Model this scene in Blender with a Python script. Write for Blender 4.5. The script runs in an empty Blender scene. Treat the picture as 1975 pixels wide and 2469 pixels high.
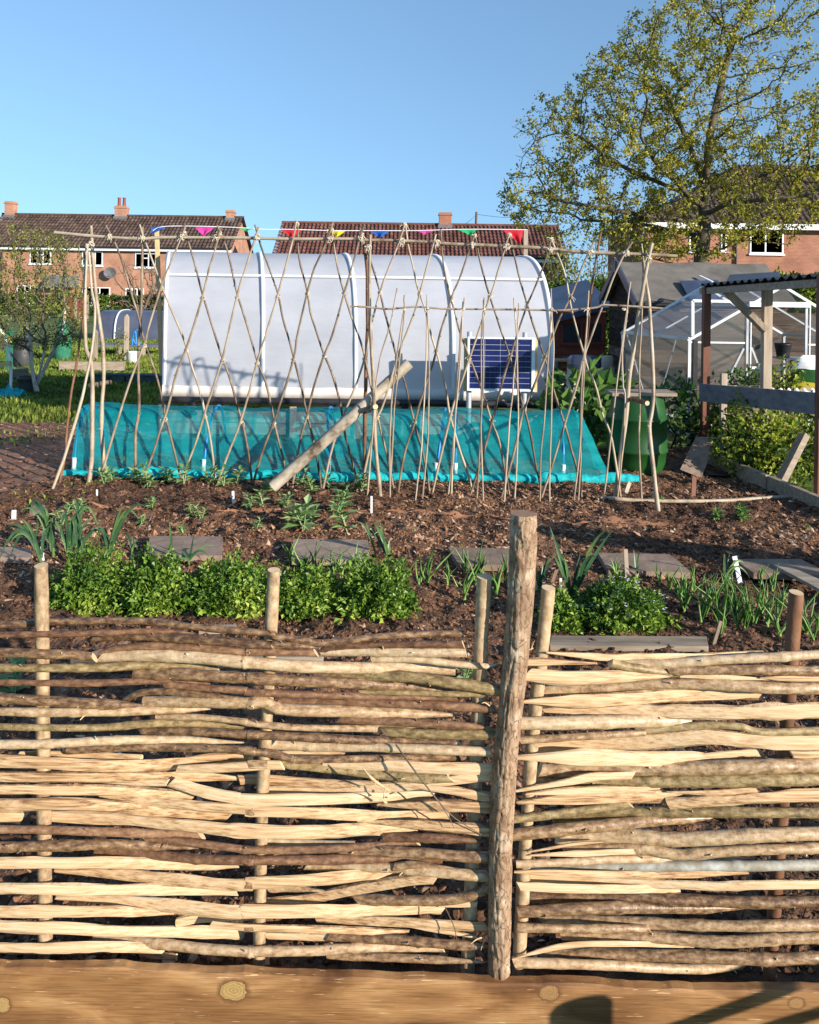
import bpy, math, random
import numpy as np
from mathutils import Matrix
RNG = np.random.default_rng(7)
random.seed(7)
sc = bpy.context.scene
COL = sc.collection
R = math.radians

# ------------------------------------------------------------------ camera, sky, sun, exposure
FPX, CX, CY, W, H = 2000.0, 987.5, 700.0, 1975.0, 2469.0     # focal length and principal point of the photograph, in pixels
EYE = 1.6
ROLL = R(0.8)
CR, SR = math.cos(ROLL), math.sin(ROLL)
cam = bpy.data.cameras.new('camera')
cam_o = bpy.data.objects.new('camera', cam)
COL.objects.link(cam_o)
cam_o.matrix_world = Matrix(((CR, -SR, 0, 0), (0, 0, -1, 0), (SR, CR, 0, EYE), (0, 0, 0, 1)))
cam.sensor_fit = 'VERTICAL'
cam.sensor_height = 36.0
cam.sensor_width = 36.0
cam.lens = FPX / H * 36.0
cam.shift_y = -(H / 2 - CY) / H
cam.clip_start, cam.clip_end = 0.05, 3000
sc.camera = cam_o

SUN_EL, SUN_AZ = R(17.0), R(130.0)      # azimuth clockwise from +Y
wd = bpy.data.worlds.new('World'); sc.world = wd; wd.use_nodes = True
wn = wd.node_tree
sky = wn.nodes.new('ShaderNodeTexSky')
sky.sky_type = 'NISHITA'; sky.sun_disc = False
sky.sun_elevation = SUN_EL; sky.sun_rotation = SUN_AZ
sky.air_density = 1.0; sky.dust_density = 0.0; sky.ozone_density = 5.0
bg = wn.nodes['Background']; bg.inputs['Strength'].default_value = 0.132
tcw = wn.nodes.new('ShaderNodeTexCoord'); sxw = wn.nodes.new('ShaderNodeSeparateXYZ'); cbw = wn.nodes.new('ShaderNodeCombineXYZ'); mzw = wn.nodes.new('ShaderNodeMath')
mzw.operation = 'MULTIPLY_ADD'; mzw.inputs[1].default_value = .62; mzw.inputs[2].default_value = .155       # clear air: the pale band stays low
wn.links.new(tcw.outputs['Generated'], sxw.inputs[0]); wn.links.new(sxw.outputs['X'], cbw.inputs['X']); wn.links.new(sxw.outputs['Y'], cbw.inputs['Y'])
wn.links.new(sxw.outputs['Z'], mzw.inputs[0]); wn.links.new(mzw.outputs[0], cbw.inputs['Z']); wn.links.new(cbw.outputs[0], sky.inputs['Vector'])
tw = wn.nodes.new('ShaderNodeMixRGB'); tw.blend_type = 'MULTIPLY'; tw.inputs['Fac'].default_value = 1; tw.inputs['Color2'].default_value = (1.07, 1.06, .95, 1)
wn.links.new(sky.outputs[0], tw.inputs['Color1']); hs = wn.nodes.new('ShaderNodeHueSaturation'); hs.inputs['Saturation'].default_value = .93
wn.links.new(tw.outputs[0], hs.inputs['Color']); wn.links.new(hs.outputs[0], bg.inputs['Color'])
sun = bpy.data.lights.new('sun', 'SUN'); sun.energy = 5.0; sun.angle = R(0.5); sun.color = (1.0, 0.91, 0.79)
sun_o = bpy.data.objects.new('sun', sun); COL.objects.link(sun_o)
sun_o.rotation_euler = (math.pi / 2 - SUN_EL, 0, math.pi - SUN_AZ)
sun_o.location = (20, -20, 20)
sc.view_settings.view_transform = 'Standard'; sc.view_settings.look = 'None'
sc.view_settings.exposure = 0.72; sc.view_settings.gamma = 1
sc.cycles.max_bounces = 6; sc.cycles.transparent_max_bounces = 12

# ------------------------------------------------------------------ projection helpers (a pixel of the photo becomes a point at its real distance)
def ray(px, py):
    a = (px - CX) / FPX; b = -(py - CY) / FPX
    return np.array([a * CR - b * SR, 1.0, a * SR + b * CR])
def at(px, py, Y):
    return np.array([0, 0, EYE]) + ray(px, py) * Y
def gnd(px, py, z=0.0):
    d = ray(px, py); t = (z - EYE) / d[2]
    return np.array([0, 0, EYE]) + d * t
def A_(p): return (p[0] * .40580, 450 + p[1] * .40580)
def B_(p): return (640 + p[0] * .40580, 480 + p[1] * .40580)
def C_(p): return (1275 + p[0] * .40580, 480 + p[1] * .40580)

# ------------------------------------------------------------------ noise and vectors
def vnoise(p, seed=0):
    p = np.asarray(p, float); i = np.floor(p).astype(np.int64); f = p - i; f = f * f * (3 - 2 * f)
    def h(ix, iy, iz):
        n = (ix * 374761393 + iy * 668265263 + iz * 2147483647 + seed * 974711) & 0xffffffff
        n = ((n ^ (n >> 13)) * 1274126177) & 0xffffffff
        n = n ^ (n >> 16)
        return (n & 0xffff) / 65535.0
    r = 0
    for dx in (0, 1):
        wx = f[..., 0] if dx else 1 - f[..., 0]
        for dy in (0, 1):
            wy = f[..., 1] if dy else 1 - f[..., 1]
            for dz in (0, 1):
                wz = f[..., 2] if dz else 1 - f[..., 2]
                r = r + wx * wy * wz * h(i[..., 0] + dx, i[..., 1] + dy, i[..., 2] + dz)
    return r * 2 - 1
def fbm(p, o=4, seed=0):
    p = np.asarray(p, float); s = 0; a = 1.0
    for k in range(o):
        s = s + a * vnoise(p * 2 ** k, seed + k); a *= .5
    return s
def nrm(v):
    v = np.asarray(v, float)
    return v / np.maximum(np.linalg.norm(v, axis=-1, keepdims=True), 1e-9)
def spline(pts, n):
    P = np.asarray(pts, float); K = len(P)
    if K == 2:
        t = np.linspace(0, 1, n)[:, None]; return P[0] * (1 - t) + P[1] * t
    Q = np.vstack([2 * P[0] - P[1], P, 2 * P[-1] - P[-2]])
    t = np.linspace(0, K - 1, n); i = np.minimum(t.astype(int), K - 2); f = (t - i)[:, None]
    p0, p1, p2, p3 = Q[i], Q[i + 1], Q[i + 2], Q[i + 3]
    return .5 * (2 * p1 + (p2 - p0) * f + (2 * p0 - 5 * p1 + 4 * p2 - p3) * f ** 2 + (3 * p1 - p0 - 3 * p2 + p3) * f ** 3)

# ------------------------------------------------------------------ mesh builder
class MB:
    def __init__(s): s.V = []; s.F = []; s.n = 0
    def add(s, v, f, mat=0, tint=.5, smooth=False):
        v = np.asarray(v, float).reshape(-1, 3); f = np.asarray(f, np.int64)
        if f.ndim == 1: f = f[None]
        t = np.broadcast_to(np.asarray(tint, float), (len(f),))
        s.V.append(v); s.F.append((f + s.n, mat, t, smooth)); s.n += len(v)
        return s
    def box(s, c, size, mat=0, tint=.5, rot=None):
        x, y, z = np.asarray(size, float) / 2
        v = np.array([[-x, -y, -z], [x, -y, -z], [x, y, -z], [-x, y, -z], [-x, -y, z], [x, -y, z], [x, y, z], [-x, y, z]])
        if rot is not None: v = v @ np.asarray(rot).T
        return s.add(v + np.asarray(c, float), [[0, 3, 2, 1], [4, 5, 6, 7], [0, 1, 5, 4], [1, 2, 6, 5], [2, 3, 7, 6], [3, 0, 4, 7]], mat, tint)
    def span(s, a, b, mat=0, tint=.5):
        a = np.asarray(a, float); b = np.asarray(b, float)
        return s.box((a + b) / 2, np.abs(b - a), mat, tint)
    def bar(s, p, q, w, h, up=(0, 0, 1), mat=0, tint=.5):
        p = np.asarray(p, float); q = np.asarray(q, float); L = np.linalg.norm(q - p); t = (q - p) / L
        u = np.asarray(up, float)
        if abs(np.dot(u, t)) > .95: u = np.array([0, 1.0, 0])
        n = nrm(np.cross(u, t)); u = np.cross(t, n)
        return s.box((p + q) / 2, (L, w, h), mat, tint, np.stack([t, n, u], 1))
    def prism(s, poly, off, mat=0, tint=.5):
        P = np.asarray(poly, float); n = len(P); o = np.asarray(off, float)
        s.add(np.vstack([P, P + o]), [[i, (i + 1) % n, n + (i + 1) % n, n + i] for i in range(n)], mat, tint)
        s.add(P, [list(range(n))[::-1]], mat, tint); s.add(P + o, [list(range(n))], mat, tint)
        return s
    def sweep(s, pts, prof, mat=0, tint=.5, smooth=True, cap=None, up=None, jit=0, seed=0, pm=None, ends=None):
        """prof (n,2) or (K,n,2): offsets along side and up vectors"""
        P = np.asarray(pts, float); K = len(P)
        T = nrm(np.gradient(P, axis=0))
        if up is None:
            U = np.zeros((K, 3)); u = np.array([0, 0, 1.0]) if abs(T[0, 2]) < .9 else np.array([0, -1.0, 0])
            for i in range(K):
                u = nrm(u - T[i] * np.dot(u, T[i])); U[i] = u
        else:
            U = np.broadcast_to(np.asarray(up, float), (K, 3)); U = nrm(U - T * np.sum(U * T, 1)[:, None])
        N = np.cross(T, U)
        pr = np.asarray(prof, float)
        if pr.ndim == 2: pr = np.broadcast_to(pr, (K,) + pr.shape)
        n = pr.shape[1]
        v = P[:, None] + pr[..., :1] * N[:, None] + pr[..., 1:] * U[:, None]
        if jit:
            v = v + (v - P[:, None]) * (jit * fbm(v * 45, 2, seed))[..., None]
        if ends is not None:      # slanted cut at the two ends
            v[0] += T[0] * (pr[0] @ np.array(ends[:2]))[:, None]; v[-1] += T[-1] * (pr[-1] @ np.array(ends[2:]))[:, None]
        i, j = np.meshgrid(np.arange(K - 1), np.arange(n), indexing='ij'); j2 = (j + 1) % n
        f = np.stack([i * n + j, i * n + j2, (i + 1) * n + j2, (i + 1) * n + j], -1)
        vv = v.reshape(-1, 3)
        if pm is None: s.add(vv, f.reshape(-1, 4), mat, tint, smooth)
        else:
            base = s.n; s.V.append(vv); s.n += len(vv)
            for m in set(pm):
                ff = f[:, [k for k in range(n) if pm[k] == m]].reshape(-1, 4)
                s.F.append((ff + base, m, np.full(len(ff), tint), smooth))
        cm = mat if cap is None else cap
        s.add(v[0], [list(range(n))], cm, tint); s.add(v[-1], [list(range(n))[::-1]], cm, tint)
        return s
    def tube(s, pts, r, n=8, k=None, mat=0, tint=.5, cap=None, jit=0, seed=0, ends=None):
        pts = np.asarray(pts, float)
        if k: pts = spline(pts, k)
        K = len(pts); r = np.atleast_1d(np.asarray(r, float))
        rr = np.interp(np.linspace(0, 1, K), np.linspace(0, 1, len(r)), r) if len(r) != K else r
        a = np.arange(n) * 2 * math.pi / n
        prof = rr[:, None, None] * np.stack([np.cos(a), np.sin(a)], -1)[None]
        return s.sweep(pts, prof, mat, tint, True, cap, None, jit, seed, None, ends)
    def lathe(s, c, rz, n=24, mat=0, tint=.5, cap=True, wob=0):
        c = np.asarray(c, float); a = np.arange(n) * 2 * math.pi / n; K = len(rz)
        v = np.array([[[r * math.cos(t), r * math.sin(t), z] for t in a] for r, z in rz]) + c
        i, j = np.meshgrid(np.arange(K - 1), np.arange(n), indexing='ij'); j2 = (j + 1) % n
        s.add(v.reshape(-1, 3), np.stack([i * n + j, i * n + j2, (i + 1) * n + j2, (i + 1) * n + j], -1).reshape(-1, 4), mat, tint, True)
        if cap:
            s.add(v[0], [list(range(n))[::-1]], mat, tint); s.add(v[-1], [list(range(n))], mat, tint)
        return s
    def grid(s, v, mat=0, tint=.5, smooth=True):
        v = np.asarray(v, float); a, b = v.shape[:2]
        i, j = np.meshgrid(np.arange(a - 1), np.arange(b - 1), indexing='ij')
        return s.add(v.reshape(-1, 3), np.stack([i * b + j, i * b + j + 1, (i + 1) * b + j + 1, (i + 1) * b + j], -1).reshape(-1, 4), mat, tint, smooth)
    def leaves(s, P, D, U, L, Wd, tint, mat=0, fold=.25):
        P = np.asarray(P, float); N = len(P)
        D = nrm(D); S = nrm(np.cross(D, U)); Un = np.cross(S, D)
        L = np.broadcast_to(np.asarray(L, float), (N,))[:, None]; Wd = np.broadcast_to(np.asarray(Wd, float), (N,))[:, None]
        m = P + D * L * .5
        v = np.stack([P, m - S * Wd / 2 + Un * Wd * fold, P + D * L - Un * L * .12, m + S * Wd / 2 + Un * Wd * fold], 1)
        b = np.arange(N)[:, None] * 4
        f = np.concatenate([b + np.array([[0, 1, 2]]), b + np.array([[0, 2, 3]])], 0)
        t = np.broadcast_to(np.asarray(tint, float), (N,))
        return s.add(v.reshape(-1, 3), f, mat, np.concatenate([t, t]), False)
    def build(s, name, mats, parent=None, origin=None, bevel=0):
        if not isinstance(mats, (list, tuple)): mats = [mats]
        V = np.concatenate(s.V)
        o0 = np.array(ORG[parent.name]) if parent is not None else (np.array(origin, float) if origin is not None else np.zeros(3))
        me = bpy.data.meshes.new(name)
        li = np.concatenate([f.ravel() for f, *_ in s.F]); lt = np.concatenate([np.full(len(f), f.shape[1]) for f, *_ in s.F])
        ls = np.concatenate([[0], np.cumsum(lt)[:-1]])
        me.vertices.add(len(V)); me.vertices.foreach_set('co', (V - o0).astype(np.float32).ravel())
        me.loops.add(len(li)); me.loops.foreach_set('vertex_index', li.astype(np.int32))
        me.polygons.add(len(lt)); me.polygons.foreach_set('loop_start', ls.astype(np.int32)); me.polygons.foreach_set('loop_total', lt.astype(np.int32))
        me.polygons.foreach_set('material_index', np.concatenate([np.full(len(f), m) for f, m, _, _ in s.F]).astype(np.int32))
        me.polygons.foreach_set('use_smooth', np.concatenate([np.full(len(f), sm) for f, _, _, sm in s.F]))
        at_ = me.attributes.new('tint', 'FLOAT', 'FACE'); at_.data.foreach_set('value', np.concatenate([t for _, _, t, _ in s.F]).astype(np.float32))
        for m in mats: me.materials.append(m)
        me.update(calc_edges=True); me.validate()
        o = bpy.data.objects.new(name, me); COL.objects.link(o)
        if parent is not None: o.parent = parent
        else: o.location = o0
        ORG[o.name] = o0
        if bevel:
            b = o.modifiers.new('bevel', 'BEVEL'); b.width = bevel; b.segments = 2; b.limit_method = 'ANGLE'
        return o
ORG = {}
def tag(o, label=None, cat=None, group=None, kind=None):
    if label: o['label'] = label
    if cat: o['category'] = cat
    if group: o['group'] = group
    if kind: o['kind'] = kind
    return o
def thing(name, label, cat, loc, group=None):
    o = bpy.data.objects.new(name, None); COL.objects.link(o); o.location = loc; o.empty_display_size = .1
    ORG[o.name] = np.array(loc, float)
    return tag(o, label, cat, group)

# ------------------------------------------------------------------ materials
def lin(c):
    return tuple((x / 12.92 if x <= .04045 else ((x + .055) / 1.055) ** 2.4) for x in c)
def mat(name, cols, scale=(5, 5, 5), detail=5, rough=.7, bump=0, bscale=None, tint=0, objr=0, trans=0, alpha=1, metal=0, spec=.4, pos=None, distort=0, edges=None, coat=0):
    """cols: list of linear colours spread over a stretched noise; tint: how far the per-face tint shifts the ramp; objr: shift per object"""
    m = bpy.data.materials.new(name); m.use_nodes = True; nt = m.node_tree; N = nt.nodes; Lk = nt.links.new
    p = N['Principled BSDF']; out = N['Material Output']
    tc = N.new('ShaderNodeTexCoord'); mp = N.new('ShaderNodeMapping'); mp.inputs['Scale'].default_value = scale
    Lk(tc.outputs['Object'], mp.inputs['Vector'])
    nz = N.new('ShaderNodeTexNoise'); nz.inputs['Scale'].default_value = 1; nz.inputs['Detail'].default_value = detail; nz.inputs['Roughness'].default_value = .62
    nz.inputs['Distortion'].default_value = distort
    Lk(mp.outputs[0], nz.inputs['Vector'])
    fac = nz.outputs['Fac']
    def madd(a, b, k, c=0.0):
        x = N.new('ShaderNodeMath'); x.operation = 'MULTIPLY_ADD'; Lk(b, x.inputs[0]); x.inputs[1].default_value = k; x.inputs[2].default_value = c
        y = N.new('ShaderNodeMath'); y.operation = 'ADD'; Lk(a, y.inputs[0]); Lk(x.outputs[0], y.inputs[1]); return y.outputs[0]
    if tint:
        an = N.new('ShaderNodeAttribute'); an.attribute_name = 'tint'; fac = madd(fac, an.outputs['Fac'], tint, -.5 * tint)
    if objr:
        oi = N.new('ShaderNodeObjectInfo'); fac = madd(fac, oi.outputs['Random'], objr, -.5 * objr)
    rp = N.new('ShaderNodeValToRGB'); el = rp.color_ramp.elements; n = len(cols)
    ps = pos or ([.5] if n == 1 else [.25 + .5 * i / (n - 1) for i in range(n)])
    el[0].position = ps[0]; el[0].color = (*cols[0], 1)
    if n == 1: el.remove(el[1])
    else:
        el[1].position = ps[-1]; el[1].color = (*cols[-1], 1)
        for i in range(1, n - 1):
            e = el.new(ps[i]); e.color = (*cols[i], 1)
    Lk(fac, rp.inputs['Fac']); colr = rp.outputs['Color']
    if edges:       # darker cell edges: (scale vec, colour, width)
        m2 = N.new('ShaderNodeMapping'); m2.inputs['Scale'].default_value = edges[0]; Lk(tc.outputs['Object'], m2.inputs['Vector'])
        vo = N.new('ShaderNodeTexVoronoi'); vo.feature = 'DISTANCE_TO_EDGE'; Lk(m2.outputs[0], vo.inputs['Vector']); vo.inputs['Scale'].default_value = 1
        mr = N.new('ShaderNodeMapRange'); mr.inputs['From Max'].default_value = edges[2]; mr.inputs['To Min'].default_value = 1; mr.inputs['To Max'].default_value = 0
        Lk(vo.outputs['Distance'], mr.inputs['Value'])
        mx = N.new('ShaderNodeMixRGB'); Lk(mr.outputs[0], mx.inputs['Fac']); Lk(colr, mx.inputs['Color1']); mx.inputs['Color2'].default_value = (*edges[1], 1); colr = mx.outputs[0]
    Lk(colr, p.inputs['Base Color'])
    p.inputs['Roughness'].default_value = rough; p.inputs['Metallic'].default_value = metal; p.inputs['Specular IOR Level'].default_value = spec
    if coat: p.inputs['Coat Weight'].default_value = coat
    if bump:
        bm = N.new('ShaderNodeBump'); bm.inputs['Strength'].default_value = 1; bm.inputs['Distance'].default_value = bump
        src = nz.outputs['Fac']
        if bscale:
            m3 = N.new('ShaderNodeMapping'); m3.inputs['Scale'].default_value = bscale; Lk(tc.outputs['Object'], m3.inputs['Vector'])
            n3 = N.new('ShaderNodeTexNoise'); n3.inputs['Scale'].default_value = 1; n3.inputs['Detail'].default_value = 4; Lk(m3.outputs[0], n3.inputs['Vector']); src = n3.outputs['Fac']
        Lk(src, bm.inputs['Height']); Lk(bm.outputs[0], p.inputs['Normal'])
    sh = p.outputs[0]
    if trans:
        tr = N.new('ShaderNodeBsdfTranslucent'); Lk(colr, tr.inputs['Color']); mx = N.new('ShaderNodeMixShader'); mx.inputs[0].default_value = trans
        Lk(sh, mx.inputs[1]); Lk(tr.outputs[0], mx.inputs[2]); sh = mx.outputs[0]
    if alpha < 1:
        ta = N.new('ShaderNodeBsdfTransparent'); mx = N.new('ShaderNodeMixShader'); mx.inputs[0].default_value = alpha
        Lk(ta.outputs[0], mx.inputs[1]); Lk(sh, mx.inputs[2]); sh = mx.outputs[0]
    Lk(sh, out.inputs['Surface'])
    return m
def brick_mat(name, c1, c2, mortar, vec='xz', size=(.225, .075)):
    m = bpy.data.materials.new(name); m.use_nodes = True; nt = m.node_tree; N = nt.nodes; Lk = nt.links.new; p = N['Principled BSDF']
    tc = N.new('ShaderNodeTexCoord'); sx = N.new('ShaderNodeSeparateXYZ'); cb = N.new('ShaderNodeCombineXYZ'); Lk(tc.outputs['Object'], sx.inputs[0])
    ad = N.new('ShaderNodeMath'); ad.operation = 'ADD'; Lk(sx.outputs['X'], ad.inputs[0]); Lk(sx.outputs['Y'], ad.inputs[1])
    Lk(ad.outputs[0], cb.inputs['X']); Lk(sx.outputs['Z'], cb.inputs['Y'])
    b = N.new('ShaderNodeTexBrick'); b.inputs['Color1'].default_value = (*c1, 1); b.inputs['Color2'].default_value = (*c2, 1); b.inputs['Mortar'].default_value = (*mortar, 1)
    b.inputs['Scale'].default_value = 1; b.inputs['Brick Width'].default_value = size[0]; b.inputs['Row Height'].default_value = size[1]; b.inputs['Mortar Size'].default_value = .009
    Lk(cb.outputs[0], b.inputs['Vector'])
    nz = N.new('ShaderNodeTexNoise'); nz.inputs['Scale'].default_value = 1.3; nz.inputs['Detail'].default_value = 6; Lk(tc.outputs['Object'], nz.inputs['Vector'])
    mr = N.new('ShaderNodeMapRange'); mr.inputs['From Min'].default_value = .3; mr.inputs['From Max'].default_value = .7; mr.inputs['To Min'].default_value = .72; mr.inputs['To Max'].default_value = 1.15; Lk(nz.outputs['Fac'], mr.inputs['Value'])
    mx = N.new('ShaderNodeMixRGB'); mx.blend_type = 'MULTIPLY'; mx.inputs['Fac'].default_value = 1; Lk(b.outputs['Color'], mx.inputs['Color1']); Lk(mr.outputs[0], mx.inputs['Color2'])
    Lk(mx.outputs[0], p.inputs['Base Color']); p.inputs['Roughness'].default_value = .9
    return m

MT = {}
MT['soil'] = mat('soil', [(.038, .018, .008), (.115, .055, .028), (.23, .113, .058), (.36, .185, .10)], (13, 13, 13), 12, .95, .02, (55, 55, 55), pos=[.3, .5, .62, .75])
MT['clod'] = mat('clod', [(.032, .015, .007), (.105, .05, .025), (.24, .118, .06)], (20, 20, 20), 4, .95, tint=.6)
MT['chip'] = mat('chip', [(.065, .028, .013), (.19, .088, .044), (.38, .195, .10), (.55, .37, .235)], (15, 15, 15), 3, .85, tint=.9, pos=[.25, .5, .72, .9])
MT['stone'] = mat('stone', [(.25, .2, .16), (.55, .5, .45)], (12, 12, 12), 3, .8, tint=.5)
MT['sand'] = mat('sandy_soil', [(.27, .12, .06), (.42, .2, .1)], (14, 14, 14), 6, .95, .006)
MT['path'] = mat('path_earth', [(.10, .045, .025), (.22, .105, .06), (.36, .175, .10)], (7, 7, 7), 10, .95, .01, (30, 30, 30))
MT['lawn'] = mat('lawn_turf', [(.04, .055, .011), (.085, .115, .018), (.13, .16, .028)], (2, 2, 2), 9, .95, .01, (20, 20, 20))
MT['grass'] = mat('grass_blade', [(.06, .10, .012), (.16, .23, .024), (.29, .33, .055)], (2, 2, 2), 3, .6, tint=.6, trans=.3)
MT['bark_h'] = mat('hazel_bark', [(.075, .036, .016), (.23, .13, .062), (.42, .275, .145), (.60, .45, .28)], (45, 105, 105), 6, .42, .0014, (90, 40, 40), objr=.42, pos=[.24, .42, .58, .8], spec=.6)
MT['bark_g'] = mat('mossy_bark', [(.075, .045, .018), (.20, .135, .055), (.36, .255, .12), (.50, .38, .22)], (45, 105, 105), 6, .5, .0014, (90, 40, 40), objr=.15, pos=[.22, .42, .58, .78])
MT['bark_d'] = mat('reddish_bark', [(.06, .026, .013), (.19, .095, .048), (.36, .21, .11)], (45, 105, 105), 6, .5, .0014, (90, 40, 40), objr=.2)
MT['bark_l'] = mat('lichen_bark', [(.16, .13, .09), (.3, .26, .19), (.55, .54, .48)], (22, 22, 22), 4, .6, .0014, objr=.1)
MT['split'] = mat('split_wood', [(.20, .10, .045), (.45, .27, .13), (.60, .40, .215), (.70, .52, .32)], (5, 190, 190), 6, .62, .0012, (7, 260, 260), objr=.20, pos=[.28, .40, .52, .70])
MT['cut'] = mat('cut_wood', [(.5, .35, .18), (.68, .5, .3)], (40, 40, 40), 3, .7)
MT['stake'] = mat('stake_bark', [(.10, .055, .03), (.29, .19, .105), (.47, .33, .19), (.60, .47, .30)], (60, 60, 40), 8, .42, .0016, (50, 50, 90), objr=.2, pos=[.22, .4, .58, .78], spec=.55)
MT['stake_r'] = mat('red_stake_bark', [(.05, .022, .012), (.16, .07, .034), (.27, .13, .065)], (18, 18, 10), 6, .7, .002, (60, 60, 40))
MT['pole'] = mat('pole_bark', [(.075, .045, .026), (.195, .138, .088), (.34, .265, .18), (.45, .37, .27)], (14, 14, 7), 6, .5, .001, objr=.45, pos=[.2, .4, .58, .8])
MT['cane'] = mat('cane_bark', [(.17, .12, .08), (.34, .26, .185), (.49, .40, .30)], (14, 14, 5), 5, .45, .0006, objr=.35)
MT['post_bark'] = mat('post_bark', [(.11, .056, .03), (.24, .145, .083), (.35, .235, .145), (.54, .43, .31)], (30, 30, 18), 7, .75, .004, (45, 45, 28), pos=[.25, .42, .56, .72], edges=((75, 75, 30), (.09, .05, .03), .05))
MT['old_cut'] = mat('old_cut_wood', [(.2, .11, .06), (.36, .22, .13)], (40, 40, 40), 4, .8)
MT['twine'] = mat('twine', [(.5, .42, .3), (.72, .64, .5)], (60, 60, 60), 3, .9)
MT['white_plastic'] = mat('white_plastic', [(.72, .73, .75), (.82, .82, .82)], (6, 6, 6), 3, .45)
MT['cover'] = mat('polythene', [(.55, .56, .61), (.64, .65, .70), (.72, .73, .77)], (1.3, 1.3, 2.6), 8, .34, .006, (3, 3, 14), trans=.42)
MT['cover_hem'] = mat('polythene_hem', [(.62, .54, .48), (.75, .68, .62)], (5, 5, 5), 4, .5, .004)
MT['dark_cover'] = mat('grey_polythene', [(.055, .065, .10), (.12, .14, .20)], (1.2, 1.2, 1.2), 5, .3, .006, trans=.1)
MT['black'] = mat('black_plastic', [(.010, .010, .012), (.03, .03, .034)], (8, 8, 8), 4, .5)
MT['net'] = mat('teal_mesh', [(.0, .31, .35), (.0, .47, .51), (.02, .64, .66)], (3, 3, 14), 6, .7, .02, (5, 5, 12), trans=.5, alpha=.52)
MT['net_hem'] = mat('teal_mesh_bunched', [(.0, .34, .38), (.01, .55, .58), (.03, .66, .68)], (10, 30, 30), 5, .7, .01, (14, 40, 40), trans=.25, alpha=.93)
MT['blue_pipe'] = mat('blue_pipe', [(.01, .16, .45), (.02, .24, .58)], (5, 5, 5), 3, .35)
MT['alu'] = mat('aluminium', [(.34, .36, .39), (.56, .58, .6)], (6, 6, 6), 4, .4, metal=.35)
MT['glass'] = mat('greenhouse_glass', [(.35, .38, .38), (.5, .52, .5)], (3, 3, 3), 6, .08, spec=.6, alpha=.11)
MT['roof_glass'] = mat('greenhouse_roof_glass', [(.3, .36, .45), (.5, .52, .5)], (2, 2, 2), 6, .1, spec=.8, alpha=.28)  # bluish tone puts the sky's reflection into the colour
MT['cell'] = mat('solar_cell', [(.006, .010, .06), (.012, .02, .11)], (6, 6, 6), 3, .3, tint=.5, spec=.35)
MT['silver'] = mat('silver_line', [(.4, .43, .5)], rough=.4)
MT['batten'] = mat('pale_batten', [(.5, .33, .14), (.66, .47, .24)], (5, 5, 25), 5, .7)
MT['timber'] = mat('weathered_timber', [(.16, .12, .085), (.3, .235, .17), (.42, .34, .26)], (3, 30, 30), 6, .8, .002, (4, 60, 60), objr=.2)
MT['timber_v'] = mat('weathered_post', [(.2, .15, .11), (.36, .28, .21), (.48, .39, .3)], (26, 26, 3), 6, .8, .002, objr=.2)
MT['grey_plank'] = mat('grey_plank', [(.07, .075, .09), (.14, .145, .165), (.2, .2, .22)], (3, 12, 20), 6, .7)
MT['brown_post'] = mat('brown_stained_post', [(.07, .025, .014), (.15, .055, .03), (.2, .08, .045)], (14, 14, 3), 5, .65)
MT['slab'] = mat('grey_slab', [(.15, .10, .07), (.26, .18, .13), (.36, .26, .195)], (14, 14, 14), 9, .9, .004, objr=.2)
MT['leaf'] = mat('salad_leaf', [(.05, .115, .014), (.15, .265, .032), (.28, .40, .06), (.48, .52, .11)], (6, 6, 6), 2, .42, tint=.8, trans=.3, pos=[.15, .42, .65, .95])
MT['flower'] = mat('white_flower', [(.7, .72, .8), (.82, .84, .9)], rough=.6)
MT['leek'] = mat('leek_leaf', [(.02, .06, .028), (.05, .12, .05), (.13, .22, .06)], (5, 5, 9), 3, .4, tint=.6, trans=.2)
MT['onion'] = mat('onion_leaf', [(.045, .12, .02), (.12, .26, .045), (.28, .42, .12)], (5, 5, 9), 3, .4, tint=.7, trans=.15)
MT['bean'] = mat('bean_leaf', [(.09, .18, .05), (.2, .32, .1), (.34, .45, .19)], (8, 8, 8), 3, .5, tint=.6, trans=.25)
MT['bramble'] = mat('bush_leaf', [(.02, .05, .007), (.075, .145, .014), (.22, .29, .025), (.42, .45, .05)], (3, 3, 3), 3, .5, tint=.9, trans=.35)
MT['rhubarb'] = mat('broad_leaf', [(.03, .09, .015), (.08, .17, .03), (.15, .25, .05)], (4, 4, 4), 3, .4, tint=.5, trans=.25)
MT['oak_leaf'] = mat('young_oak_leaf', [(.09, .095, .011), (.24, .225, .02), (.40, .36, .035), (.52, .45, .06)], (.5, .5, .5), 3, .5, tint=.8, trans=.35)
MT['oak_bark'] = mat('oak_bark', [(.035, .027, .018), (.09, .07, .045), (.16, .125, .08)], (5, 5, 2), 6, .95, .01)
MT['pale_bark'] = mat('pale_bark', [(.22, .17, .12), (.5, .43, .35), (.7, .64, .56)], (8, 8, 4), 5, .8)
MT['twig'] = mat('bare_twig', [(.08, .055, .04), (.17, .125, .09)], (8, 8, 8), 3, .9)
MT['fruit_leaf'] = mat('fruit_leaf', [(.09, .10, .02), (.2, .22, .035), (.33, .33, .08)], (2, 2, 2), 2, .5, tint=.8, trans=.35)
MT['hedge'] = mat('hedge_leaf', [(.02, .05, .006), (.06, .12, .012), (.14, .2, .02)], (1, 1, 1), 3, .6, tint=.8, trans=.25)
MT['brick'] = brick_mat('orange_brick', (.46, .20, .115), (.36, .145, .08), (.42, .30, .22))
MT['brick_r'] = brick_mat('red_brick', (.36, .13, .07), (.28, .095, .05), (.33, .22, .16))
MT['roof_a'] = mat('brown_pantiles', [(.045, .028, .022), (.085, .052, .04), (.13, .085, .062)], (1.6, 1.6, 1.6), 6, .85, tint=.5)
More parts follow.
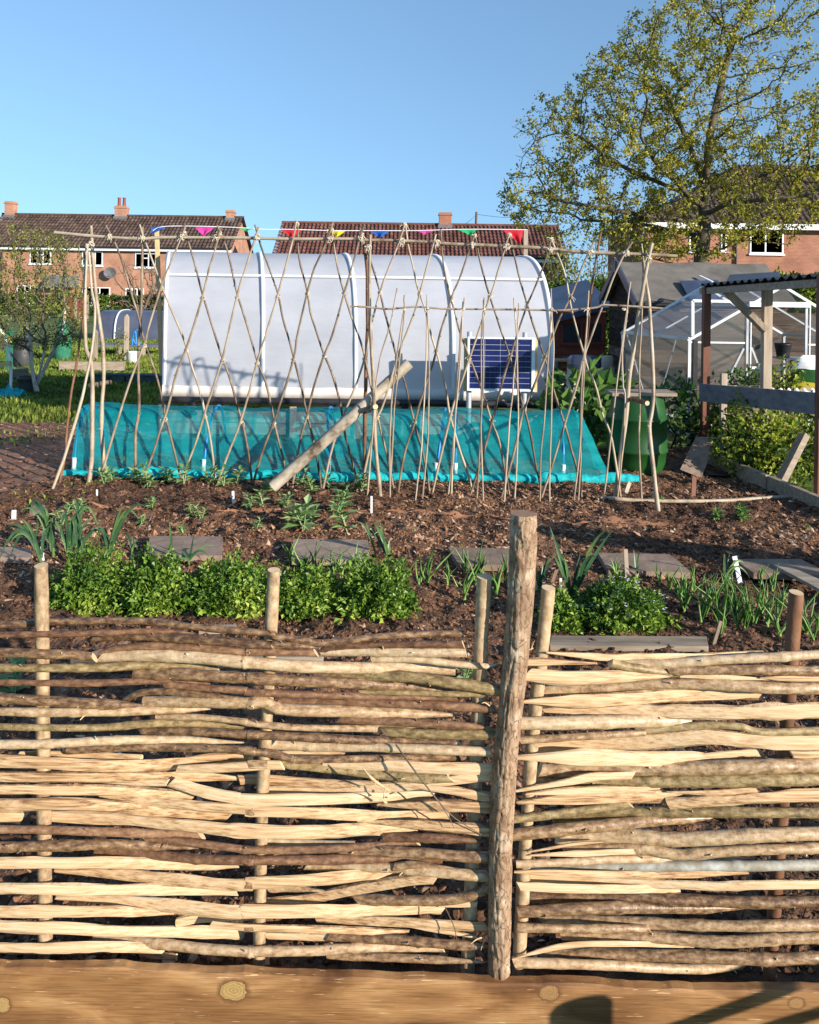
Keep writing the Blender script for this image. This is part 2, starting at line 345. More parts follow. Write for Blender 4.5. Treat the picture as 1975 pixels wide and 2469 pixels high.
MT['roof_b'] = mat('red_pantiles', [(.075, .028, .02), (.13, .05, .036), (.19, .085, .06)], (1.6, 1.6, 1.6), 6, .85, tint=.5)
MT['white_paint'] = mat('white_paint', [(.74, .74, .74), (.82, .82, .82)], (3, 3, 3), 3, .4)
MT['pane'] = mat('window_glass', [(.04, .046, .055), (.13, .14, .155), (.5, .5, .5)], (2.6, 2.6, .5), 3, .12, tint=.35, pos=[.36, .5, .60])
MT['terracotta'] = mat('terracotta', [(.2, .06, .035), (.28, .09, .055)], (6, 6, 6), 3, .8)
MT['lead'] = mat('lead_grey', [(.10, .10, .11), (.18, .18, .19)], (4, 4, 4), 4, .6)
MT['felt'] = mat('roofing_felt', [(.075, .066, .055), (.13, .115, .097), (.19, .168, .14)], (3, 3, 3), 8, .95, .006)
MT['shed_wood'] = mat('dark_shed_boards', [(.018, .009, .006), (.045, .025, .016), (.10, .06, .04), (.2, .15, .12)], (4, 4, 22), 6, .85, tint=.6, spec=.15)
MT['fence_wood'] = mat('brown_fence_boards', [(.028, .017, .011), (.07, .044, .028), (.12, .08, .055)], (3, 3, 20), 6, .85, objr=.3)
MT['shed_red'] = mat('red_shed_boards', [(.13, .028, .016), (.22, .055, .03)], (3, 3, 14), 5, .75)
MT['navy'] = mat('navy_sheet', [(.02, .03, .06), (.06, .08, .13)], (3, 3, 3), 4, .35)
MT['beige'] = mat('beige_plastic', [(.36, .34, .28), (.5, .48, .41)], (4, 4, 4), 4, .6)
MT['green_tub'] = mat('green_plastic', [(.008, .05, .009), (.018, .09, .017)], (3, 3, 3), 4, .42)  # darkened green: the shade over the barrel is put into the colour
MT['grey_tub'] = mat('dark_grey_plastic', [(.03, .03, .032), (.07, .07, .072)], (5, 5, 5), 4, .55)
MT['tray'] = mat('teal_grey_tray', [(.06, .09, .095), (.12, .16, .165)], (5, 5, 5), 3, .6)
MT['green_net'] = mat('green_netting', [(.02, .18, .10), (.06, .3, .18)], (9, 9, 9), 3, .8, trans=.3, alpha=.8)
MT['f_blue'] = mat('blue_flag', [(.015, .1, .42)], rough=.7, trans=.35)
MT['f_pink'] = mat('pink_flag', [(.72, .06, .34)], rough=.7, trans=.35)
MT['f_green'] = mat('green_flag', [(.03, .42, .14)], rough=.7, trans=.35)
MT['f_red'] = mat('red_flag', [(.68, .02, .04)], rough=.7, trans=.35)
MT['f_yellow'] = mat('yellow_flag', [(.72, .6, .02)], rough=.7, trans=.35)
MT['pipe_old'] = mat('weathered_log', [(.08, .055, .035), (.27, .22, .16), (.41, .35, .27), (.52, .46, .37)], (5, 5, 5), 9, .85, .002, pos=[.36, .46, .56, .75])
MT['rust'] = mat('rusty_metal', [(.10, .035, .02), (.2, .08, .045)], (12, 12, 12), 5, .8)

# ================================================================== GROUND
def sheet(name, xs, ys, zf, m, kind='structure'):
    X, Y = np.meshgrid(xs, ys, indexing='xy')
    v = np.stack([X, Y, zf(X, Y)], -1)
    return tag(MB().grid(v, 0, .5, True).build(name, m), kind=kind)
def far(a, b, n, p=2.0): return a + (b - a) * np.linspace(0, 1, n) ** p
sheet('ground', np.concatenate([-far(0, 400, 60)[::-1], far(0, 400, 60)[1:]]), np.concatenate([[-12, 0, 1.0, 1.86, 1.94], far(2.0, 700, 120)]),
      lambda X, Y: np.where(Y < 1.9, -.33, np.where((Y < 8.6) & (np.abs(X) < 2.9), -.08, -.006)) + 0 * X, MT['lawn'])
def soilz(X, Y):
    p = np.stack([X * 3, Y * 3, 0 * X], -1)
    z = .018 * fbm(p, 3, 3) + .016 * fbm(p * 4, 3, 9)
    ed = np.minimum.reduce([np.clip((Y - 1.98) / .05, 0, 1)])
    return .012 + z * ed + .02 * np.exp(-((Y - 6.0) / .5) ** 2) - .05 * np.clip(1 - (Y - 1.95) / .25, 0, 1)
sheet('soil_bed', np.linspace(-3.0, 3.15, 420), 1.93 + (8.6 - 1.93) * np.linspace(0, 1, 440) ** 1.5, soilz, MT['soil'])
def pathz(X, Y):
    p = np.stack([X * 2, Y * 5, 0 * X], -1)
    return .004 + .014 * fbm(p * np.array([2.0, .9, 1]), 4, 5) * np.clip((X + 9) / 1, 0, 1) - .02 * np.clip((Y - 9.6) / .7, 0, 1)
sheet('path', np.linspace(-9, -2.35, 160), np.linspace(1.9, 10.3, 260), pathz, MT['path'])
# sandy streak across the bed
v = []
for t in np.linspace(0, 1, 160):
    px = 200 + 1420 * t; py = 1228 + 42 * t + 6 * math.sin(t * 9)
    a = gnd(px, py); row = []
    wv = .10 * max(0, .25 + fbm(np.array([t * 12, .5, .5]), 3, 4))
    for s in (-1, -.5, 0, .5, 1):
        q = a + np.array([0, s * wv * (1 + .5 * fbm(np.array([t * 60, s, 0]), 2, 8)), 0]); q[2] = float(soilz(q[0], q[1])) + .012 * (1 - s * s) - .006; row.append(q)
    v.append(row)
tag(MB().grid(np.array(v)).build('sandy_soil_strip', MT['sand']), kind='structure')

def clods(name, n, x0, x1, y0, y1, smin, smax, m, flat, seed, kind='stuff', elong=1.0, p=1.3, dens=None):
    g = np.random.default_rng(seed)
    X = g.uniform(x0, x1, n); Y = y0 + (y1 - y0) * g.uniform(0, 1, n) ** p
    if dens is not None:
        k = g.uniform(0, 1, n) < dens(X, Y); X, Y = X[k], Y[k]; n = len(X)
    s = smin + (smax - smin) * g.uniform(0, 1, n) ** 2.6
    oc = np.array([[1, 0, 0], [-1, 0, 0], [0, 1, 0], [0, -1, 0], [0, 0, 1], [0, 0, -1]], float)
    fc = np.array([[0, 2, 4], [2, 1, 4], [1, 3, 4], [3, 0, 4], [2, 0, 5], [1, 2, 5], [3, 1, 5], [0, 3, 5]])
    A = g.normal(size=(n, 3, 3)); q, _ = np.linalg.qr(A)
    v = oc[None] * (s[:, None, None] * np.stack([np.full(n, elong), np.ones(n), np.full(n, flat)], -1)[:, None, :]) * g.uniform(.6, 1.2, (n, 6, 1))
    if flat < .5:     # lie roughly flat
        a = g.uniform(0, 6.28, n); c, s_ = np.cos(a), np.sin(a); b = g.normal(0, .35, n)
        rot = np.zeros((n, 3, 3)); rot[:, 0, 0] = c; rot[:, 0, 1] = -s_; rot[:, 1, 0] = s_; rot[:, 1, 1] = c; rot[:, 2, 2] = 1; rot[:, 2, 0] = b
        q = rot
    v = np.einsum('nij,nkj->nki', q, v)
    v += np.stack([X, Y, soilz(X, Y) + s * .15], -1)[:, None]
    f = fc[None] + (np.arange(n) * 6)[:, None, None]
    return tag(MB().add(v.reshape(-1, 3), f.reshape(-1, 3), 0, np.repeat(np.clip(g.uniform(0, 1, n) + .38 * fbm(np.stack([X * 1.1, Y * 1.3, 0 * X], -1), 3, 90), 0, 1), 8)).build(name, m), kind=kind)
clods('soil_clods', 80000, -2.9, 3.0, 2.0, 7.4, .003, .017, MT['clod'], .8, 11)
clods('bark_chips', 34000, -2.9, 3.0, 2.0, 7.3, .004, .021, MT['chip'], .22, 12, elong=1.7, dens=lambda X, Y: .25 + .75 * np.clip((Y - 4.0) / 1.2, 0, 1))
clods('straw_bits', 420, -2.6, 2.8, 2.1, 7.2, .003, .007, MT['cane'], .35, 15, elong=7.0)
clods('path_bits', 9000, -7, -2.5, 3.0, 9.5, .005, .024, MT['chip'], .3, 14, elong=1.5)
clods('pale_stones', 500, -2.6, 2.8, 2.1, 7.0, .004, .014, MT['stone'], .8, 13)
# grass
def grass(name, n, reg, h0, h1, seed, m, w=.007, dens=None):
    g = np.random.default_rng(seed)
    X = g.uniform(reg[0], reg[1], n); Y = reg[2] + (reg[3] - reg[2]) * g.uniform(0, 1, n) ** 1.5
    if dens is not None:
        k = g.uniform(0, 1, n) < dens(X, Y); X, Y = X[k], Y[k]; n = len(X)
    patch = fbm(np.stack([X * .9, Y * .9, 0 * X], -1), 4, 21)
    h = g.uniform(h0, h1, n) * (1 + .7 * np.clip(patch, -.6, 1)); a = g.uniform(0, 6.28, n); le = g.uniform(.1, .8, n) * h
    b = np.stack([X, Y, 0 * X - .006], -1); d = np.stack([np.cos(a), np.sin(a), 0 * a], -1); sd = np.stack([-np.sin(a), np.cos(a), 0 * a], -1)
    ww = w * g.uniform(.6, 1.5, n) * (1 + Y / 14)
    mid = b + d * (le * .35)[:, None] + np.array([0, 0, 1]) * (h * .6)[:, None]; tip = b + d * le[:, None] + np.array([0, 0, 1]) * h[:, None]
    v = np.stack([b - sd * ww[:, None], b + sd * ww[:, None], mid + sd * ww[:, None] * .7, mid - sd * ww[:, None] * .7, tip], 1)
    k = (np.arange(n) * 5)[:, None]
    t = np.clip(.5 + .35 * patch + g.normal(0, .18, n), 0, 1)
    mb = MB(); mb.add(v.reshape(-1, 3), k + np.array([[0, 1, 2, 3]]), 0, t); mb.F.append((k + np.array([[3, 2, 4]]), 0, t, False))
    return tag(mb.build(name, m), kind='stuff')
grass('lawn_grass', 70000, (-9.5, -1.6, 9.6, 24), .03, .085, 31, MT['grass'], dens=lambda X, Y: np.clip((Y - 9.6) / .8, .15, 1))
grass('rough_grass', 7000, (3.2, 8, 7.4, 13), .03, .09, 32, MT['grass'])
grass('path_weeds', 2500, (-5, -2.3, 5.4, 10.2), .02, .05, 33, MT['grass'], dens=lambda X, Y: (fbm(np.stack([X * 1.5, Y * 1.5, 0 * X], -1), 2, 40) > .25) * 1.0)

# ================================================================== FRONT: hurdle fence, gate post and beam
def YH(px): return 1.985 - .000022 * (px - CX) * 1.0
PXM = .4058

# timber beam in front, with knots
def beam_mat():
    m = bpy.data.materials.new('sawn_timber'); m.use_nodes = True; nt = m.node_tree; N = nt.nodes; Lk = nt.links.new; p = N['Principled BSDF']
    tc = N.new('ShaderNodeTexCoord')
    def noise(scale, det, dist=0):
        mp = N.new('ShaderNodeMapping'); mp.inputs['Scale'].default_value = scale; Lk(warp, mp.inputs['Vector'])
        n = N.new('ShaderNodeTexNoise'); n.inputs['Scale'].default_value = 1; n.inputs['Detail'].default_value = det; n.inputs['Distortion'].default_value = dist; Lk(mp.outputs[0], n.inputs['Vector']); return n.outputs['Fac']
    def ramp(f, stops):
        r = N.new('ShaderNodeValToRGB'); e = r.color_ramp.elements; e[0].position, e[0].color = stops[0][0], (*stops[0][1], 1); e[1].position, e[1].color = stops[-1][0], (*stops[-1][1], 1)
        for s in stops[1:-1]:
            x = e.new(s[0]); x.color = (*s[1], 1)
        Lk(f, r.inputs['Fac']); return r.outputs['Color']
    warp = tc.outputs['Object']
    base = ramp(noise((3.6, 9, 13), 13, .9), [(.28, (.13, .055, .02)), (.45, (.25, .122, .046)), (.58, (.34, .18, .072)), (.75, (.46, .28, .13))])
    grain = ramp(noise((11, 60, 290), 8), [(.3, (.64, .60, .56)), (.55, (1, 1, 1)), (.8, (1.12, 1.1, 1.06))])
    mx = N.new('ShaderNodeMixRGB'); mx.blend_type = 'MULTIPLY'; mx.inputs['Fac'].default_value = 1; Lk(base, mx.inputs['Color1']); Lk(grain, mx.inputs['Color2']); col = mx.outputs[0]
    scr = ramp(noise((14, 150, 330), 3), [(.67, (0, 0, 0)), (.70, (1, 1, 1))])
    mx = N.new('ShaderNodeMixRGB'); Lk(scr, mx.inputs['Fac']); Lk(col, mx.inputs['Color1']); mx.inputs['Color2'].default_value = (.58, .36, .17, 1); col = mx.outputs[0]
    for (kx, kz, rx, rz, c) in KNOTS:
        mp = N.new('ShaderNodeMapping'); mp.vector_type = 'POINT'; mp.inputs['Location'].default_value = (-kx / rx, 0, -kz / rz); mp.inputs['Scale'].default_value = (1 / rx, 0, 1 / rz)
        Lk(tc.outputs['Object'], mp.inputs['Vector'])
        nz = N.new('ShaderNodeTexNoise'); nz.inputs['Scale'].default_value = 2.5; nz.inputs['Detail'].default_value = 4; Lk(mp.outputs[0], nz.inputs['Vector'])
        ln = N.new('ShaderNodeVectorMath'); ln.operation = 'LENGTH'; Lk(mp.outputs[0], ln.inputs[0])
        ad = N.new('ShaderNodeMath'); ad.operation = 'MULTIPLY_ADD'; Lk(nz.outputs['Fac'], ad.inputs[0]); ad.inputs[1].default_value = .5; Lk(ln.outputs['Value'], ad.inputs[2])
        kr = ramp(ad.outputs[0], [(.0, (.10, .05, .02)), (.27, (.2, .11, .045)), (.33, c), (.48, tuple(x * .6 for x in c)), (.55, c), (.68, tuple(x * .68 for x in c)), (.76, c), (.88, tuple(x * .6 for x in c)), (.96, c), (1.0, (.13, .06, .028))])
        mk = N.new('ShaderNodeMapRange'); mk.inputs['From Min'].default_value = 1.0; mk.inputs['From Max'].default_value = 1.32; mk.inputs['To Min'].default_value = 1; mk.inputs['To Max'].default_value = 0; Lk(ad.outputs[0], mk.inputs['Value'])
        mx = N.new('ShaderNodeMixRGB'); Lk(mk.outputs[0], mx.inputs['Fac']); Lk(col, mx.inputs['Color1']); Lk(kr, mx.inputs['Color2']); col = mx.outputs[0]
    Lk(col, p.inputs['Base Color']); p.inputs['Roughness'].default_value = .6; p.inputs['Specular IOR Level'].default_value = .3
    bm = N.new('ShaderNodeBump'); bm.inputs['Distance'].default_value = .0012; Lk(noise((8, 60, 130), 6), bm.inputs['Height']); Lk(bm.outputs[0], p.inputs['Normal'])
    return m
YB = 1.90                                   # front face of the beam
def onface(px, py): return at(px, py, YB)
KNOTS = []
for (px, py, w, h, c) in ((563, 2390, 36, 26, (.42, .27, .10)), (4, 2424, 22, 20, (.41, .26, .10)), (1325, 2396, 26, 19, (.34, .19, .075)), (1921, 2420, 20, 14, (.34, .19, .075))):
    q = onface(px, py); KNOTS.append((q[0], q[2], 1.2 * w / FPX * YB, 1.2 * h / FPX * YB, c))
bl, br_ = onface(-700, 2312), onface(2700, 2420)
mb = MB(); n = 260
for face in range(1):
    xs = np.linspace(bl[0], br_[0], n)
    zt = np.interp(xs, [bl[0], br_[0]], [bl[2], br_[2]])
    prof = []
    for i, x in enumerate(xs):
        w1 = .004 * float(fbm(np.array([x * 3, 0, 0]), 3, 2)); w2 = .003 * float(fbm(np.array([x * 14, 5, 0]), 3, 5)); z = zt[i] + w1 + w2
        prof.append([[x, YB, z - .24], [x, YB + .001, z - .012], [x, YB + .003, z - .003], [x, YB + .006, z], [x, YB + .026, z + .001], [x, YB + .029, z - .004], [x, YB + .029, z - .24]])
    v = np.array(prof); K, m_ = v.shape[:2]
    i, j = np.meshgrid(np.arange(K - 1), np.arange(m_), indexing='ij'); j2 = (j + 1) % m_
    mb.add(v.reshape(-1, 3), np.stack([i * m_ + j, (i + 1) * m_ + j, (i + 1) * m_ + j2, i * m_ + j2], -1).reshape(-1, 4), 0, .5, False)
    mb.add(v[0], [list(range(m_))]); mb.add(v[-1], [list(range(m_))[::-1]])
tag(mb.build('timber_beam', beam_mat()), 'orange brown sawn timber beam with pale knots along the foot of the woven fence', 'timber beam')

def stake(pts, r, par, m, seed, name='stake'):
    P = [at(px, py, YH(px)) for px, py in pts]
    d = nrm(P[-1] - P[0]); P[-1] = P[-1] + d * .09
    mb = MB(); K = 46
    q = spline(P, K); rr = r * (1 + .05 * fbm(np.stack([np.linspace(0, 9, K), np.full(K, seed), np.zeros(K)], -1), 3, seed))
    mb.tube(q, rr, 14, None, 0, .5, 1, .05, seed, ends=(.0, .1, .1, .05))
    return mb.build(name, [m, MT['cut']], par)
def rod(spec, conv, stakes, par, k, jr):
    """spec: (kind, family, diameter in zoom pixels, points in zoom pixels)"""
    kind, fam, dia, pts = spec
    P2 = np.array([conv(p) for p in pts]); n = max(24, int(abs(P2[-1, 0] - P2[0, 0]) / 11))
    P2 = spline(P2, n)
    g = np.random.default_rng(1000 + k)
    xs = [s[0] for s in stakes]; amp = .018 + dia * jr / 2 / FPX * 2.0 * .8
    ph = np.interp(P2[:, 0], [xs[0] - (xs[1] - xs[0])] + xs + [xs[-1] + (xs[-1] - xs[-2])], np.arange(-1, len(xs) + 1))
    off = -np.cos(math.pi * (ph - fam)) * amp + g.uniform(-.004, .004)
    y = np.array([YH(x) for x in P2[:, 0]]) + off
    P = np.array([at(a, b, yy) for (a, b), yy in zip(P2, y)])
    s = np.linspace(0, 1, n)
    r = dia * jr / 2 / FPX * 1.97 * (1.06 if P2[0, 1] < 1860 else 1.02)
    nm = 'split_rod' if kind == 's' else 'rod'
    mb = MB()
    ring = np.ones(n)
    L = np.linalg.norm(P[-1] - P[0])
    for c in np.arange(g.uniform(0, .2), L, g.uniform(.16, .3)):      # nodes
        ring += .16 * np.exp(-((s * L - c) / .009) ** 2)
    wob = 1 + .06 * fbm(np.stack([s * L * 9, np.full(n, k * 1.7), 0 * s], -1), 3, k)
    taper = np.interp(s, [0, 1], [1.06, .94] if g.uniform() < .5 else [.94, 1.06])
    if kind == 's':
        hh = r * taper * wob
        for e in (0, 1):      # slivered ends
            if g.uniform() < .34:
                d = (s if e == 0 else 1 - s) * L; hh = hh * np.clip(.25 + d / .16, 0, 1)
        th = r * g.uniform(.35, .6)
        f1, f2 = g.uniform(-.25, .25, 2)
        base = np.array([[-.55, -.8], [-.8 + f1 * .3, -.3], [-.8 + f2 * .3, .35], [-.5, .82], [.15, 1.0], [.8, .55], [.95, 0], [.75, -.6], [.1, -1.0]])
        pm = [0, 0, 0, 0, 2, 2, 2, 2, 0] if g.uniform() < .45 else [0, 0, 0, 2, 2, 2, 2, 2, 2]
        prof = np.stack([base[None, :, 0] * th * np.ones((n, 1)), base[None, :, 1] * hh[:, None]], -1)
        # sweep's side vector N = T x U ; for a rod running +x with U up, N points to -y (towards the viewer)
        prof[..., 0] *= -1 if P[-1, 0] > P[0, 0] else 1
        prof[..., 1] += .18 * hh[:, None] * fbm(np.stack(np.broadcast_arrays(s[:, None] * L * 12, np.arange(9)[None] * 1.3, np.full((1, 1), k * 3.1)), -1), 2, k)
        mb.sweep(P, prof, 0, .5, False, 1, (0, .15, 1.0), 0, k, pm, (g.uniform(-1, 1), g.uniform(-1, 1), g.uniform(-1, 1), g.uniform(-1, 1)))
        return mb.build(nm, [MT['split'], MT['cut'], MT['bark_h']], par)
    rr = r * ring * wob * taper
    if g.uniform() < .45: rr = rr * np.clip(.12 + (1 - s) * L / .10, 0, 1) if P[-1, 0] > P[0, 0] else rr
    mb.tube(P, rr, 12, None, 0, .5, 1, .07, k, ends=(0, g.uniform(-1.2, 1.2), 0, g.uniform(-1.2, 1.2)))
    if L > .35:                      # little side buds and snags
        for t in g.uniform(.1, .9, 2):
            i = int(t * n); dr = nrm(np.array([g.uniform(-1, 1), -.6, g.uniform(-.6, 1)]))
            mb.tube([P[i] + dr * rr[i] * .6, P[i] + dr * (rr[i] + g.uniform(.004, .012))], [r * .28, r * .12], 6, 2, 0, .5, 1)
    return mb.build(nm, [MT[{'b': 'bark_h', 'g': 'bark_g', 'd': 'bark_d', 'l': 'bark_l'}[kind]], MT['cut']], par)

z1 = lambda p: (p[0] * PXM, 1450 + p[1] * PXM)
z2 = lambda p: (600 + p[0] * PXM, 1450 + p[1] * PXM)
z3 = lambda p: (p[0] * PXM, 1900 + p[1] * PXM)
z4 = lambda p: (600 + p[0] * PXM, 1900 + p[1] * PXM)
ML = lambda a, b: [('1', *p) for p in a] + [('2', *p) for p in b]
# left panel: stakes at A, B, C (photo pixels); family 0 passes in front of A and C, 1 in front of B
SA, SB, SC = (105, 0), (645, 0), (1150, 0)
LEFT = thing('woven_fence_panel', 'wide woven hazel hurdle left of the tall bark post, bark rods along its top', 'hurdle fence', at(600, 2310, 1.985), 'woven hurdle panels')
stake([(99, 1363), (101, 1500), (104, 1800), (109, 2200), (111, 2330)], .0165, LEFT, MT['stake'], 1)
stake([(661, 1374), (652, 1550), (645, 1700), (632, 1950), (626, 2330)], .0152, LEFT, MT['stake'], 2)
stake([(1168, 1390), (1160, 1550), (1152, 1750), (1142, 2000), (1128, 2330)], .0168, LEFT, MT['stake'], 3)
SP1 = []   # (conv, spec)
def L1(*s): SP1.append((z1, s))
def L2(*s): SP1.append((z2, s))
def L3(*s): SP1.append((z3, s))
def L4(*s): SP1.append((z4, s))
def L12(kind, fam, dia, a, b): SP1.append((lambda p: p, (kind, fam, dia, [z1(p) for p in a] + [z2(p) for p in b])))
def L34(kind, fam, dia, a, b): SP1.append((lambda p: p, (kind, fam, dia, [z3(p) for p in a] + [z4(p) for p in b])))
L = -340        # panel runs on past the left edge of the frame
L12('b', 1, 38, [(L, 150), (0, 140), (215, 128), (300, 122), (600, 116), (900, 120), (1150, 152), (1600, 192)], [(150, 205), (330, 232), (430, 247), (560, 235), (800, 207), (1000, 196), (1275, 190)])
L1('d', 0, 34, [(L, 205), (0, 200), (260, 195), (600, 188), (900, 176), (1160, 190)])
L12('b', 1, 46, [(560, 215), (830, 205), (1100, 225), (1300, 235), (1600, 262)], [(150, 258), (300, 268), (420, 275)])
L2('d', 0, 38, [(400, 303), (560, 268), (900, 258), (1275, 255)])
L1('b', 0, 52, [(L, 300), (0, 305), (300, 312), (450, 318), (560, 332)])
L12('d', 1, 40, [(580, 318), (680, 285), (800, 270), (960, 265), (1200, 278), (1450, 300)], [(0, 300), (200, 300), (400, 306)])
L2('b', 0, 50, [(430, 298), (700, 297), (900, 300), (1100, 302), (1290, 304)])
L12('b', 1, 66, [(600, 326), (850, 318), (1150, 330), (1400, 356)], [(0, 362), (300, 386), (700, 396), (1000, 390), (1225, 406)])
L1('g', 0, 46, [(L, 395), (0, 395), (260, 396), (600, 394), (900, 380), (1300, 402)])
L12('b', 1, 60, [(800, 424), (1000, 430), (1250, 444), (1500, 458)], [(0, 455), (300, 474), (700, 490), (1000, 510), (1170, 535)])
L2('g', 0, 60, [(430, 448), (900, 446), (1000, 455), (1300, 496), (1500, 532)])
L2('b', 0, 34, [(730, 343), (1000, 346), (1250, 374), (1420, 386), (1490, 372)])
L1('d', 0, 36, [(L, 478), (0, 482), (260, 485), (550, 486), (900, 474), (1250, 486)])
L12('d', 1, 38, [(980, 494), (1200, 514), (1450, 530)], [(0, 540), (400, 556), (900, 570), (1250, 581)])
L2('g', 0, 28, [(660, 540), (1000, 545), (1400, 556)])
L1('b', 0, 56, [(L, 560), (0, 576), (260, 590), (600, 610), (850, 616)])
L1('b', 1, 36, [(740, 592), (830, 546), (980, 536), (1200, 555), (1450, 575)])
L12('b', 1, 62, [(860, 594), (1200, 600), (1450, 602)], [(0, 605), (90, 600), (200, 640), (500, 652), (900, 665), (1260, 676)])
L2('d', 0, 44, [(170, 595), (600, 600), (900, 610), (1200, 622), (1470, 640)])
L1('b', 0, 46, [(L, 650), (0, 655), (300, 660), (700, 655), (1000, 642), (1250, 640)])
L12('b', 1, 34, [(930, 684), (1200, 690), (1450, 714)], [(0, 724), (300, 750), (700, 756), (1080, 756)])
L2('d', 0, 44, [(540, 698), (900, 716), (1200, 735), (1460, 752)])
L1('g', 0, 38, [(L, 742), (0, 745), (260, 750), (600, 750), (900, 726), (1200, 726), (1450, 746)])
L12('b', 1, 46, [(840, 764), (1200, 775), (1500, 792)], [(0, 792), (300, 806), (700, 825), (1000, 830), (1250, 842)])
L2('g', 0, 52, [(810, 774), (1100, 790), (1450, 792)])
L1('b', 0, 48, [(L, 852), (0, 850), (260, 848), (600, 830), (900, 822), (1475, 840)])
L12('b', 1, 40, [(400, 886), (800, 866), (1200, 872), (1500, 888)], [(20, 897), (150, 905), (250, 936), (350, 941), (900, 931), (1240, 926)])
L2('b', 0, 50, [(130, 850), (500, 864), (850, 870), (1440, 895)])
L1('s', 0, 64, [(L, 945), (0, 950), (260, 960), (600, 975), (1000, 966), (1300, 932), (1490, 936)])
L1('s', 1, 44, [(100, 916), (300, 912), (600, 920), (840, 936)])
L12('s', 1, 46, [(1050, 1000), (1300, 990), (1600, 972)], [(0, 972), (200, 975)])
L2('s', 0, 52, [(120, 898), (350, 906), (550, 926)])
L2('g', 0, 48, [(150, 958), (400, 986), (700, 1020), (1000, 1050), (1200, 1046)])
L2('s', 0, 66, [(440, 963), (800, 972), (1100, 986), (1455, 996)])
L1('s', 0, 60, [(L, 1035), (0, 1040), (300, 1046), (700, 1046), (1100, 1036), (1455, 1052)])
L2('s', 0, 56, [(-60, 1058), (120, 1062), (500, 1086), (760, 1076)])
L1('s', 0, 58, [(L, 1110), (0, 1115), (270, 1120), (700, 1126), (1150, 1160)])
L12('s', 1, 60, [(1020, 1072), (1200, 1130), (1400, 1168)], [(0, 1178), (500, 1176), (800, 1160), (1080, 1150)])
L1('s', 1, 40, [(480, 1078), (750, 1080), (1000, 1078)])
L2('s', 0, 54, [(100, 1126), (500, 1121), (900, 1100), (1300, 1052), (1470, 1046)])
L2('s', 0, 54, [(880, 1088), (1200, 1121), (1440, 1166)])
L3('s', 0, 70, [(L, 112), (0, 108), (200, 96), (400, 92), (700, 110), (1000, 140), (1370, 160)])
L34('s', 1, 60, [(600, 44), (900, 80), (1200, 110), (1500, 132)], [(0, 136), (400, 150), (800, 166), (1240, 156)])
L4('s', 0, 64, [(770, 96), (1000, 102), (1240, 108), (1450, 116)])
L34('s', 1, 72, [(300, 168), (700, 186), (1000, 212), (1300, 244)], [(0, 256), (400, 262), (700, 250), (1000, 240)])
L3('s', 1, 70, [(L, 165), (0, 170), (135, 176)])
L4('s', 0, 62, [(650, 196), (1000, 216), (1300, 242), (1470, 266)])
L3('d', 0, 44, [(L, 240), (0, 245), (300, 250), (700, 264), (1200, 282)])
L34('d', 1, 40, [(870, 298), (1100, 320), (1400, 358)], [(0, 368), (400, 366), (700, 346), (1000, 322)])
L4('d', 0, 48, [(800, 290), (1000, 296), (1200, 302), (1430, 320)])
L3('b', 0, 54, [(L, 352), (0, 350), (300, 345), (700, 336), (1180, 360)])
L34('d', 1, 50, [(570, 366), (900, 395), (1200, 424), (1500, 430)], [(0, 431), (500, 426), (900, 416), (1150, 422)])
L4('b', 0, 58, [(540, 366), (900, 380), (1200, 401), (1470, 416)])
L4('b', 0, 40, [(100, 320), (400, 330), (620, 336)])
L3('s', 0, 64, [(L, 440), (0, 445), (260, 446), (700, 446), (1200, 456), (1410, 464)])
L34('s', 1, 64, [(330, 492), (700, 510), (1000, 545), (1300, 574), (1500, 574)], [(0, 572), (400, 546), (700, 516), (900, 510)])
L4('b', 0, 54, [(340, 458), (800, 472), (1000, 490), (1425, 526)])
L4('b', 0, 44, [(860, 468), (1000, 456), (1215, 474)])
L3('s', 0, 64, [(L, 596), (0, 600), (300, 601), (700, 606), (1100, 604), (1400, 608)])
L4('s', 0, 58, [(80, 692), (400, 648), (700, 592), (950, 548), (1110, 545)])
L4('b', 0, 34, [(120, 600), (300, 600), (520, 620)])
L34('s', 1, 70, [(330, 648), (700, 666), (1000, 700), (1400, 738)], [(0, 738), (400, 737), (700, 722), (1000, 710), (1160, 714)])
L4('b', 0, 54, [(650, 662), (900, 668), (1150, 666), (1300, 648), (1420, 598)])
L4('s', 0, 34, [(1000, 684), (1200, 690), (1350, 692)])
L3('s', 0, 66, [(L, 732), (0, 735), (300, 734), (700, 735), (1030, 742)])
L3('s', 0, 62, [(1050, 800), (1150, 778), (1300, 775), (1465, 778)])
L34('s', 1, 40, [(1250, 812), (1500, 830)], [(0, 832), (500, 842), (940, 864)])
L4('s', 0, 54, [(390, 770), (700, 786), (1000, 802), (1415, 830)])
L4('s', 0, 40, [(900, 812), (1100, 842), (1350, 884)])
L34('s', 0, 66, [(L, 815), (0, 822), (300, 832), (700, 850), (1200, 856), (1440, 870)], [])
L4('s', 0, 42, [(100, 878), (300, 884), (520, 892)])
L4('b', 0, 52, [(470, 880), (900, 906), (1200, 930), (1445, 946)])
L34('b', 1, 52, [(560, 888), (900, 920), (1200, 954), (1500, 974)], [(0, 972), (400, 966), (700, 946), (1150, 946)])
L3('s', 0, 60, [(L, 945), (0, 950), (300, 956), (700, 946), (960, 962)])
L34('s', 1, 40, [(300, 985), (700, 986), (1050, 1004)], [])
L4('b', 0, 44, [(470, 1000), (800, 1006), (1430, 1036)])
for k, (cv, sp) in enumerate(SP1): rod(sp, cv, [SA, SB, SC], LEFT, k, PXM)

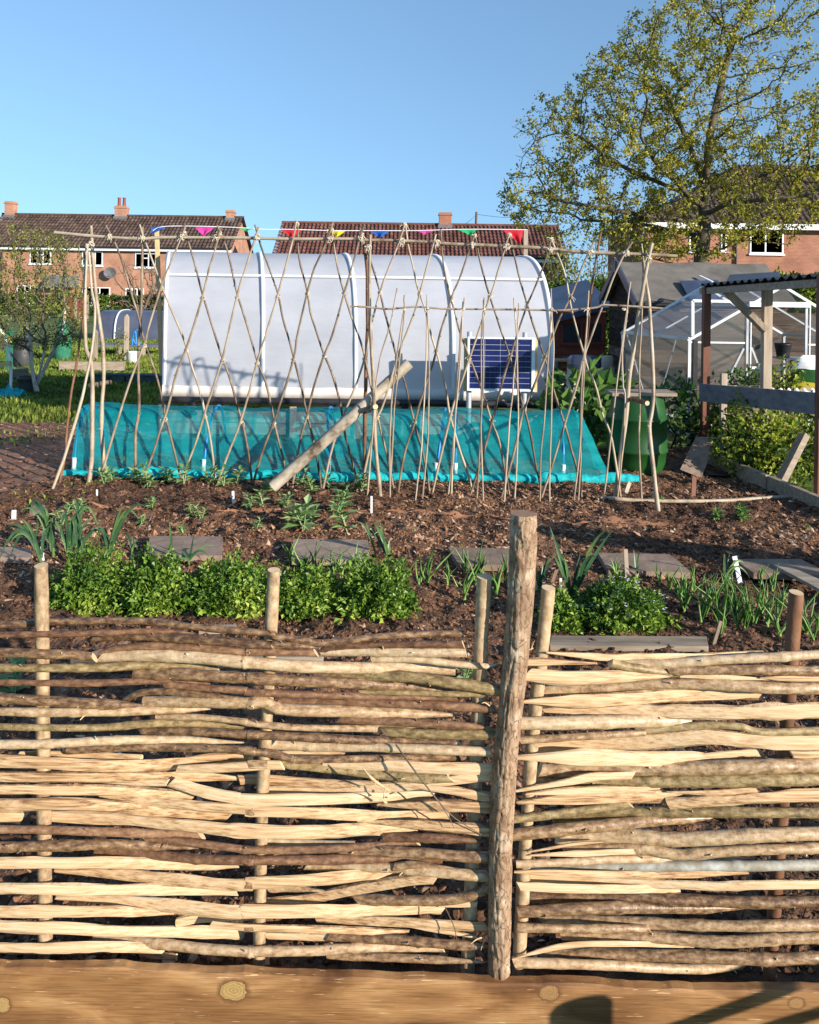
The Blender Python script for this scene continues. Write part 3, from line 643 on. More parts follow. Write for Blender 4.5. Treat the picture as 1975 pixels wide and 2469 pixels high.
# right panel: stakes D and E, family 0 in front of D, 1 in front of E
SD, SE = (1290, 0), (1890, 0)
RIGHT = thing('woven_fence_panel', 'narrower woven hurdle right of the tall bark post, broad pale split rods near its top', 'hurdle fence', at(1500, 2330, 1.98), 'woven hurdle panels')
stake([(1323, 1417), (1308, 1560), (1290, 1720), (1272, 1950), (1253, 2330)], .0165, RIGHT, MT['stake'], 4)
stake([(1920, 1428), (1910, 1560), (1895, 1780), (1875, 2080), (1856, 2350)], .0165, RIGHT, MT['stake_r'], 5)
q5 = lambda p: (1175 + p[0] * .4638, 1450 + p[1] * .4638)
q6 = lambda p: (1175 + p[0] * .4638, 1900 + p[1] * .4638)
E_ = 2150
SP2 = []
def T5(k, f, d, *p): SP2.append((q5, (k, f, d, list(p))))
def T6(k, f, d, *p): SP2.append((q6, (k, f, d, list(p))))
T5('s', 0, 34, (310, 265), (600, 290), (800, 288), (1100, 284), (1430, 275))
T5('b', 1, 44, (640, 322), (900, 325), (1200, 305), (1500, 290), (1725, 276), (E_, 262))
T5('s', 0, 40, (190, 318), (350, 318), (570, 322))
T5('s', 0, 66, (215, 380), (400, 398), (700, 390), (1000, 376))
T5('s', 1, 30, (1000, 380), (1250, 395), (1480, 406))
T5('b', 1, 44, (940, 356), (1200, 356), (1500, 357), (1725, 360), (E_, 364))
T5('s', 1, 28, (1420, 398), (1600, 402), (E_, 408))
T5('g', 0, 40, (640, 320), (800, 352), (1000, 376), (1200, 386))
T5('b', 1, 50, (290, 466), (600, 446), (900, 430), (1200, 435), (1500, 450), (1725, 452), (E_, 452))
T5('s', 0, 66, (195, 520), (500, 516), (900, 492), (1300, 475), (1420, 480))
T5('s', 1, 70, (280, 566), (700, 566), (1100, 576), (1500, 572), (1725, 566), (E_, 560))
T5('b', 0, 58, (150, 635), (500, 630), (900, 620), (1050, 626))
T5('b', 0, 32, (170, 722), (600, 696), (820, 684))
T5('g', 1, 34, (780, 672), (1100, 645), (1300, 650), (1430, 680), (1725, 672), (E_, 668))
T5('s', 1, 78, (240, 766), (600, 746), (1000, 712), (1200, 704), (1400, 726), (1725, 734), (E_, 738))
T5('s', 0, 72, (160, 810), (600, 816), (1000, 820), (1200, 810))
T5('s', 0, 40, (1100, 816), (1300, 795), (1430, 790))
T5('s', 1, 40, (1580, 792), (1725, 798), (E_, 800))
T5('b', 1, 64, (270, 880), (600, 870), (1000, 870), (1400, 860), (1725, 850), (E_, 838))
T5('g', 1, 62, (240, 930), (600, 945), (900, 936), (1300, 930), (1725, 920), (E_, 908))
T5('s', 0, 42, (150, 985), (400, 942), (560, 912), (760, 905))
T5('s', 0, 62, (160, 1046), (500, 1022), (900, 1014), (1100, 1030))
T5('s', 0, 40, (200, 1000), (500, 985), (900, 970))
T6('s', 1, 58, (940, 82), (1200, 66), (1500, 46), (1725, 36), (E_, 20))
T6('s', 1, 34, (930, 20), (1200, 25), (1400, 12))
T6('g', 0, 38, (120, 165), (400, 130), (740, 82))
T6('g', 1, 50, (340, 162), (700, 126), (1000, 124), (1300, 126), (1725, 130), (E_, 134))
T6('b', 0, 54, (120, 246), (500, 206), (900, 166), (1170, 155))
T6('b', 1, 64, (370, 250), (700, 248), (1000, 266), (1400, 246), (1725, 236), (E_, 226))
T6('s', 0, 26, (210, 332), (450, 292), (600, 280))
T6('b', 1, 48, (400, 322), (800, 316), (1000, 346), (1300, 326), (1725, 312), (E_, 300))
T6('s', 0, 30, (220, 350), (500, 340), (840, 326))
T6('b', 0, 36, (150, 396), (400, 386), (700, 371), (1390, 366))
T6('l', 1, 48, (230, 420), (600, 410), (1000, 405), (1400, 405), (1725, 400), (E_, 396))
T6('s', 0, 36, (140, 436), (500, 450), (1000, 450), (1390, 440))
T6('s', 1, 44, (220, 470), (700, 490), (1200, 511), (1400, 506), (1725, 500), (E_, 494))
T6('s', 0, 40, (160, 511), (500, 526), (1000, 526))
T6('b', 1, 54, (220, 565), (600, 570), (1000, 581), (1400, 595), (1725, 590), (E_, 586))
T6('b', 0, 54, (160, 646), (500, 626), (900, 620), (1350, 622))
T6('b', 1, 50, (290, 690), (700, 696), (1200, 716), (1725, 711), (E_, 708))
T6('b', 0, 40, (155, 726), (500, 731), (840, 730))
T6('b', 1, 54, (380, 755), (800, 771), (1200, 800), (1500, 786), (1725, 780), (E_, 772))
T6('s', 0, 26, (130, 886), (400, 822), (700, 810), (1080, 816))
T6('b', 1, 54, (250, 870), (700, 866), (1200, 881), (1500, 890), (1725, 881), (E_, 874))
T6('b', 0, 44, (140, 906), (600, 921), (1100, 942), (1330, 915))
for k, (cv, sp) in enumerate(SP2): rod(sp, cv, [SD, SE], RIGHT, 200 + k, .4638)
# loose bits on the panels: a thin twig, curled bark, splinters
mb = MB(); tw = [at(x, y, YH(x) - d) for x, y, d in ((955, 1795, .03), (990, 1845, .06), (1020, 1885, .07), (1060, 1935, .06), (1100, 1975, .05), (1165, 2015, .04))]
mb.tube(tw, [.0022, .0018, .001], 6, 20, 0, .5); mb.build('twig', MT['twig'], LEFT); mb = MB(); mb.tube([tw[3], at(1085, 1975, 1.93), at(1095, 1998, 1.93)], [.0014, .0006], 5, 8, 0, .5); mb.build('twig', MT['twig'], LEFT); mb = MB()
mb.tube([at(1073, 2187, 1.95), at(1095, 2235, 1.93), at(1102, 2270, 1.93)], [.0014, .001], 5, 8)
mb.build('twig', MT['twig'], LEFT)
mb = MB()
for k in range(16):
    x, y = random.choice([(1172, 2130), (1195, 1875), (1190, 1700), (1180, 2260), (1262, 1575), (1275, 1565), (1240, 2075), (935, 1925)])
    a = at(x + random.uniform(-12, 12), y + random.uniform(-12, 12), YH(x) - .035); d = np.array([random.uniform(-1, 1), random.uniform(-.6, 0), random.uniform(-.7, .9)]) * random.uniform(.015, .045)
    mb.tube([a, a + d * .6 + np.array([0, 0, .004]), a + d], [.002, .0015, .0004], 5, 6)
mb.tube([at(875, 1852, 1.93), at(900, 1880, 1.92), at(942, 1908, 1.93)], [.001, .004, .001], 6, 12)
mb.build('splinter', MT['split'], LEFT)
mb = MB(); v = []
for t in np.linspace(0, 1, 16):
    a = math.pi * 1.25 * t - .5
    for w in (-1, 1): v.append(at(1180 + 26 * math.cos(a), 1585 - 30 * math.sin(-a), 1.95 + .012 * w))
mb.grid(np.array(v).reshape(16, 2, 3)); mb.build('bark_strip', MT['bark_d'], LEFT)

# tall bark post between the panels
P = [at(x, y, 1.94) for x, y in ((1263, 1238), (1262, 1300), (1254, 1450), (1236, 1650), (1216, 1850), (1207, 2050), (1203, 2345))]
q = spline(P, 330); q = np.vstack([q, q[-1] + np.array([0, 0, -.1])]); K = len(q); n = 64
a = np.arange(n) * 2 * math.pi / n
zz = np.cumsum(np.r_[0, np.linalg.norm(np.diff(q, axis=0), axis=1)])
rad = np.interp(zz, [0, .1, .5, zz[-1]], [.0305, .031, .0285, .026])
c3 = np.stack(np.broadcast_arrays(np.cos(a)[None] * 7, np.sin(a)[None] * 7, zz[:, None] * 24), -1)
crk = np.abs(fbm(c3 * .6, 3, 77)); dsp = -.0042 * np.clip(.17 - crk, 0, 1) / .17 + .0016 * fbm(c3, 3, 78) + .0016 * vnoise(c3 * np.array([.3, .3, .1]), 3)
prof = (rad[:, None] + dsp)[..., None] * np.stack([np.cos(a), np.sin(a)], -1)[None]
mb = MB().sweep(q, prof, 0, .5, True, 1)
mb.build('wooden_post', [MT['post_bark'], MT['old_cut']])
tag(bpy.data.objects['wooden_post'], 'tall thick round post with cracked bark, standing between the two woven panels', 'post')

# ================================================================== BEAN TRELLIS of hazel poles
def YT(px): return 6.86 - .00042 * (px - 240)       # the row of feet runs slightly towards the camera on the right
TRE = thing('bean_trellis', 'tall trellis of crossed hazel poles tied under one long ridge pole, before the teal net', 'trellis', at(900, 1170, 6.6))
pk = [0]
def pole(conv, pts, r, dy=0.0, m='pole', par=TRE, name='pole', Yf=YT, foot=.12, dy2=None):
    pk[0] += 1; k = pk[0]
    P = np.array([conv(p) for p in pts]); K = len(P)
    dys = np.linspace(dy, dy if dy2 is None else dy2, K)
    Q = np.array([at(a, b, Yf(a) + d) for (a, b), d in zip(P, dys)])
    if foot:
        i = -1 if Q[-1, 2] < Q[0, 2] else 0; j = -2 if i == -1 else 1
        Q[i] = Q[i] + nrm(Q[i] - Q[j]) * foot
    n = 34; q = spline(Q, n); L = np.linalg.norm(np.diff(q, axis=0), axis=1).sum(); s = np.linspace(0, L, n)
    w = np.stack([fbm(np.stack([s * 3.2, np.full(n, k * 2.3 + c), 0 * s], -1), 2, k + c) for c in (0, 30, 60)], -1) * .0055
    q = q + w
    rr = r * .92 * .40580 / FPX * Yf(P[K // 2, 0])
    rad = rr * (1.0 + .1 * fbm(np.stack([s * 7, np.full(n, k), 0 * s], -1), 2, k)) * (np.interp(s, [0, L], [.78, 1.08]) if Q[0, 2] > Q[-1, 2] + .3 else 1)
    mb = MB().tube(q, rad, 9, None, 0, .5, 1, .05, k)
    g = np.random.default_rng(k)
    if rr > .006:
        for t in g.uniform(.05, .85, 5):
            i = int(t * n); d = nrm(g.normal(size=3) + np.array([0, -.4, .2])); mb.tube([q[i] + d * rad[i] * .6, q[i] + d * (rad[i] + g.uniform(.004, .016))], [rr * .4, rr * .2], 5, 2, 0, .5, 1)
    mb.build(name, [MT[m], MT['cut']], par); return q
T_ = lambda *p: list(p)
# left end: stout legs of the A-frame
pole(A_, T_((540, 235), (546, 340), (570, 650), (608, 940), (616, 1150), (604, 1300), (606, 1500), (628, 1740)), 14, .25, dy2=.03, name='end_leg')
pole(A_, T_((514, 335), (506, 600), (510, 940), (545, 1060), (552, 1300), (545, 1600), (520, 1812)), 14, .10, dy2=-.22, name='end_leg')
pole(A_, T_((530, 385), (545, 600), (568, 740), (540, 1000), (490, 1250), (420, 1500), (350, 1700), (275, 1890)), 9.5, .02, dy2=-.55)
pole(A_, T_((505, 700), (490, 830), (450, 1080), (420, 1230), (392, 1480), (375, 1650), (345, 1800)), 8.5, .15, dy2=-.25, m='stake_r')
pole(A_, T_((535, 1178), (575, 1176), (655, 1163)), 15, -.06, dy2=.35, foot=0, name='cross_bar')
# ridge
pole(A_, T_((320, 272), (530, 290), (700, 301), (830, 309), (1000, 300), (1500, 306), (1725, 311), (2070, 312), (2130, 315)), 10.5, .0, foot=0, name='ridge_pole')
pole(B_, T_((545, 246), (800, 250), (1000, 258), (1200, 270), (1420, 280), (1600, 290), (1725, 300), (1765, 305), (1965, 318), (2265, 325), (2445, 341)), 11, .02, foot=0, name='ridge_pole')
pole(A_, T_((845, 240), (846, 500), (832, 800), (825, 1000), (826, 1300), (804, 1500), (810, 1725)), 10, .06)
D_ = [(A_, [(630, 230), (690, 350), (760, 550), (810, 730), (850, 900), (900, 1030), (950, 1200), (985, 1370), (1020, 1500), (1075, 1725)]),
      (A_, [(825, 225), (870, 340), (940, 530), (1000, 690), (1060, 830), (1110, 980), (1170, 1170), (1215, 1330), (1245, 1480), (1275, 1735)]),
      (A_, [(1090, 230), (1150, 430), (1200, 620), (1270, 850), (1315, 990), (1370, 1150), (1410, 1310), (1440, 1400), (1475, 1580), (1495, 1765)]),
      (A_, [(1295, 230), (1350, 380), (1385, 530), (1420, 670), (1480, 860), (1530, 1040), (1580, 1170), (1620, 1350), (1650, 1480), (1690, 1650), (1700, 1740)]),
      (A_, [(1510, 225), (1550, 350), (1600, 480), (1650, 640), (1680, 780), (1725, 930), (1765, 1094), (1795, 1204), (1825, 1354), (1860, 1494), (1885, 1624), (1905, 1774)]),
      (B_, [(190, 150), (200, 350), (250, 540), (270, 670), (310, 800), (350, 930), (400, 1060), (440, 1200), (470, 1380), (510, 1530), (560, 1715)]),
      (B_, [(390, 150), (430, 400), (470, 560), (510, 700), (560, 840), (590, 940), (612, 1020), (640, 1180), (680, 1350), (720, 1510), (745, 1650), (760, 1715)]),
      (B_, [(560, 170), (640, 420), (690, 590), (730, 740), (780, 930), (830, 1110), (870, 1260), (900, 1390), (940, 1530), (970, 1705)]),
      (B_, [(830, 155), (860, 330), (900, 500), (950, 650), (980, 800), (1020, 930), (1070, 1130), (1100, 1290), (1150, 1480), (1200, 1630), (1230, 1725)]),
      (B_, [(1040, 180), (1060, 380), (1090, 540), (1130, 690), (1170, 830), (1220, 960), (1280, 1120), (1340, 1310), (1390, 1440), (1420, 1590), (1440, 1700)]),
      (B_, [(1245, 200), (1280, 400), (1330, 580), (1390, 760), (1450, 930), (1490, 1080), (1540, 1260), (1580, 1430), (1610, 1600), (1640, 1725)]),
      (B_, [(1450, 215), (1500, 420), (1550, 610), (1600, 780), (1660, 960), (1710, 1130), (1775, 1330), (1815, 1480), (1850, 1600), (1870, 1720)]),
      (C_, [(135, 240), (210, 440), (240, 590), (270, 720), (320, 890), (350, 1000), (400, 1120), (440, 1280), (490, 1400), (530, 1620), (545, 1730)])]
U_ = [(A_, [(1105, 225), (1070, 320), (1000, 480), (960, 590), (880, 850), (860, 930), (760, 1200), (680, 1450), (600, 1715)]),
      (A_, [(1310, 240), (1290, 330), (1250, 470), (1205, 640), (1100, 980), (1040, 1150), (990, 1340), (920, 1560), (850, 1735)]),
      (A_, [(1540, 235), (1460, 470), (1410, 650), (1330, 980), (1290, 1120), (1215, 1360), (1150, 1560), (1080, 1735)]),
      (A_, [(1765, 200), (1725, 370), (1650, 640), (1590, 850), (1530, 1040), (1480, 1230), (1430, 1390), (1350, 1600), (1300, 1745)]),
      (B_, [(400, 140), (350, 280), (290, 420), (250, 560), (190, 820), (170, 930), (110, 1150), (50, 1320), (-10, 1480), (-72, 1695)]),
      (B_, [(585, 150), (545, 280), (510, 420), (470, 560), (400, 800), (350, 930), (290, 1120), (250, 1290), (200, 1480), (165, 1700)]),
      (B_, [(830, 150), (790, 270), (720, 440), (680, 560), (640, 700), (590, 950), (540, 1100), (480, 1250), (400, 1470), (350, 1695)]),
      (B_, [(1010, 205), (970, 380), (920, 550), (870, 720), (800, 900), (760, 1020), (690, 1240), (650, 1350), (570, 1690)]),
      (B_, [(1240, 220), (1160, 460), (1100, 600), (1040, 800), (1010, 930), (950, 1110), (890, 1320), (830, 1500), (795, 1725)]),
      (B_, [(1450, 205), (1420, 300), (1370, 470), (1330, 590), (1270, 780), (1210, 960), (1150, 1130), (1100, 1290), (1050, 1500), (1000, 1725)]),
      (B_, [(1700, 235), (1660, 370), (1600, 530), (1550, 640), (1480, 860), (1450, 960), (1390, 1150), (1350, 1310), (1290, 1530), (1230, 1715)]),
      (C_, [(395, 250), (330, 370), (250, 580), (190, 700), (110, 900), (90, 960), (0, 1180), (-45, 1290), (-85, 1480), (-145, 1695)]),
      (C_, [(620, 250), (560, 340), (510, 450), (460, 590), (400, 740), (350, 880), (320, 960), (290, 1080), (220, 1310), (150, 1550), (95, 1715)])]
qd = [pole(c, p, 7.5, .035) for c, p in D_]
qu = [pole(c, p, 7.5, -.03) for c, p in U_]
pole(B_, T_((570, 200), (600, 380), (606, 700), (600, 1000), (592, 1300), (590, 1715)), 13, .22, name='middle_leg', m='stake_r')
pole(B_, T_((620, 215), (621, 500), (626, 800), (640, 1100), (652, 1450), (685, 1785)), 12.5, .02, dy2=-.22, name='middle_leg')
pole(B_, T_((600, 1260), (655, 1234)), 16, .25, dy2=-.22, foot=0, name='cross_bar')
pole(C_, T_((425, 200), (385, 450), (360, 650), (340, 900), (312, 1200), (311, 1500), (310, 1735)), 9.5, .08, m='stake_r')
pole(C_, T_((735, 262), (690, 480), (640, 760), (602, 1000), (580, 1250), (535, 1600), (520, 1735)), 15, -.02, dy2=.08, name='end_leg')
pole(C_, T_((678, 365), (710, 620), (728, 850), (735, 1200), (720, 1400), (742, 1650), (768, 1865)), 14, .05, dy2=-.35, name='end_leg')
pole(C_, T_((673, 265), (682, 400), (672, 700), (660, 900), (662, 1200), (655, 1450), (670, 1775)), 6.5, .2, dy2=.1)
pole(C_, T_((545, 1172), (620, 1190), (706, 1215)), 15, .25, dy2=-.25, foot=0, name='cross_bar', m='stake_r')
# twine ties where poles cross and at the ridge
def tie(p, r, par=TRE, tails=3):
    p = np.asarray(p, float); g = np.random.default_rng(int(abs(p[0]) * 1e5)); mb = MB()
    for k in range(4):
        ax = nrm(g.normal(size=3) * np.array([1, .5, 1])); u = nrm(np.cross(ax, [0.3, 1, .2])); w = np.cross(ax, u); a = np.linspace(0, 6.28, 14)
        mb.tube(p + r * (np.cos(a)[:, None] * u + np.sin(a)[:, None] * w), .0028, 4)
    for k in range(tails):
        d = np.array([g.uniform(-1, 1), -.7, g.uniform(-1, .5)]) * .03; mb.tube([p + d * .3, p + d, p + d * 1.3 + np.array([0, 0, -.012])], [.0028, .002], 4, 6)
    mb.build('twine_tie', MT['twine'], par)
def cross(q1, q2):
    d = np.linalg.norm((q1[:, None] - q2[None])[..., [0, 2]], axis=-1); i, j = np.unravel_index(d.argmin(), d.shape)
    return (q1[i] + q2[j]) / 2, d.min(), q1[i]
nt_ = 0
fine = lambda q: spline(q, 240)
fd = [fine(q) for q in qd]; fu = [fine(q) for q in qu]
for a in fd:
    for b in fu:
        p, dmin, _ = cross(a, b)
        if dmin < .02 and .25 < p[2] and nt_ < 46: tie(p, .018); nt_ += 1
for (c, p) in ((A_, (652, 298)), (A_, (845, 305)), (A_, (1082, 300)), (A_, (1285, 303)), (A_, (1525, 306)), (B_, (380, 240)), (B_, (565, 235)), (B_, (810, 250)), (B_, (1020, 260)), (B_, (1230, 272)), (B_, (1435, 282)), (C_, (125, 300)), (C_, (370, 318)), (C_, (580, 322)), (A_, (545, 340)), (B_, (612, 290)), (C_, (712, 350))):
    x, y = c(p); tie(at(x, y, YT(x) - .02), .026, tails=4)

# ================================================================== lower row of canes
CAN = thing('cane_row', 'lower row of upright sticks tied to one thin rail in front of the solar panel', 'cane support', gnd(1300, 1210))
YC = lambda px: 6.30 - .00022 * (px - 1200)
pole(B_, T_((500, 640), (620, 641), (730, 650), (900, 640), (1050, 655), (1250, 655), (1500, 656), (1725, 660), (1905, 651), (1965, 645), (2000, 630), (2065, 626), (2365, 650)), 6.5, .05, m='cane', par=CAN, Yf=YC, foot=0, name='rail')
for pts in ([(780, 530), (745, 740), (685, 950), (655, 1150), (640, 1400), (612, 1720)], [(825, 570), (820, 680), (780, 960), (742, 1300), (740, 1780)], [(832, 640), (805, 900), (780, 1150), (755, 1400), (738, 1775)],
            [(965, 570), (960, 800), (950, 1100), (925, 1500), (895, 1765)], [(960, 640), (970, 900), (966, 1300), (962, 1500), (935, 1780)], [(1185, 585), (1160, 830), (1130, 1200), (1110, 1500), (1085, 1755)],
            [(1170, 610), (1152, 1000), (1132, 1300), (1112, 1600), (1106, 1770)], [(1302, 590), (1282, 900), (1280, 1200), (1270, 1500), (1255, 1755)], [(1293, 600), (1298, 900), (1286, 1250), (1285, 1500), (1293, 1775)],
            [(1480, 590), (1490, 900), (1472, 1080), (1442, 1400), (1425, 1755)], [(1502, 620), (1498, 1000), (1498, 1400), (1480, 1795)], [(1702, 530), (1690, 800), (1662, 1200), (1642, 1500), (1630, 1775)], [(1696, 640), (1710, 900), (1700, 1200), (1692, 1500), (1686, 1805)],
            [(1920, 545), (1912, 760), (1885, 1050), (1866, 1500), (1832, 1780)], [(1914, 650), (1896, 1000), (1880, 1350), (1870, 1600), (1856, 1810)], [(2170, 490), (2137, 720), (2086, 1100), (2056, 1400), (2010, 1785)], [(2155, 660), (2126, 900), (2124, 1100), (2136, 1200), (2110, 1600), (2090, 1812)]):
    pole(B_, pts, 5.6, 0.0, m='cane', par=CAN, Yf=YC, name='cane')
for x in (825, 965, 1175, 1298, 1492, 1700, 1915, 2130): p = B_((x, 655)); tie(at(p[0], p[1], YC(p[0])), .013, CAN)

# ================================================================== TEAL NET TUNNEL
NET = thing('netting_cloche', 'low teal mesh cloche over blue hoops, lying along the foot of the bean trellis', 'crop cover', gnd(820, 1168))
f0, f1 = gnd(178, 1160), gnd(1470, 1172)                # front hem
f0[1] = f1[1] = 6.98
f0 = np.array([at(168, 1160, 6.98)[0], 6.98, 0]); f1 = np.array([at(1478, 1172, 6.98)[0], 6.98, 0])
nu, nv = 150, 40
zt0 = .62
V = np.zeros((nu, nv, 3))
for i, t in enumerate(np.linspace(0, 1, nu)):
    bx = f0[0] + (f1[0] - f0[0]) * t
    # at the ends the mesh is gathered: top set in from the hem
    tx = at(207, 985, 7.35)[0] + (at(1395, 995, 7.35)[0] - at(207, 985, 7.35)[0]) * t
    sag = -.022 * abs(math.sin(math.pi * t * 4.0)) * (1 if .05 < t < .95 else .3)
    for j, s in enumerate(np.linspace(0, 1, nv)):
        zz = float(np.interp(s, [0, .30, .38, .44, .62, .70, 1], [0, .82, .97, 1, 1, .95, 0])); yy = 6.98 + float(np.interp(s, [0, .30, .38, .44, .62, .70, 1], [0, .17, .225, .28, .58, .66, .84]))
        h = zz; zz = zz * (.535 + sag)
        V[i, j] = (bx + (tx - bx) * h, yy, zz)
pn = np.stack([V[..., 0] * 2.2, V[..., 1] * 2, V[..., 2] * 5 + V[..., 0] * 1.2], -1)
wr = .024 * fbm(pn, 4, 51) + .03 * np.abs(fbm(pn * np.array([2.5, 2, .8]), 3, 52))
V[..., 1] += wr * np.sin(np.linspace(0, math.pi, nv))[None] ** .3; V[..., 2] += .4 * wr * np.sin(np.linspace(0, math.pi, nv))[None]
V[..., 2] = np.maximum(V[..., 2], .03)
mb = MB().grid(V)
mb.build('mesh_cover', MT['net'], NET)
for e, (sgn) in ((0, -1), (-1, 1)):                 # the gathered end panels
    ring = V[e]; c = ring.mean(0); n2 = 10; G = []
    for k in range(n2):
        f = k / (n2 - 1); row = ring * (1 - f) + (np.array([c[0] + sgn * (.10 if e else .04), 7.4, .03])) * f
        row = row + .012 * fbm(row * 9 + k, 2, 60)[:, None] * np.array([1, .3, .3]); G.append(row)
    MB().grid(np.array(G)).build('end_panel', MT['net'], NET)
hx = np.linspace(at(150, 1162, 6.93)[0], at(1540, 1172, 6.93)[0], 260)
hp = np.stack([hx, 6.93 + .012 * fbm(np.stack([hx * 4, 0 * hx, 0 * hx], -1), 3, 5), .038 + .012 * fbm(np.stack([hx * 6, 0 * hx + 4, 0 * hx], -1), 3, 6)], -1)
mb = MB().tube(hp, .042 * (1 + .35 * fbm(np.stack([hx * 5, 0 * hx + 9, 0 * hx], -1), 3, 7)), 12, None, 0, .5, None, .22, 4); mb.build('bunched_hem', MT['net_hem'], NET)
for kx, (top, bot) in enumerate(((A_((505, 1335)), A_((440, 1690))), (A_((1268, 1350)), A_((1210, 1700))), (B_((372, 1265)), B_((376, 1680))), (B_((1130, 1330)), B_((1128, 1690))), (B_((1060, 1290)), B_((1015, 1600))), (C_((190, 1330)), C_((205, 1650))))):
    a = at(bot[0], bot[1], 7.04); b = at(top[0], top[1] + 40, 7.3); b[2] = .5; a[2] = .02
    cpt = [a, a * .55 + b * .45 + np.array([0, -.05, .06]), b, b + np.array([.02, .22, 0]), np.array([a[0] + .05, 7.78, .03])]
    h = MB().tube(cpt, .0105, 10, 40).build('hoop', MT['blue_pipe'], NET)
    MB().tube([a + [0, 0, -.02], a + [0, 0, .12]], .018, 10, 2).build('foot_cap', MT['white_plastic'], h)

# ================================================================== POLYTUNNEL
Yp = 9.0
PT = thing('polytunnel', 'large white polythene tunnel with pale ribs, behind the bean trellis', 'polytunnel', at(860, 1050, Yp))
bL, bR = at(392, 966, Yp), at(1334, 978, Yp); bR[2] = bL[2] = .42
dv = np.array([-.24, .97, 0]) * 1.02              # towards the ridge
def tun(t, s):      # s 0 front foot .. 2 back foot
    base = bL + (bR - bL) * t
    a = math.pi / 2 * s
    dep = 1 - math.copysign(abs(math.cos(a)) ** .8, math.cos(a)); hgt = abs(math.sin(a)) ** .62
    return base + dv * dep + np.array([0, 0, 1.60 * hgt])
nu, nv = 120, 60
V = np.array([[tun(t, s) for s in np.linspace(0, 2, nv)] for t in np.linspace(0, 1, nu)])
ww = .009 * fbm(np.stack([V[..., 0] * 1.4, V[..., 1], V[..., 2] * 3.5], -1), 4, 70); ribs_t = [0, .2555, .4935, .7435, 1.0]
dist = np.min(np.abs(np.linspace(0, 1, nu)[:, None] - np.array(ribs_t)[None]), 1)
V[..., 1] += (ww + .05 * np.minimum(dist * 4, .35)[:, None] * np.sin(np.linspace(0, math.pi, nv))[None] ** .5 * .6)
MB().grid(V).build('cover', MT['cover'], PT)
for t in (0, 1):
    ring = np.array([tun(t, s) for s in np.linspace(0, 2, 40)]); MB().add(ring, [list(range(40))]).build('end_sheet', MT['cover'], PT)
for t in ribs_t:
    tt = min(max(t, .004), .996)
    pts = np.array([tun(tt, s) for s in np.linspace(0, 2, 60)]) + np.array([0, -.012, .012])
    MB().sweep(pts, np.array([[-.021, -.003], [.021, -.003], [.021, .003], [-.021, .003]]), 0, .5, True, None, None).build('rib', MT['white_plastic'], PT)
sb = .52
pts = np.array([tun(t, sb) for t in np.linspace(0, 1, 40)]) + np.array([0, -.014, .004])
MB().sweep(pts, np.array([[-.006, -.014], [.006, -.014], [.006, .014], [-.006, .014]])).build('crop_bar', MT['white_plastic'], PT)
pts = np.array([tun(t, .035) for t in np.linspace(0, 1, 90)]); pts[:, 1] -= .014; pts[:, 2] = bL[2] + .055 + .006 * fbm(np.stack([pts[:, 0] * 5, 0 * pts[:, 0], 0 * pts[:, 0]], -1), 2, 3)
MB().sweep(pts, np.array([[-.006, -.06], [.01, -.06], [.01, .06], [-.006, .06]])).build('hem', MT['cover_hem'], PT)
MB().tube([bL + [-.02, -.06, -.035], bR + [.02, -.06, -.035]], .038, 12, 30).build('gutter', MT['black'], PT)
for t in (.08, .45, .62, .9):
    p = bL + (bR - bL) * t; MB().tube([p + [0, -.06, -.05], p + [0, -.05, -.16], p + [.03, -.02, -.2]], [.045, .03, .025], 10, 8).build('downpipe', MT['black'], PT)
for k, zz in enumerate((.07, .2)):
    for t in (0, .34, .67):
        MB().span(bL + (bR - bL) * t + [.01, .02, -.42 + zz - .06], bL + (bR - bL) * (t + .325) + [-.01, .06, -.42 + zz + .06]).build('base_board', MT['timber'], PT)
for t in (0, .12, .335, .5, .667, .85, .99):
    p = bL + (bR - bL) * t; MB().span(p + [-.035, -.02, -.44], p + [.035, .018, -.05]).build('base_post', MT['timber_v'], PT)

# ================================================================== SOLAR PANEL
Ys = 8.35
SOL = thing('solar_panel', 'dark blue solar panel in a white frame on two grey posts before the polytunnel', 'solar panel', at(1200, 1050, Ys))
p00, p10, p11, p01 = [at(x, y, Ys) for x, y in ((1126, 943), (1288, 942), (1292, 814), (1127, 812))]
p00[2] = p10[2] = (p00[2] + p10[2]) / 2; p01[2] = p11[2] = (p01[2] + p11[2]) / 2; p11[0] = p10[0]; p01[0] = p00[0]
def uvp(u, v, d=0): return p00 + (p10 - p00) * u + (p01 - p00) * v + np.array([0, d, 0])
mb = MB()
for (u0, v0, u1, v1) in ((0, 0, 1, .03), (0, .97, 1, 1), (0, .03, .025, .97), (.955, .03, 1, .97)): mb.span(uvp(u0, v0, -.02), uvp(u1, v1, .02))
mb.build('frame', MT['white_plastic'], SOL)
MB().span(uvp(.025, .03, -.005), uvp(.955, .97, .015)).build('backing', MT['silver'], SOL)
mb = MB(); g = np.random.default_rng(5)
for c in range(12):
    for r in range(9):
        u0 = .033 + c * (.915 / 12) + (.006 if c % 3 == 0 else .0015); u1 = .033 + (c + 1) * (.915 / 12) - (.001 if c % 3 != 2 else .004); v0 = .04 + r * (.92 / 9) + .006; v1 = .04 + (r + 1) * (.92 / 9) - .004
        mb.span(uvp(u0, v0, -.009), uvp(u1, v1, -.004), 0, g.uniform(0, 1) if c % 3 == 0 else .5)
mb.build('cells', MT['cell'], SOL)
for u in (-.055, 1.0):
    MB().span(uvp(u + .005, -.02, .022), uvp(u + .05, .97, .04)).build('batten', MT['batten'], SOL)
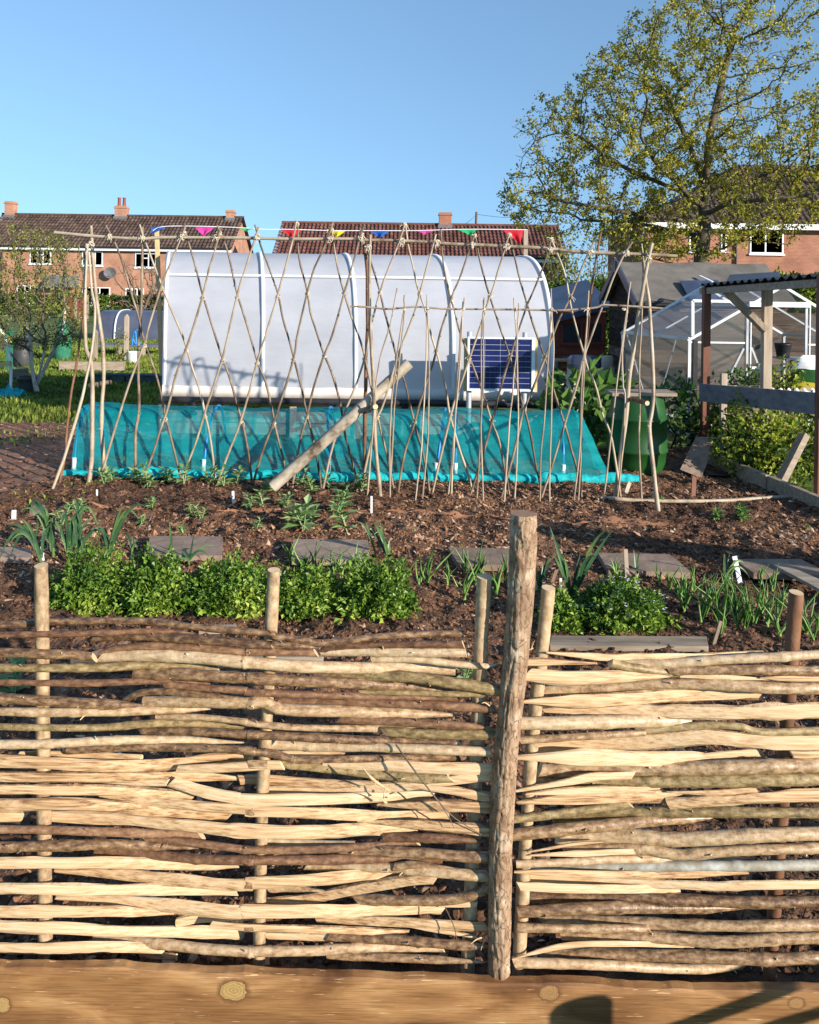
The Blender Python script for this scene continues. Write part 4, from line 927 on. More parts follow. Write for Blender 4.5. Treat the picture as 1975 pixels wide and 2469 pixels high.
for u in (.035, .865):
    a = uvp(u, 1.09, .06); b = a.copy(); b[2] = -.1
    MB().tube([a, b], .027, 16, 3).build('post', MT['alu'], SOL)
    MB().box(uvp(u, .83, .032), (.07, .05, .03)).build('clamp', MT['batten'], SOL)

# ================================================================== leaning log
a, b = at(668, 1163, 6.34), at(986, 876, 6.62)
Lg = np.linalg.norm(b - a); u = (b - a) / Lg
s = np.linspace(-.05, Lg, 70); P = a + s[:, None] * u
P[:, 2] -= .012 * np.sin(np.linspace(0, math.pi, 70))
rad = np.interp(s, [0, Lg], [.047, .045]) * (1 + .03 * fbm(np.stack([s * 6, 0 * s, 0 * s], -1), 2, 2))
th = np.arange(24) * 2 * math.pi / 24
prof = rad[:, None, None] * np.stack([np.cos(th) * (1 + .12 * np.cos(2 * th)), np.sin(th) * (1 - .08 * np.cos(4 * th))], -1)[None]
tag(MB().sweep(P, prof, 0, .5, True, 1, None, .05, 3).build('weathered_log', [MT['pipe_old'], MT['timber']], origin=a), 'thick weathered grey log leaning at an angle against the trellis, dirt on its upper end', 'log')

# ================================================================== BUNTING
BU = thing('bunting', 'string of coloured triangular flags above the polytunnel ridge', 'bunting', at(830, 562, 9.9))
Yb = 9.85
spts = [(362, 562), (385, 548), (440, 545), (560, 548), (640, 553), (700, 553), (800, 556), (900, 556), (1000, 556), (1110, 553), (1200, 553), (1270, 554)]
q = np.array([at(x, y, Yb) for x, y in spts]); MB().tube(q, .005, 5, 80).build('string', MT['white_plastic'], BU)
for (x0, x1, y, xt, yt, m) in ((364, 402, 546, 366, 564, 'f_blue'), (470, 518, 547, 492, 569, 'f_pink'), (577, 613, 549, 594, 558, 'f_green'), (679, 728, 554, 704, 573, 'f_red'), (799, 835, 555, 812, 572, 'f_yellow'),
                               (892, 941, 556, 916, 574, 'f_blue'), (1003, 1047, 555, 1026, 566, 'f_pink'), (1104, 1150, 553, 1135, 568, 'f_green'), (1212, 1262, 554, 1254, 588, 'f_red')):
    n1 = 9; G = []
    A, B, T = at(x0, y + 1, Yb), at(x1, y + 1, Yb), at(xt, yt, Yb - .03)
    for i, w in enumerate(np.linspace(0, 1, n1)):
        row = []
        for v_ in np.linspace(0, 1, n1):
            p = (A * (1 - v_) + B * v_) * (1 - w) ** .8 + T * (1 - (1 - w) ** .8); p = p + np.array([0, .03 * math.sin(v_ * 7 + x0) * w, 0]); row.append(p)
        G.append(row)
    MB().grid(np.array(G)).build('flag', MT[m], BU)
def stick(name, label, cat, pts, w, m, Y, d=None):
    Q = [at(x, y, Y) for x, y in pts]
    return tag(MB().bar(Q[0], Q[1], w, w * .8, (0, 1, 0)).build(name, MT[m], origin=Q[1]), label, cat)
stick('flag_post', 'thin pale wooden batten holding the blue end flag at the left end of the tunnel', 'post', ((378, 552), (390, 905)), .045, 'batten', 9.87)
stick('flag_post', 'thin brown wooden batten holding the red end flag at the right end of the tunnel', 'post', ((1268, 553), (1264, 905)), .05, 'timber_v', 9.87)

# ================================================================== HOUSES
def roof_slab(x0, x1, y0, z0, y1, z1, pitch=.30, rows=11, hipl=0, hipr=0):
    """pantiled slope from the eaves (y0, z0) to the ridge (y1, z1)"""
    n = int((x1 - x0) / pitch) * 6 + 1; xs = np.linspace(x0, x1, n); mb = MB(); g = np.random.default_rng(3)
    N = nrm(np.array([0, -(z1 - z0), (y1 - y0)]))
    for r in range(rows):
        G = np.zeros((2, n, 3))
        for e in (0, 1):
            t = (r + e) / rows; lift = .035 * (1 - e) + .045 * (np.sin((xs - x0) / pitch * 2 * math.pi))
            G[e, :, 0] = np.clip(xs, x0 + hipl * t, x1 - hipr * t); G[e, :, 1] = y0 + (y1 - y0) * t; G[e, :, 2] = z0 + (z1 - z0) * t
            G[e] += N[None] * lift[:, None]
        i = np.arange(n - 1); f = np.stack([i, i + 1, n + i + 1, n + i], -1)
        mb.add(G.reshape(-1, 3), f, 0, np.repeat(g.uniform(.1, .9, n // 6 + 1), 6)[:n - 1], False)
    return mb
def window(par, x0, x1, z0, z1, y, cols, curtain=.5, door=False):
    w = MB(); fr = .075
    for k in range(len(cols) + 1):
        xx = x0 + (x1 - x0 - fr) * (0 if k == 0 else sum(cols[:k]) / sum(cols)); w.span((xx, y - .05, z0 + fr), (xx + fr, y + .06, z1 - fr))
    w.span((x0, y - .05, z0), (x1, y + .06, z0 + fr)); w.span((x0, y - .05, z1 - fr), (x1, y + .06, z1))
    if len(cols) == 3:
        c0 = x0 + (x1 - x0 - fr) * cols[0] / sum(cols); c1 = x0 + (x1 - x0 - fr) * (cols[0] + cols[1]) / sum(cols); zm = z0 + (z1 - z0) * .62; w.span((c0 + fr, y - .05, zm), (c1, y + .055, zm + fr))
    w.span((x0 - .06, y - .12, z0 - .09), (x1 + .06, y + .02, z0 - .002))
    f = w.build('window', MT['white_paint'], par)
    p = MB(); s = 0
    for k, c in enumerate(cols):
        a = x0 + (x1 - x0 - fr) * s / sum(cols) + fr; s += c; b = x0 + (x1 - x0 - fr) * s / sum(cols); p.span((a, y + .0, z0 + fr), (b, y + .03, z1 - fr), 0, .5 + (.5 if k != len(cols) // 2 else -.2) * curtain)
    p.build('pane', MT['pane'], f); return f
def chimney(par, x, y, z0, z1, w=.75, d=.75, pots=0, m='brick'):
    c = MB(); c.span((x - w / 2, y - d / 2, z0), (x + w / 2, y + d / 2, z1)); c.span((x - w / 2 - .06, y - d / 2 - .06, z1 - .22), (x + w / 2 + .06, y + d / 2 + .06, z1 - .10), 0)
    o = c.build('chimney', MT[m], par)
    MB().span((x - w / 2 - .08, y - d / 2 - .05, z0), (x + w / 2 + .08, y + d / 2 + .05, z0 + .3)).build('flashing', MT['lead'], o)
    for k in range(pots):
        px = x + (k - (pots - 1) / 2) * .42; MB().lathe((px, y, z1), [(.16, -.02), (.14, .15), (.125, .62), (.15, .66), (.15, .72), (.11, .72)], 14).build('chimney_pot', MT['terracotta'], o)
def X_(px, Y): return at(px, CY, Y)[0]
def Z_(px, py, Y): return at(px, py, Y)[2]

# left house
Y = 66.0
x0, x1 = X_(-52, Y), X_(553, Y); ze = 4.72; zr = Z_(300, 521, Y + 4.2)
H1 = thing('brick_house', 'orange brick semi-detached house with brown tiled roof and three chimneys at the left', 'house', ((x0 + x1) / 2, Y + 4, 0))
MB().span((x0, Y, -.5), (x1, Y + 8.4, ze + .1)).prism([(x0 + .01, Y, ze), (x0 + .01, Y + 8.4, ze), (x0 + .01, Y + 4.2, zr - .12)], (.3, 0, 0)).prism([(x1 - .31, Y, ze), (x1 - .31, Y + 8.4, ze), (x1 - .31, Y + 4.2, zr - .12)], (.3, 0, 0)).build('wall', MT['brick'], H1)
rf = roof_slab(x0 - .25, x1 + .25, Y - .4, ze - .05, Y + 4.2, zr); rf.add([(x0 - .25, Y + 8.8, ze), (x1 + .25, Y + 8.8, ze), (x1 + .25, Y + 4.2, zr), (x0 - .25, Y + 4.2, zr)], [[0, 1, 2, 3]])
rf.bar((x0 - .25, Y + 4.2, zr + .05), (x1 + .25, Y + 4.2, zr + .05), .25, .16)
r1 = rf.build('roof', MT['roof_a'], H1)
MB().tube([(x0 - .2, Y - .5, ze - .05), (x1 + .2, Y - .5, ze - .05)], .07, 8, 12).build('gutter', MT['black'], H1)
MB().span((x0 - .2, Y - .40, ze - .32), (x1 + .2, Y - .36, ze - .12)).build('fascia', MT['white_paint'], H1)
for px, zt, w, pots in ((24, 486, .72, 0), (291, 497, .95, 2), (554, 507, .66, 0)):
    chimney(H1, X_(px, Y + 4.2), Y + 4.2, zr - .35, Z_(px, zt, Y + 4.2), w, .8, pots)
for px0, px1, py0, py1 in ((71, 122, 603, 636), (197, 247, 606, 640), (325, 376, 610, 645)):
    window(H1, X_(px0, Y), X_(px1, Y), Z_(px0, py1, Y), Z_(px0, py0, Y), Y, (1, .8, 1), .5)
for px0, px1, py0, py1 in ((41, 93, 688, 731), (197, 266, 692, 736), (303, 347, 695, 738)):
    window(H1, X_(px0, Y), X_(px1, Y), Z_(px0, py1, Y), Z_(px0, py0, Y), Y, (1, .8, 1), .9)
def door(par, x0, x1, z1, y, m='white_paint', zb=.05):
    d = MB().span((x0, y - .05, zb), (x1, y + .04, z1)).build('door', MT[m], par)
    MB().span((x0 + .15, y - .065, z1 - .7), (x1 - .15, y - .04, z1 - .15)).build('pane', MT['pane'], d)
    MB().tube([(x1 - .12, y - .09, 1.0), (x1 - .12, y - .09, 1.16)], .02, 6, 2).build('handle', MT['lead'], d)
door(H1, X_(141, Y), X_(168, Y), Z_(150, 704, Y), Y)
MB().prism([(X_(113, Y), Y - 1.0, Z_(113, 692, Y - .5)), (X_(113, Y), Y, Z_(113, 692, Y)), (X_(113, Y), Y, Z_(113, 664, Y)), (X_(113, Y), Y - .15, Z_(113, 664, Y))], (X_(190, Y) - X_(113, Y), 0, 0)).build('porch_canopy', MT['lead'], H1)
MB().tube([(X_(5, Y), Y - .1, 0), (X_(5, Y), Y - .1, ze - .2)], .06, 8, 4).build('downpipe', MT['black'], H1)
dx, dz = X_(270, Y), Z_(270, 658, Y)
dish = MB(); a = np.linspace(0, 6.283, 24, endpoint=False)
dish.add(np.vstack([[[0, .12, 0]], np.stack([.24 * np.cos(a), .05 + 0 * a, .22 * np.sin(a)], -1), np.stack([.5 * np.cos(a), -.05 + 0 * a, .44 * np.sin(a)], -1)]) + [dx, Y - .45, dz], np.array([[0, 1 + k, 1 + (k + 1) % 24] for k in range(24)]), 0, .5, True)
dish.F.append((np.array([[1 + k, 25 + k, 25 + (k + 1) % 24, 1 + (k + 1) % 24] for k in range(24)]), 0, np.full(24, .5), True))
dish.tube([(dx, Y - .33, dz), (dx - .1, Y, dz - .3)], .035, 6, 3); dish.tube([(dx, Y - .4, dz - .4), (dx, Y - .95, dz)], .02, 6, 3)
dish.build('satellite_dish', MT['lead'], H1)

# middle house, mostly hidden behind the polytunnel
Y = 60.0
x0, x1 = X_(664, Y), X_(1362, Y); ze = 4.05; zr = Z_(970, 541, Y + 4.2)
H2 = thing('brick_house', 'red roofed house in the middle, its walls hidden behind the polytunnel, one square chimney', 'house', ((x0 + x1) / 2, Y + 4, 0))
MB().span((x0, Y, -.5), (x1, Y + 8.4, ze + .1)).prism([(x0 + .01, Y, ze), (x0 + .01, Y + 8.4, ze), (x0 + .01, Y + 4.2, zr - .12)], (.3, 0, 0)).prism([(x1 - .31, Y, ze), (x1 - .31, Y + 8.4, ze), (x1 - .31, Y + 4.2, zr - .12)], (.3, 0, 0)).build('wall', MT['brick_r'], H2)
rf = roof_slab(x0 - .25, x1 + .25, Y - .4, ze - .05, Y + 4.2, zr); rf.add([(x0 - .25, Y + 8.8, ze), (x1 + .25, Y + 8.8, ze), (x1 + .25, Y + 4.2, zr), (x0 - .25, Y + 4.2, zr)], [[0, 1, 2, 3]]); rf.bar((x0 - .25, Y + 4.2, zr + .05), (x1 + .25, Y + 4.2, zr + .05), .25, .16)
rf.build('roof', MT['roof_b'], H2)
MB().span((x0 - .2, Y - .42, ze - .32), (x1 + .2, Y - .36, ze - .1)).build('fascia', MT['white_paint'], H2)
MB().tube([(x0 - .2, Y - .5, ze - .02), (x1 + .2, Y - .5, ze - .02)], .07, 8, 12).build('gutter', MT['black'], H2)
chimney(H2, X_(1071, Y + 4.2), Y + 4.2, zr - .3, Z_(1071, 513, Y + 4.2), .95, .8, 0, 'brick_r')
window(H2, X_(1283, Y), X_(1300, Y), Z_(1290, 665, Y), Z_(1290, 632, Y), Y, (1, 1), .3)
window(H2, X_(1050, Y), X_(1110, Y), Z_(1080, 668, Y), Z_(1080, 634, Y), Y, (1, .8, 1), .3)
window(H2, X_(740, Y), X_(800, Y), Z_(770, 664, Y), Z_(770, 630, Y), Y, (1, .8, 1), .3)
MB().tube([(X_(1344, Y), Y - .1, 0), (X_(1344, Y), Y - .1, ze - .2)], .06, 8, 4).build('downpipe', MT['white_paint'], H2)
door(H2, X_(900, Y), X_(930, Y), 2.1, Y)

# right house behind the oak
Y = 45.0
x0, x1 = X_(1560, Y), X_(2330, Y); ze = Z_(1800, 540, Y); zr = Z_(1850, 398, Y + 4.5)
H3 = thing('brick_house', 'large red brick house behind the oak tree, white fascia and white framed window', 'house', ((x0 + x1) / 2, Y + 4, 0))
MB().span((x0, Y, -.5), (x1, Y + 9, ze + .05)).build('wall', MT['brick_r'], H3)
hip = X_(1775, Y + 4.5) - x0 + .4
rf = roof_slab(x0 - .35, x1 + .35, Y - .45, ze, Y + 4.5, zr, .33, 14, hip, hip)
rf.add([(x0 - .35, Y - .45, ze), (x0 - .35, Y + 9.4, ze), (x0 - .35 + hip, Y + 4.5, zr)], [[0, 2, 1]]); rf.add([(x0 - .35, Y + 9.4, ze), (x1, Y + 9.4, ze), (x1 - hip, Y + 4.5, zr), (x0 + hip, Y + 4.5, zr)], [[0, 1, 2, 3]])
rf.build('roof', MT['roof_a'], H3)
MB().span((x0 - .3, Y - .5, ze - .32), (x1 + .3, Y - .4, ze - .02)).build('fascia', MT['white_paint'], H3)
window(H3, X_(1806, Y), X_(1887, Y), Z_(1846, 612, Y), Z_(1846, 551, Y), Y, (1, 1.15), .1)
window(H3, X_(1736, Y), X_(1750, Y), Z_(1742, 606, Y), Z_(1742, 555, Y), Y, (1,), .1)
window(H3, X_(1660, Y), X_(1685, Y), Z_(1670, 606, Y), Z_(1670, 560, Y), Y, (1,), .1)
MB().tube([(X_(1772, Y), Y - .1, 0), (X_(1772, Y), Y - .1, ze - .2)], .06, 8, 4).build('downpipe', MT['black'], H3)
window(H3, X_(1850, Y), X_(1930, Y), .9, 2.1, Y, (1, 1), .2)
# telegraph pole
TP = thing('telegraph_pole', 'thin dark telegraph pole rising behind the middle house roof', 'pole', (X_(1143, 75), 75, 0))
MB().tube([(X_(1140, 75), 75, -.5), at(1149, 511, 75)], [.14, .10], 8, 6).build('shaft', MT['twig'], TP)
for p2 in ((1290, 520), (1100, 545)):
    a, b = at(1149, 517, 75), at(*p2, 90 if p2[0] > 1149 else 66); MB().tube([a, (a + b) / 2 - [0, 0, .25], b], .018, 4, 14).build('wire', MT['black'], TP)

# ================================================================== TREES
def grow(starts, attr, step, infl, kill, maxn=6000, bias=(0, 0, .12), seed=0):
    """space colonisation; starts: list of polylines (x,y,z) -> nodes, parents"""
    g = np.random.default_rng(seed); nodes = []; par = []
    for pl in starts:
        base = -1
        if len(pl) > 0 and nodes:
            d = np.linalg.norm(np.array(nodes) - pl[0], axis=1); base = int(d.argmin()) if d.min() < step * 1.6 else -1
        pl = np.asarray(pl, float); L = np.linalg.norm(np.diff(pl, axis=0), axis=1).sum(); q = spline(pl, max(3, int(L / step) + 1))
        for k, p in enumerate(q):
            if k == 0 and base >= 0: prev = base; continue
            nodes.append(p); par.append(prev if (k > 0) else -1); prev = len(nodes) - 1
    A = np.asarray(attr, float).copy(); nd = np.full(len(A), 1e9); ni = np.zeros(len(A), int)
    P = np.array(nodes); D = np.linalg.norm(A[:, None] - P[None], axis=-1); ni = D.argmin(1); nd = D.min(1)
    for it in range(160):
        m = (nd < infl)
        if it < 30: m = nd < max(infl, np.partition(nd, min(40, len(nd) - 1))[min(40, len(nd) - 1)])
        if not m.any() or len(nodes) > maxn: break
        idx = np.unique(ni[m]); new = []; pp = []
        dirs = nrm(A[m] - np.array(nodes)[ni[m]]); acc = np.zeros((len(nodes), 3)); np.add.at(acc, ni[m], dirs)
        for i in idx:
            d = nrm(nrm(acc[i]) + np.array(bias) + g.normal(0, .22, 3)); new.append(nodes[i] + d * step); pp.append(i)
        n0 = len(nodes); nodes += new; par += pp
        D = np.linalg.norm(A[:, None] - np.array(new)[None], axis=-1); k = D.argmin(1); dm = D.min(1); better = dm < nd
        ni[better] = n0 + k[better]; nd = np.minimum(nd, dm); keep = nd > kill
        A, nd, ni = A[keep], nd[keep], ni[keep]
        if len(A) == 0: break
    return np.array(nodes), np.array(par)
def tree_mesh(nodes, par, rtip, rbase_cap, p=2.4, thin=0):
    n = len(nodes); ch = [[] for _ in range(n)]
    for i, q in enumerate(par):
        if q >= 0: ch[q].append(i)
    w = np.zeros(n)
    for i in range(n - 1, -1, -1):
        w[i] = max(w[i], rtip ** p) if not ch[i] else w[i]
        if par[i] >= 0: w[par[i]] += w[i]
    # parents always precede children, so one backward pass is enough
    r = np.minimum(w ** (1 / p), rbase_cap); mb = MB(); done = set()
    for i in range(n):
        if par[i] < 0 or (len(ch[par[i]]) > 1 and max(ch[par[i]], key=lambda c: w[c]) != i):
            chain = ([par[i]] if par[i] >= 0 else []) + [i]
            while ch[chain[-1]]: chain.append(max(ch[chain[-1]], key=lambda c: w[c]))
            if len(chain) < 2: continue
            rr = r[chain].copy()
            if par[i] >= 0: rr[0] = min(rr[0], rr[1] * 1.25)
            ns = 12 if rr.max() > .12 else (7 if rr.max() > .03 else 4)
            if thin and rr.min() < thin < rr.max():
                c = int(np.argmax(rr < thin)); mb.tube(nodes[chain[:c + 1]], rr[:c + 1], ns, None, 0, .5) if c > 0 else None; mb.tube(nodes[chain[max(c, 0):]], rr[max(c, 0):], max(4, ns - 3), None, 1, .5) if len(chain) - max(c, 0) > 1 else None
            else: mb.tube(nodes[chain], rr, ns, None, 1 if thin and rr.max() <= thin else 0, .5)
    return mb, r, ch
def inpoly(pts, poly):
    x, y = pts[:, 0], pts[:, 1]; c = np.zeros(len(pts), bool); n = len(poly); j = n - 1
    for i in range(n):
        xi, yi = poly[i]; xj, yj = poly[j]
        c ^= ((yi > y) != (yj > y)) & (x < (xj - xi) * (y - yi) / (yj - yi + 1e-9) + xi); j = i
    return c
def crown_points(poly, Y, n, thick, seed, hollow=.0):
    """points filling a crown whose side view has this outline, as thick as it is wide at that height"""
    g = np.random.default_rng(seed); poly = np.asarray(poly, float); lo, hi = poly.min(0), poly.max(0); out = []
    while sum(map(len, out)) < n:
        p = g.uniform(lo, hi, (n * 2, 2)); p = p[inpoly(p, poly)]; out.append(p)
    p = np.vstack(out)[:n]; P = []
    for (x, y) in p:
        row = g.uniform(-1, 1); P.append(at(x, y, Y) + np.array([0, row * thick * (1 - .5 * abs(x - (lo[0] + hi[0]) / 2) / ((hi[0] - lo[0]) / 2)), 0]))
    return np.array(P)
OAK = [(1192, 508), (1215, 470), (1230, 380), (1268, 250), (1340, 240), (1380, 200), (1420, 140), (1490, 95), (1500, 40), (1540, 15), (1600, 20), (1650, -30), (1700, -150), (1860, -170), (1930, -60), (1950, 30), (1925, 110), (1900, 170), (1880, 230), (1930, 240), (1990, 180), (2120, 200), (2170, 330), (2140, 450), (2000, 520), (1880, 560), (1760, 590), (1700, 640), (1560, 620), (1480, 590), (1400, 590), (1290, 560)]
Yo = 28.0
attr = crown_points(OAK, Yo, 5200, 4.4, 5)
tb = at(1688, 700, Yo); tb[2] = -.1
starts = [[tb, at(1690, 640, Yo), at(1697, 560, Yo), at(1700, 500, Yo)],
          [at(1700, 500, Yo), at(1690, 420, Yo + .3), at(1675, 380, Yo + .5), at(1640, 300, Yo + .8), at(1590, 200, Yo + 1)],
          [at(1700, 500, Yo), at(1705, 400, Yo - .3), at(1712, 330, Yo - .4), at(1735, 220, Yo - .3), at(1770, 80, Yo - .5)],
          [at(1697, 500, Yo), at(1660, 470, Yo - .5), at(1620, 430, Yo - .9), at(1580, 390, Yo - 1.2), at(1545, 330, Yo - 1)],
          [at(1700, 505, Yo), at(1720, 470, Yo + .6), at(1790, 430, Yo + 1.4), at(1900, 420, Yo + 2)],
          [at(1698, 520, Yo), at(1760, 490, Yo - 1), at(1850, 480, Yo - 1.8), at(1960, 470, Yo - 2)],
          [at(1692, 560, Yo), at(1640, 530, Yo - .8), at(1560, 520, Yo - 1.6), at(1440, 500, Yo - 1.9), at(1330, 480, Yo - 1.5)],
          [at(1694, 570, Yo), at(1640, 560, Yo + .9), at(1540, 540, Yo + 1.8), at(1400, 530, Yo + 2)],
          [at(1660, 470, Yo - .5), at(1590, 440, Yo + .3), at(1500, 400, Yo + .8), at(1400, 330, Yo + .5)],
          [at(1688, 655, Yo), at(1640, 640, Yo - 1), at(1560, 620, Yo - 2), at(1480, 600, Yo - 2.2)],
          [at(1690, 610, Yo), at(1740, 600, Yo - 1), at(1800, 580, Yo - 2), at(1900, 590, Yo - 2.2)]]
nodes, par = grow(starts, attr, .26, 1.7, .40, 14000, seed=2)
print('oak nodes', len(nodes))
mb, rad, ch = tree_mesh(nodes, par, .0085, .40, 2.08)
OT = thing('oak_tree', 'big spreading oak just coming into yellow green leaf behind the sheds', 'tree', tb)
mb.build('trunk', MT['oak_bark'], OT)
g = np.random.default_rng(9)
tips = np.array([i for i in range(len(nodes)) if rad[i] < .028 and i > 40])
dens = np.clip(.85 + 1.25 * fbm(nodes[tips] * .75, 3, 33), .05, 2.3)
low = (np.hypot(nodes[tips][:, 0] - tb[0], nodes[tips][:, 1] - tb[1]) < 1.3) & (nodes[tips][:, 2] < 5.2)
cnt = g.poisson(15 * dens * np.where(low, .08, 1)); idx = np.repeat(tips, cnt); n = len(idx)
P = nodes[idx] + g.normal(0, .075, (n, 3)); D = nrm(g.normal(size=(n, 3)) + np.array([0, 0, .25])); U = nrm(g.normal(size=(n, 3)) + np.array([0, 0, .6]))
tn = np.clip(.5 + .35 * fbm(nodes[idx] * .8, 3, 44) + g.normal(0, .2, n), 0, 1)
MB().leaves(P, D, U, g.uniform(.07, .14, n), g.uniform(.05, .09, n), tn).build('crown', MT['oak_leaf'], OT)

def small_tree(name, label, poly, Y, stems, nattr, thick, step, kill, rtip, cap, bark, leafm, leaf_n, ls, seed, infl=1.0, cat='tree'):
    attr = crown_points(poly, Y, nattr, thick, seed)
    nodes, par = grow(stems, attr, step, infl, kill, 3000, (0, 0, .35), seed)
    mb, rad, ch = tree_mesh(nodes, par, rtip, cap, 2.2, .018 if bark == 'pale_bark' else 0); T = thing(name, label, cat, stems[0][0]); mb.build('trunk', [MT[bark], MT['twig']], T)
    if leafm:
        g = np.random.default_rng(seed + 1); tips = np.array([i for i in range(len(nodes)) if rad[i] < rtip * 2.6]); idx = g.choice(tips, leaf_n)
        P = nodes[idx] + g.normal(0, .03, (leaf_n, 3)); D = nrm(g.normal(size=(leaf_n, 3)) + [0, 0, .7]); U = nrm(g.normal(size=(leaf_n, 3)) + [0, 0, .4])
        MB().leaves(P, D, U, ls * g.uniform(.6, 1.3, leaf_n), ls * .5, g.uniform(0, 1, leaf_n)).build('crown', MT[leafm], T)
    return T
Yf_ = 12.4; b0 = gnd(90, 945); Yf_ = b0[1]
small_tree('fruit_tree', 'small fruit tree with several whitish stems and sparse young leaves on the lawn', [(-30, 840), (-15, 690), (10, 600), (40, 545), (100, 545), (150, 560), (190, 640), (205, 720), (200, 800), (160, 860), (110, 830), (60, 850)], Yf_,
           [[b0, at(82, 915, Yf_), at(75, 860, Yf_ + .1), at(72, 810, Yf_ + .15)], [at(88, 930, Yf_), at(100, 880, Yf_ - .1), at(112, 820, Yf_ - .1)], [at(90, 925, Yf_), at(112, 880, Yf_ + .1), at(132, 840, Yf_ + .1), at(150, 800, Yf_ + .2)]],
           1100, .8, .075, .11, .0036, .038, 'pale_bark', 'fruit_leaf', 4300, .05, 12, 1.0)
Yw = 34.0; b1 = at(335, 790, Yw); b1[2] = 0
small_tree('bare_shrub', 'leafless twiggy shrub in front of the left house, beside the polytunnel corner', [(262, 640), (300, 625), (345, 640), (400, 640), (420, 760), (340, 780), (300, 740), (280, 680)], Yw,
           [[b1, at(335, 760, Yw), at(330, 730, Yw)], [at(336, 775, Yw), at(350, 740, Yw), at(362, 710, Yw)]], 420, 1.4, .2, .3, .014, .12, 'twig', 'fruit_leaf', 120, .07, 15, 3.0, 'shrub')

# ------------------------------------------------------------------ hedges and bushes: leafy volumes on a few stems
def bush(name, label, cat, c, rad, n, ls, leafm, seed, group=None, stems=6, part='leaves', flat=.55, up=.3, lump=.35):
    c = np.asarray(c, float); rad = np.asarray(rad, float); g = np.random.default_rng(seed); T = thing(name, label, cat, (c[0], c[1], c[2] - rad[2]), group)
    d = nrm(g.normal(size=(n, 3))); k = 1 + lump * fbm(d * 2.3 + seed, 3, seed)
    P = c + d * rad * (g.uniform(0, 1, n) ** flat * k)[:, None]; P[:, 2] = np.maximum(P[:, 2], c[2] - rad[2] + .02)
    D = nrm(d * .6 + g.normal(0, .6, (n, 3)) + [0, 0, up]); U = nrm(d + g.normal(0, .5, (n, 3)) + [0, 0, .5])
    tn = np.clip(.5 + .4 * fbm(P / max(rad) * 3, 3, seed) + g.normal(0, .2, n), 0, 1)
    MB().leaves(P, D, U, ls * g.uniform(.5, 1.3, n), ls * g.uniform(.4, .75, n), tn).build(part, MT[leafm], T)
    mb = MB()
    for k in range(stems):
        e = c + nrm(g.normal(size=3) + [0, 0, .6]) * rad * .8; b = np.array([c[0] + g.normal(0, .15) * rad[0], c[1] + g.normal(0, .15) * rad[1], c[2] - rad[2] - .02]); mb.tube([b, (b + e) / 2 + g.normal(0, .08, 3) * rad, e], [.012 * max(rad[2], .3), .004], 5, 10)
    mb.build('stems', MT['twig'], T); return T
def hedge(name, label, x0, x1, Y0, Y1, z, n, ls, leafm, seed):
    g = np.random.default_rng(seed); T = thing(name, label, 'hedge', ((x0 + x1) / 2, (Y0 + Y1) / 2, 0))
    P = np.stack([g.uniform(x0, x1, n), Y0 + (Y1 - Y0) * g.uniform(0, 1, n) ** 2, z * g.uniform(0, 1, n) ** .7], -1)
    top = 1 + .10 * fbm(np.stack([P[:, 0] * 1.3, P[:, 1], 0 * P[:, 0]], -1), 3, seed); P[:, 2] *= top; P[:, 1] += .18 * fbm(P * 1.4, 3, seed + 1)
    D = nrm(g.normal(size=(n, 3)) + [0, -.3, .4]); U = nrm(g.normal(size=(n, 3)) + [0, -.6, .4]); tn = np.clip(.5 + .4 * fbm(P * 1.6, 3, seed) + g.normal(0, .2, n), 0, 1)
    MB().leaves(P, D, U, ls * g.uniform(.6, 1.3, n), ls * .6, tn).build('leaves', MT[leafm], T)
    m = MB(); xs = np.linspace(x0 + .1, x1 - .1, max(4, int((x1 - x0) / .5)))
    for x in xs: m.tube([(x, Y0 + .25, -.05), (x + g.normal(0, .1), Y0 + .3, z * .5), (x + g.normal(0, .2), Y0 + .35, z * .9)], [.03, .01], 5, 6)
    m.build('stems', MT['twig'], T); return T
hedge('evergreen_hedge', 'clipped green hedge behind the red shed, between the polytunnel and the brown shed', X_(1325, 16), X_(1640, 16), 16, 17.2, 1.78, 22000, .085, 'hedge', 61)
hedge('garden_hedge', 'rough green hedge at the right edge below the brick house window', X_(1780, 19), X_(2150, 19), 19, 20.5, 2.0, 16000, .11, 'bramble', 62)
hedge('boundary_hedge', 'low dark hedge before the left house, behind the grey small tunnel', X_(-160, 44), X_(395, 44), 44, 45, 1.15, 9000, .14, 'hedge', 63)
for k, (px, py, ru, rz, nm, lb) in enumerate(((1352, 690, .55, .8, 'slender_shrub', 'slender leafy shrub rising above the hedge right of the middle house'), (1435, 700, .9, 1.1, 'young_shrub', 'loose yellow green shrub left of the brown shed roof'))):
    c = at(px, py, 20 + 3 * k); bush(nm, lb, 'shrub', (c[0], c[1], 1.9), (ru, ru, rz + .5), 900, .10, 'fruit_leaf', 70 + k, stems=18, lump=.5)

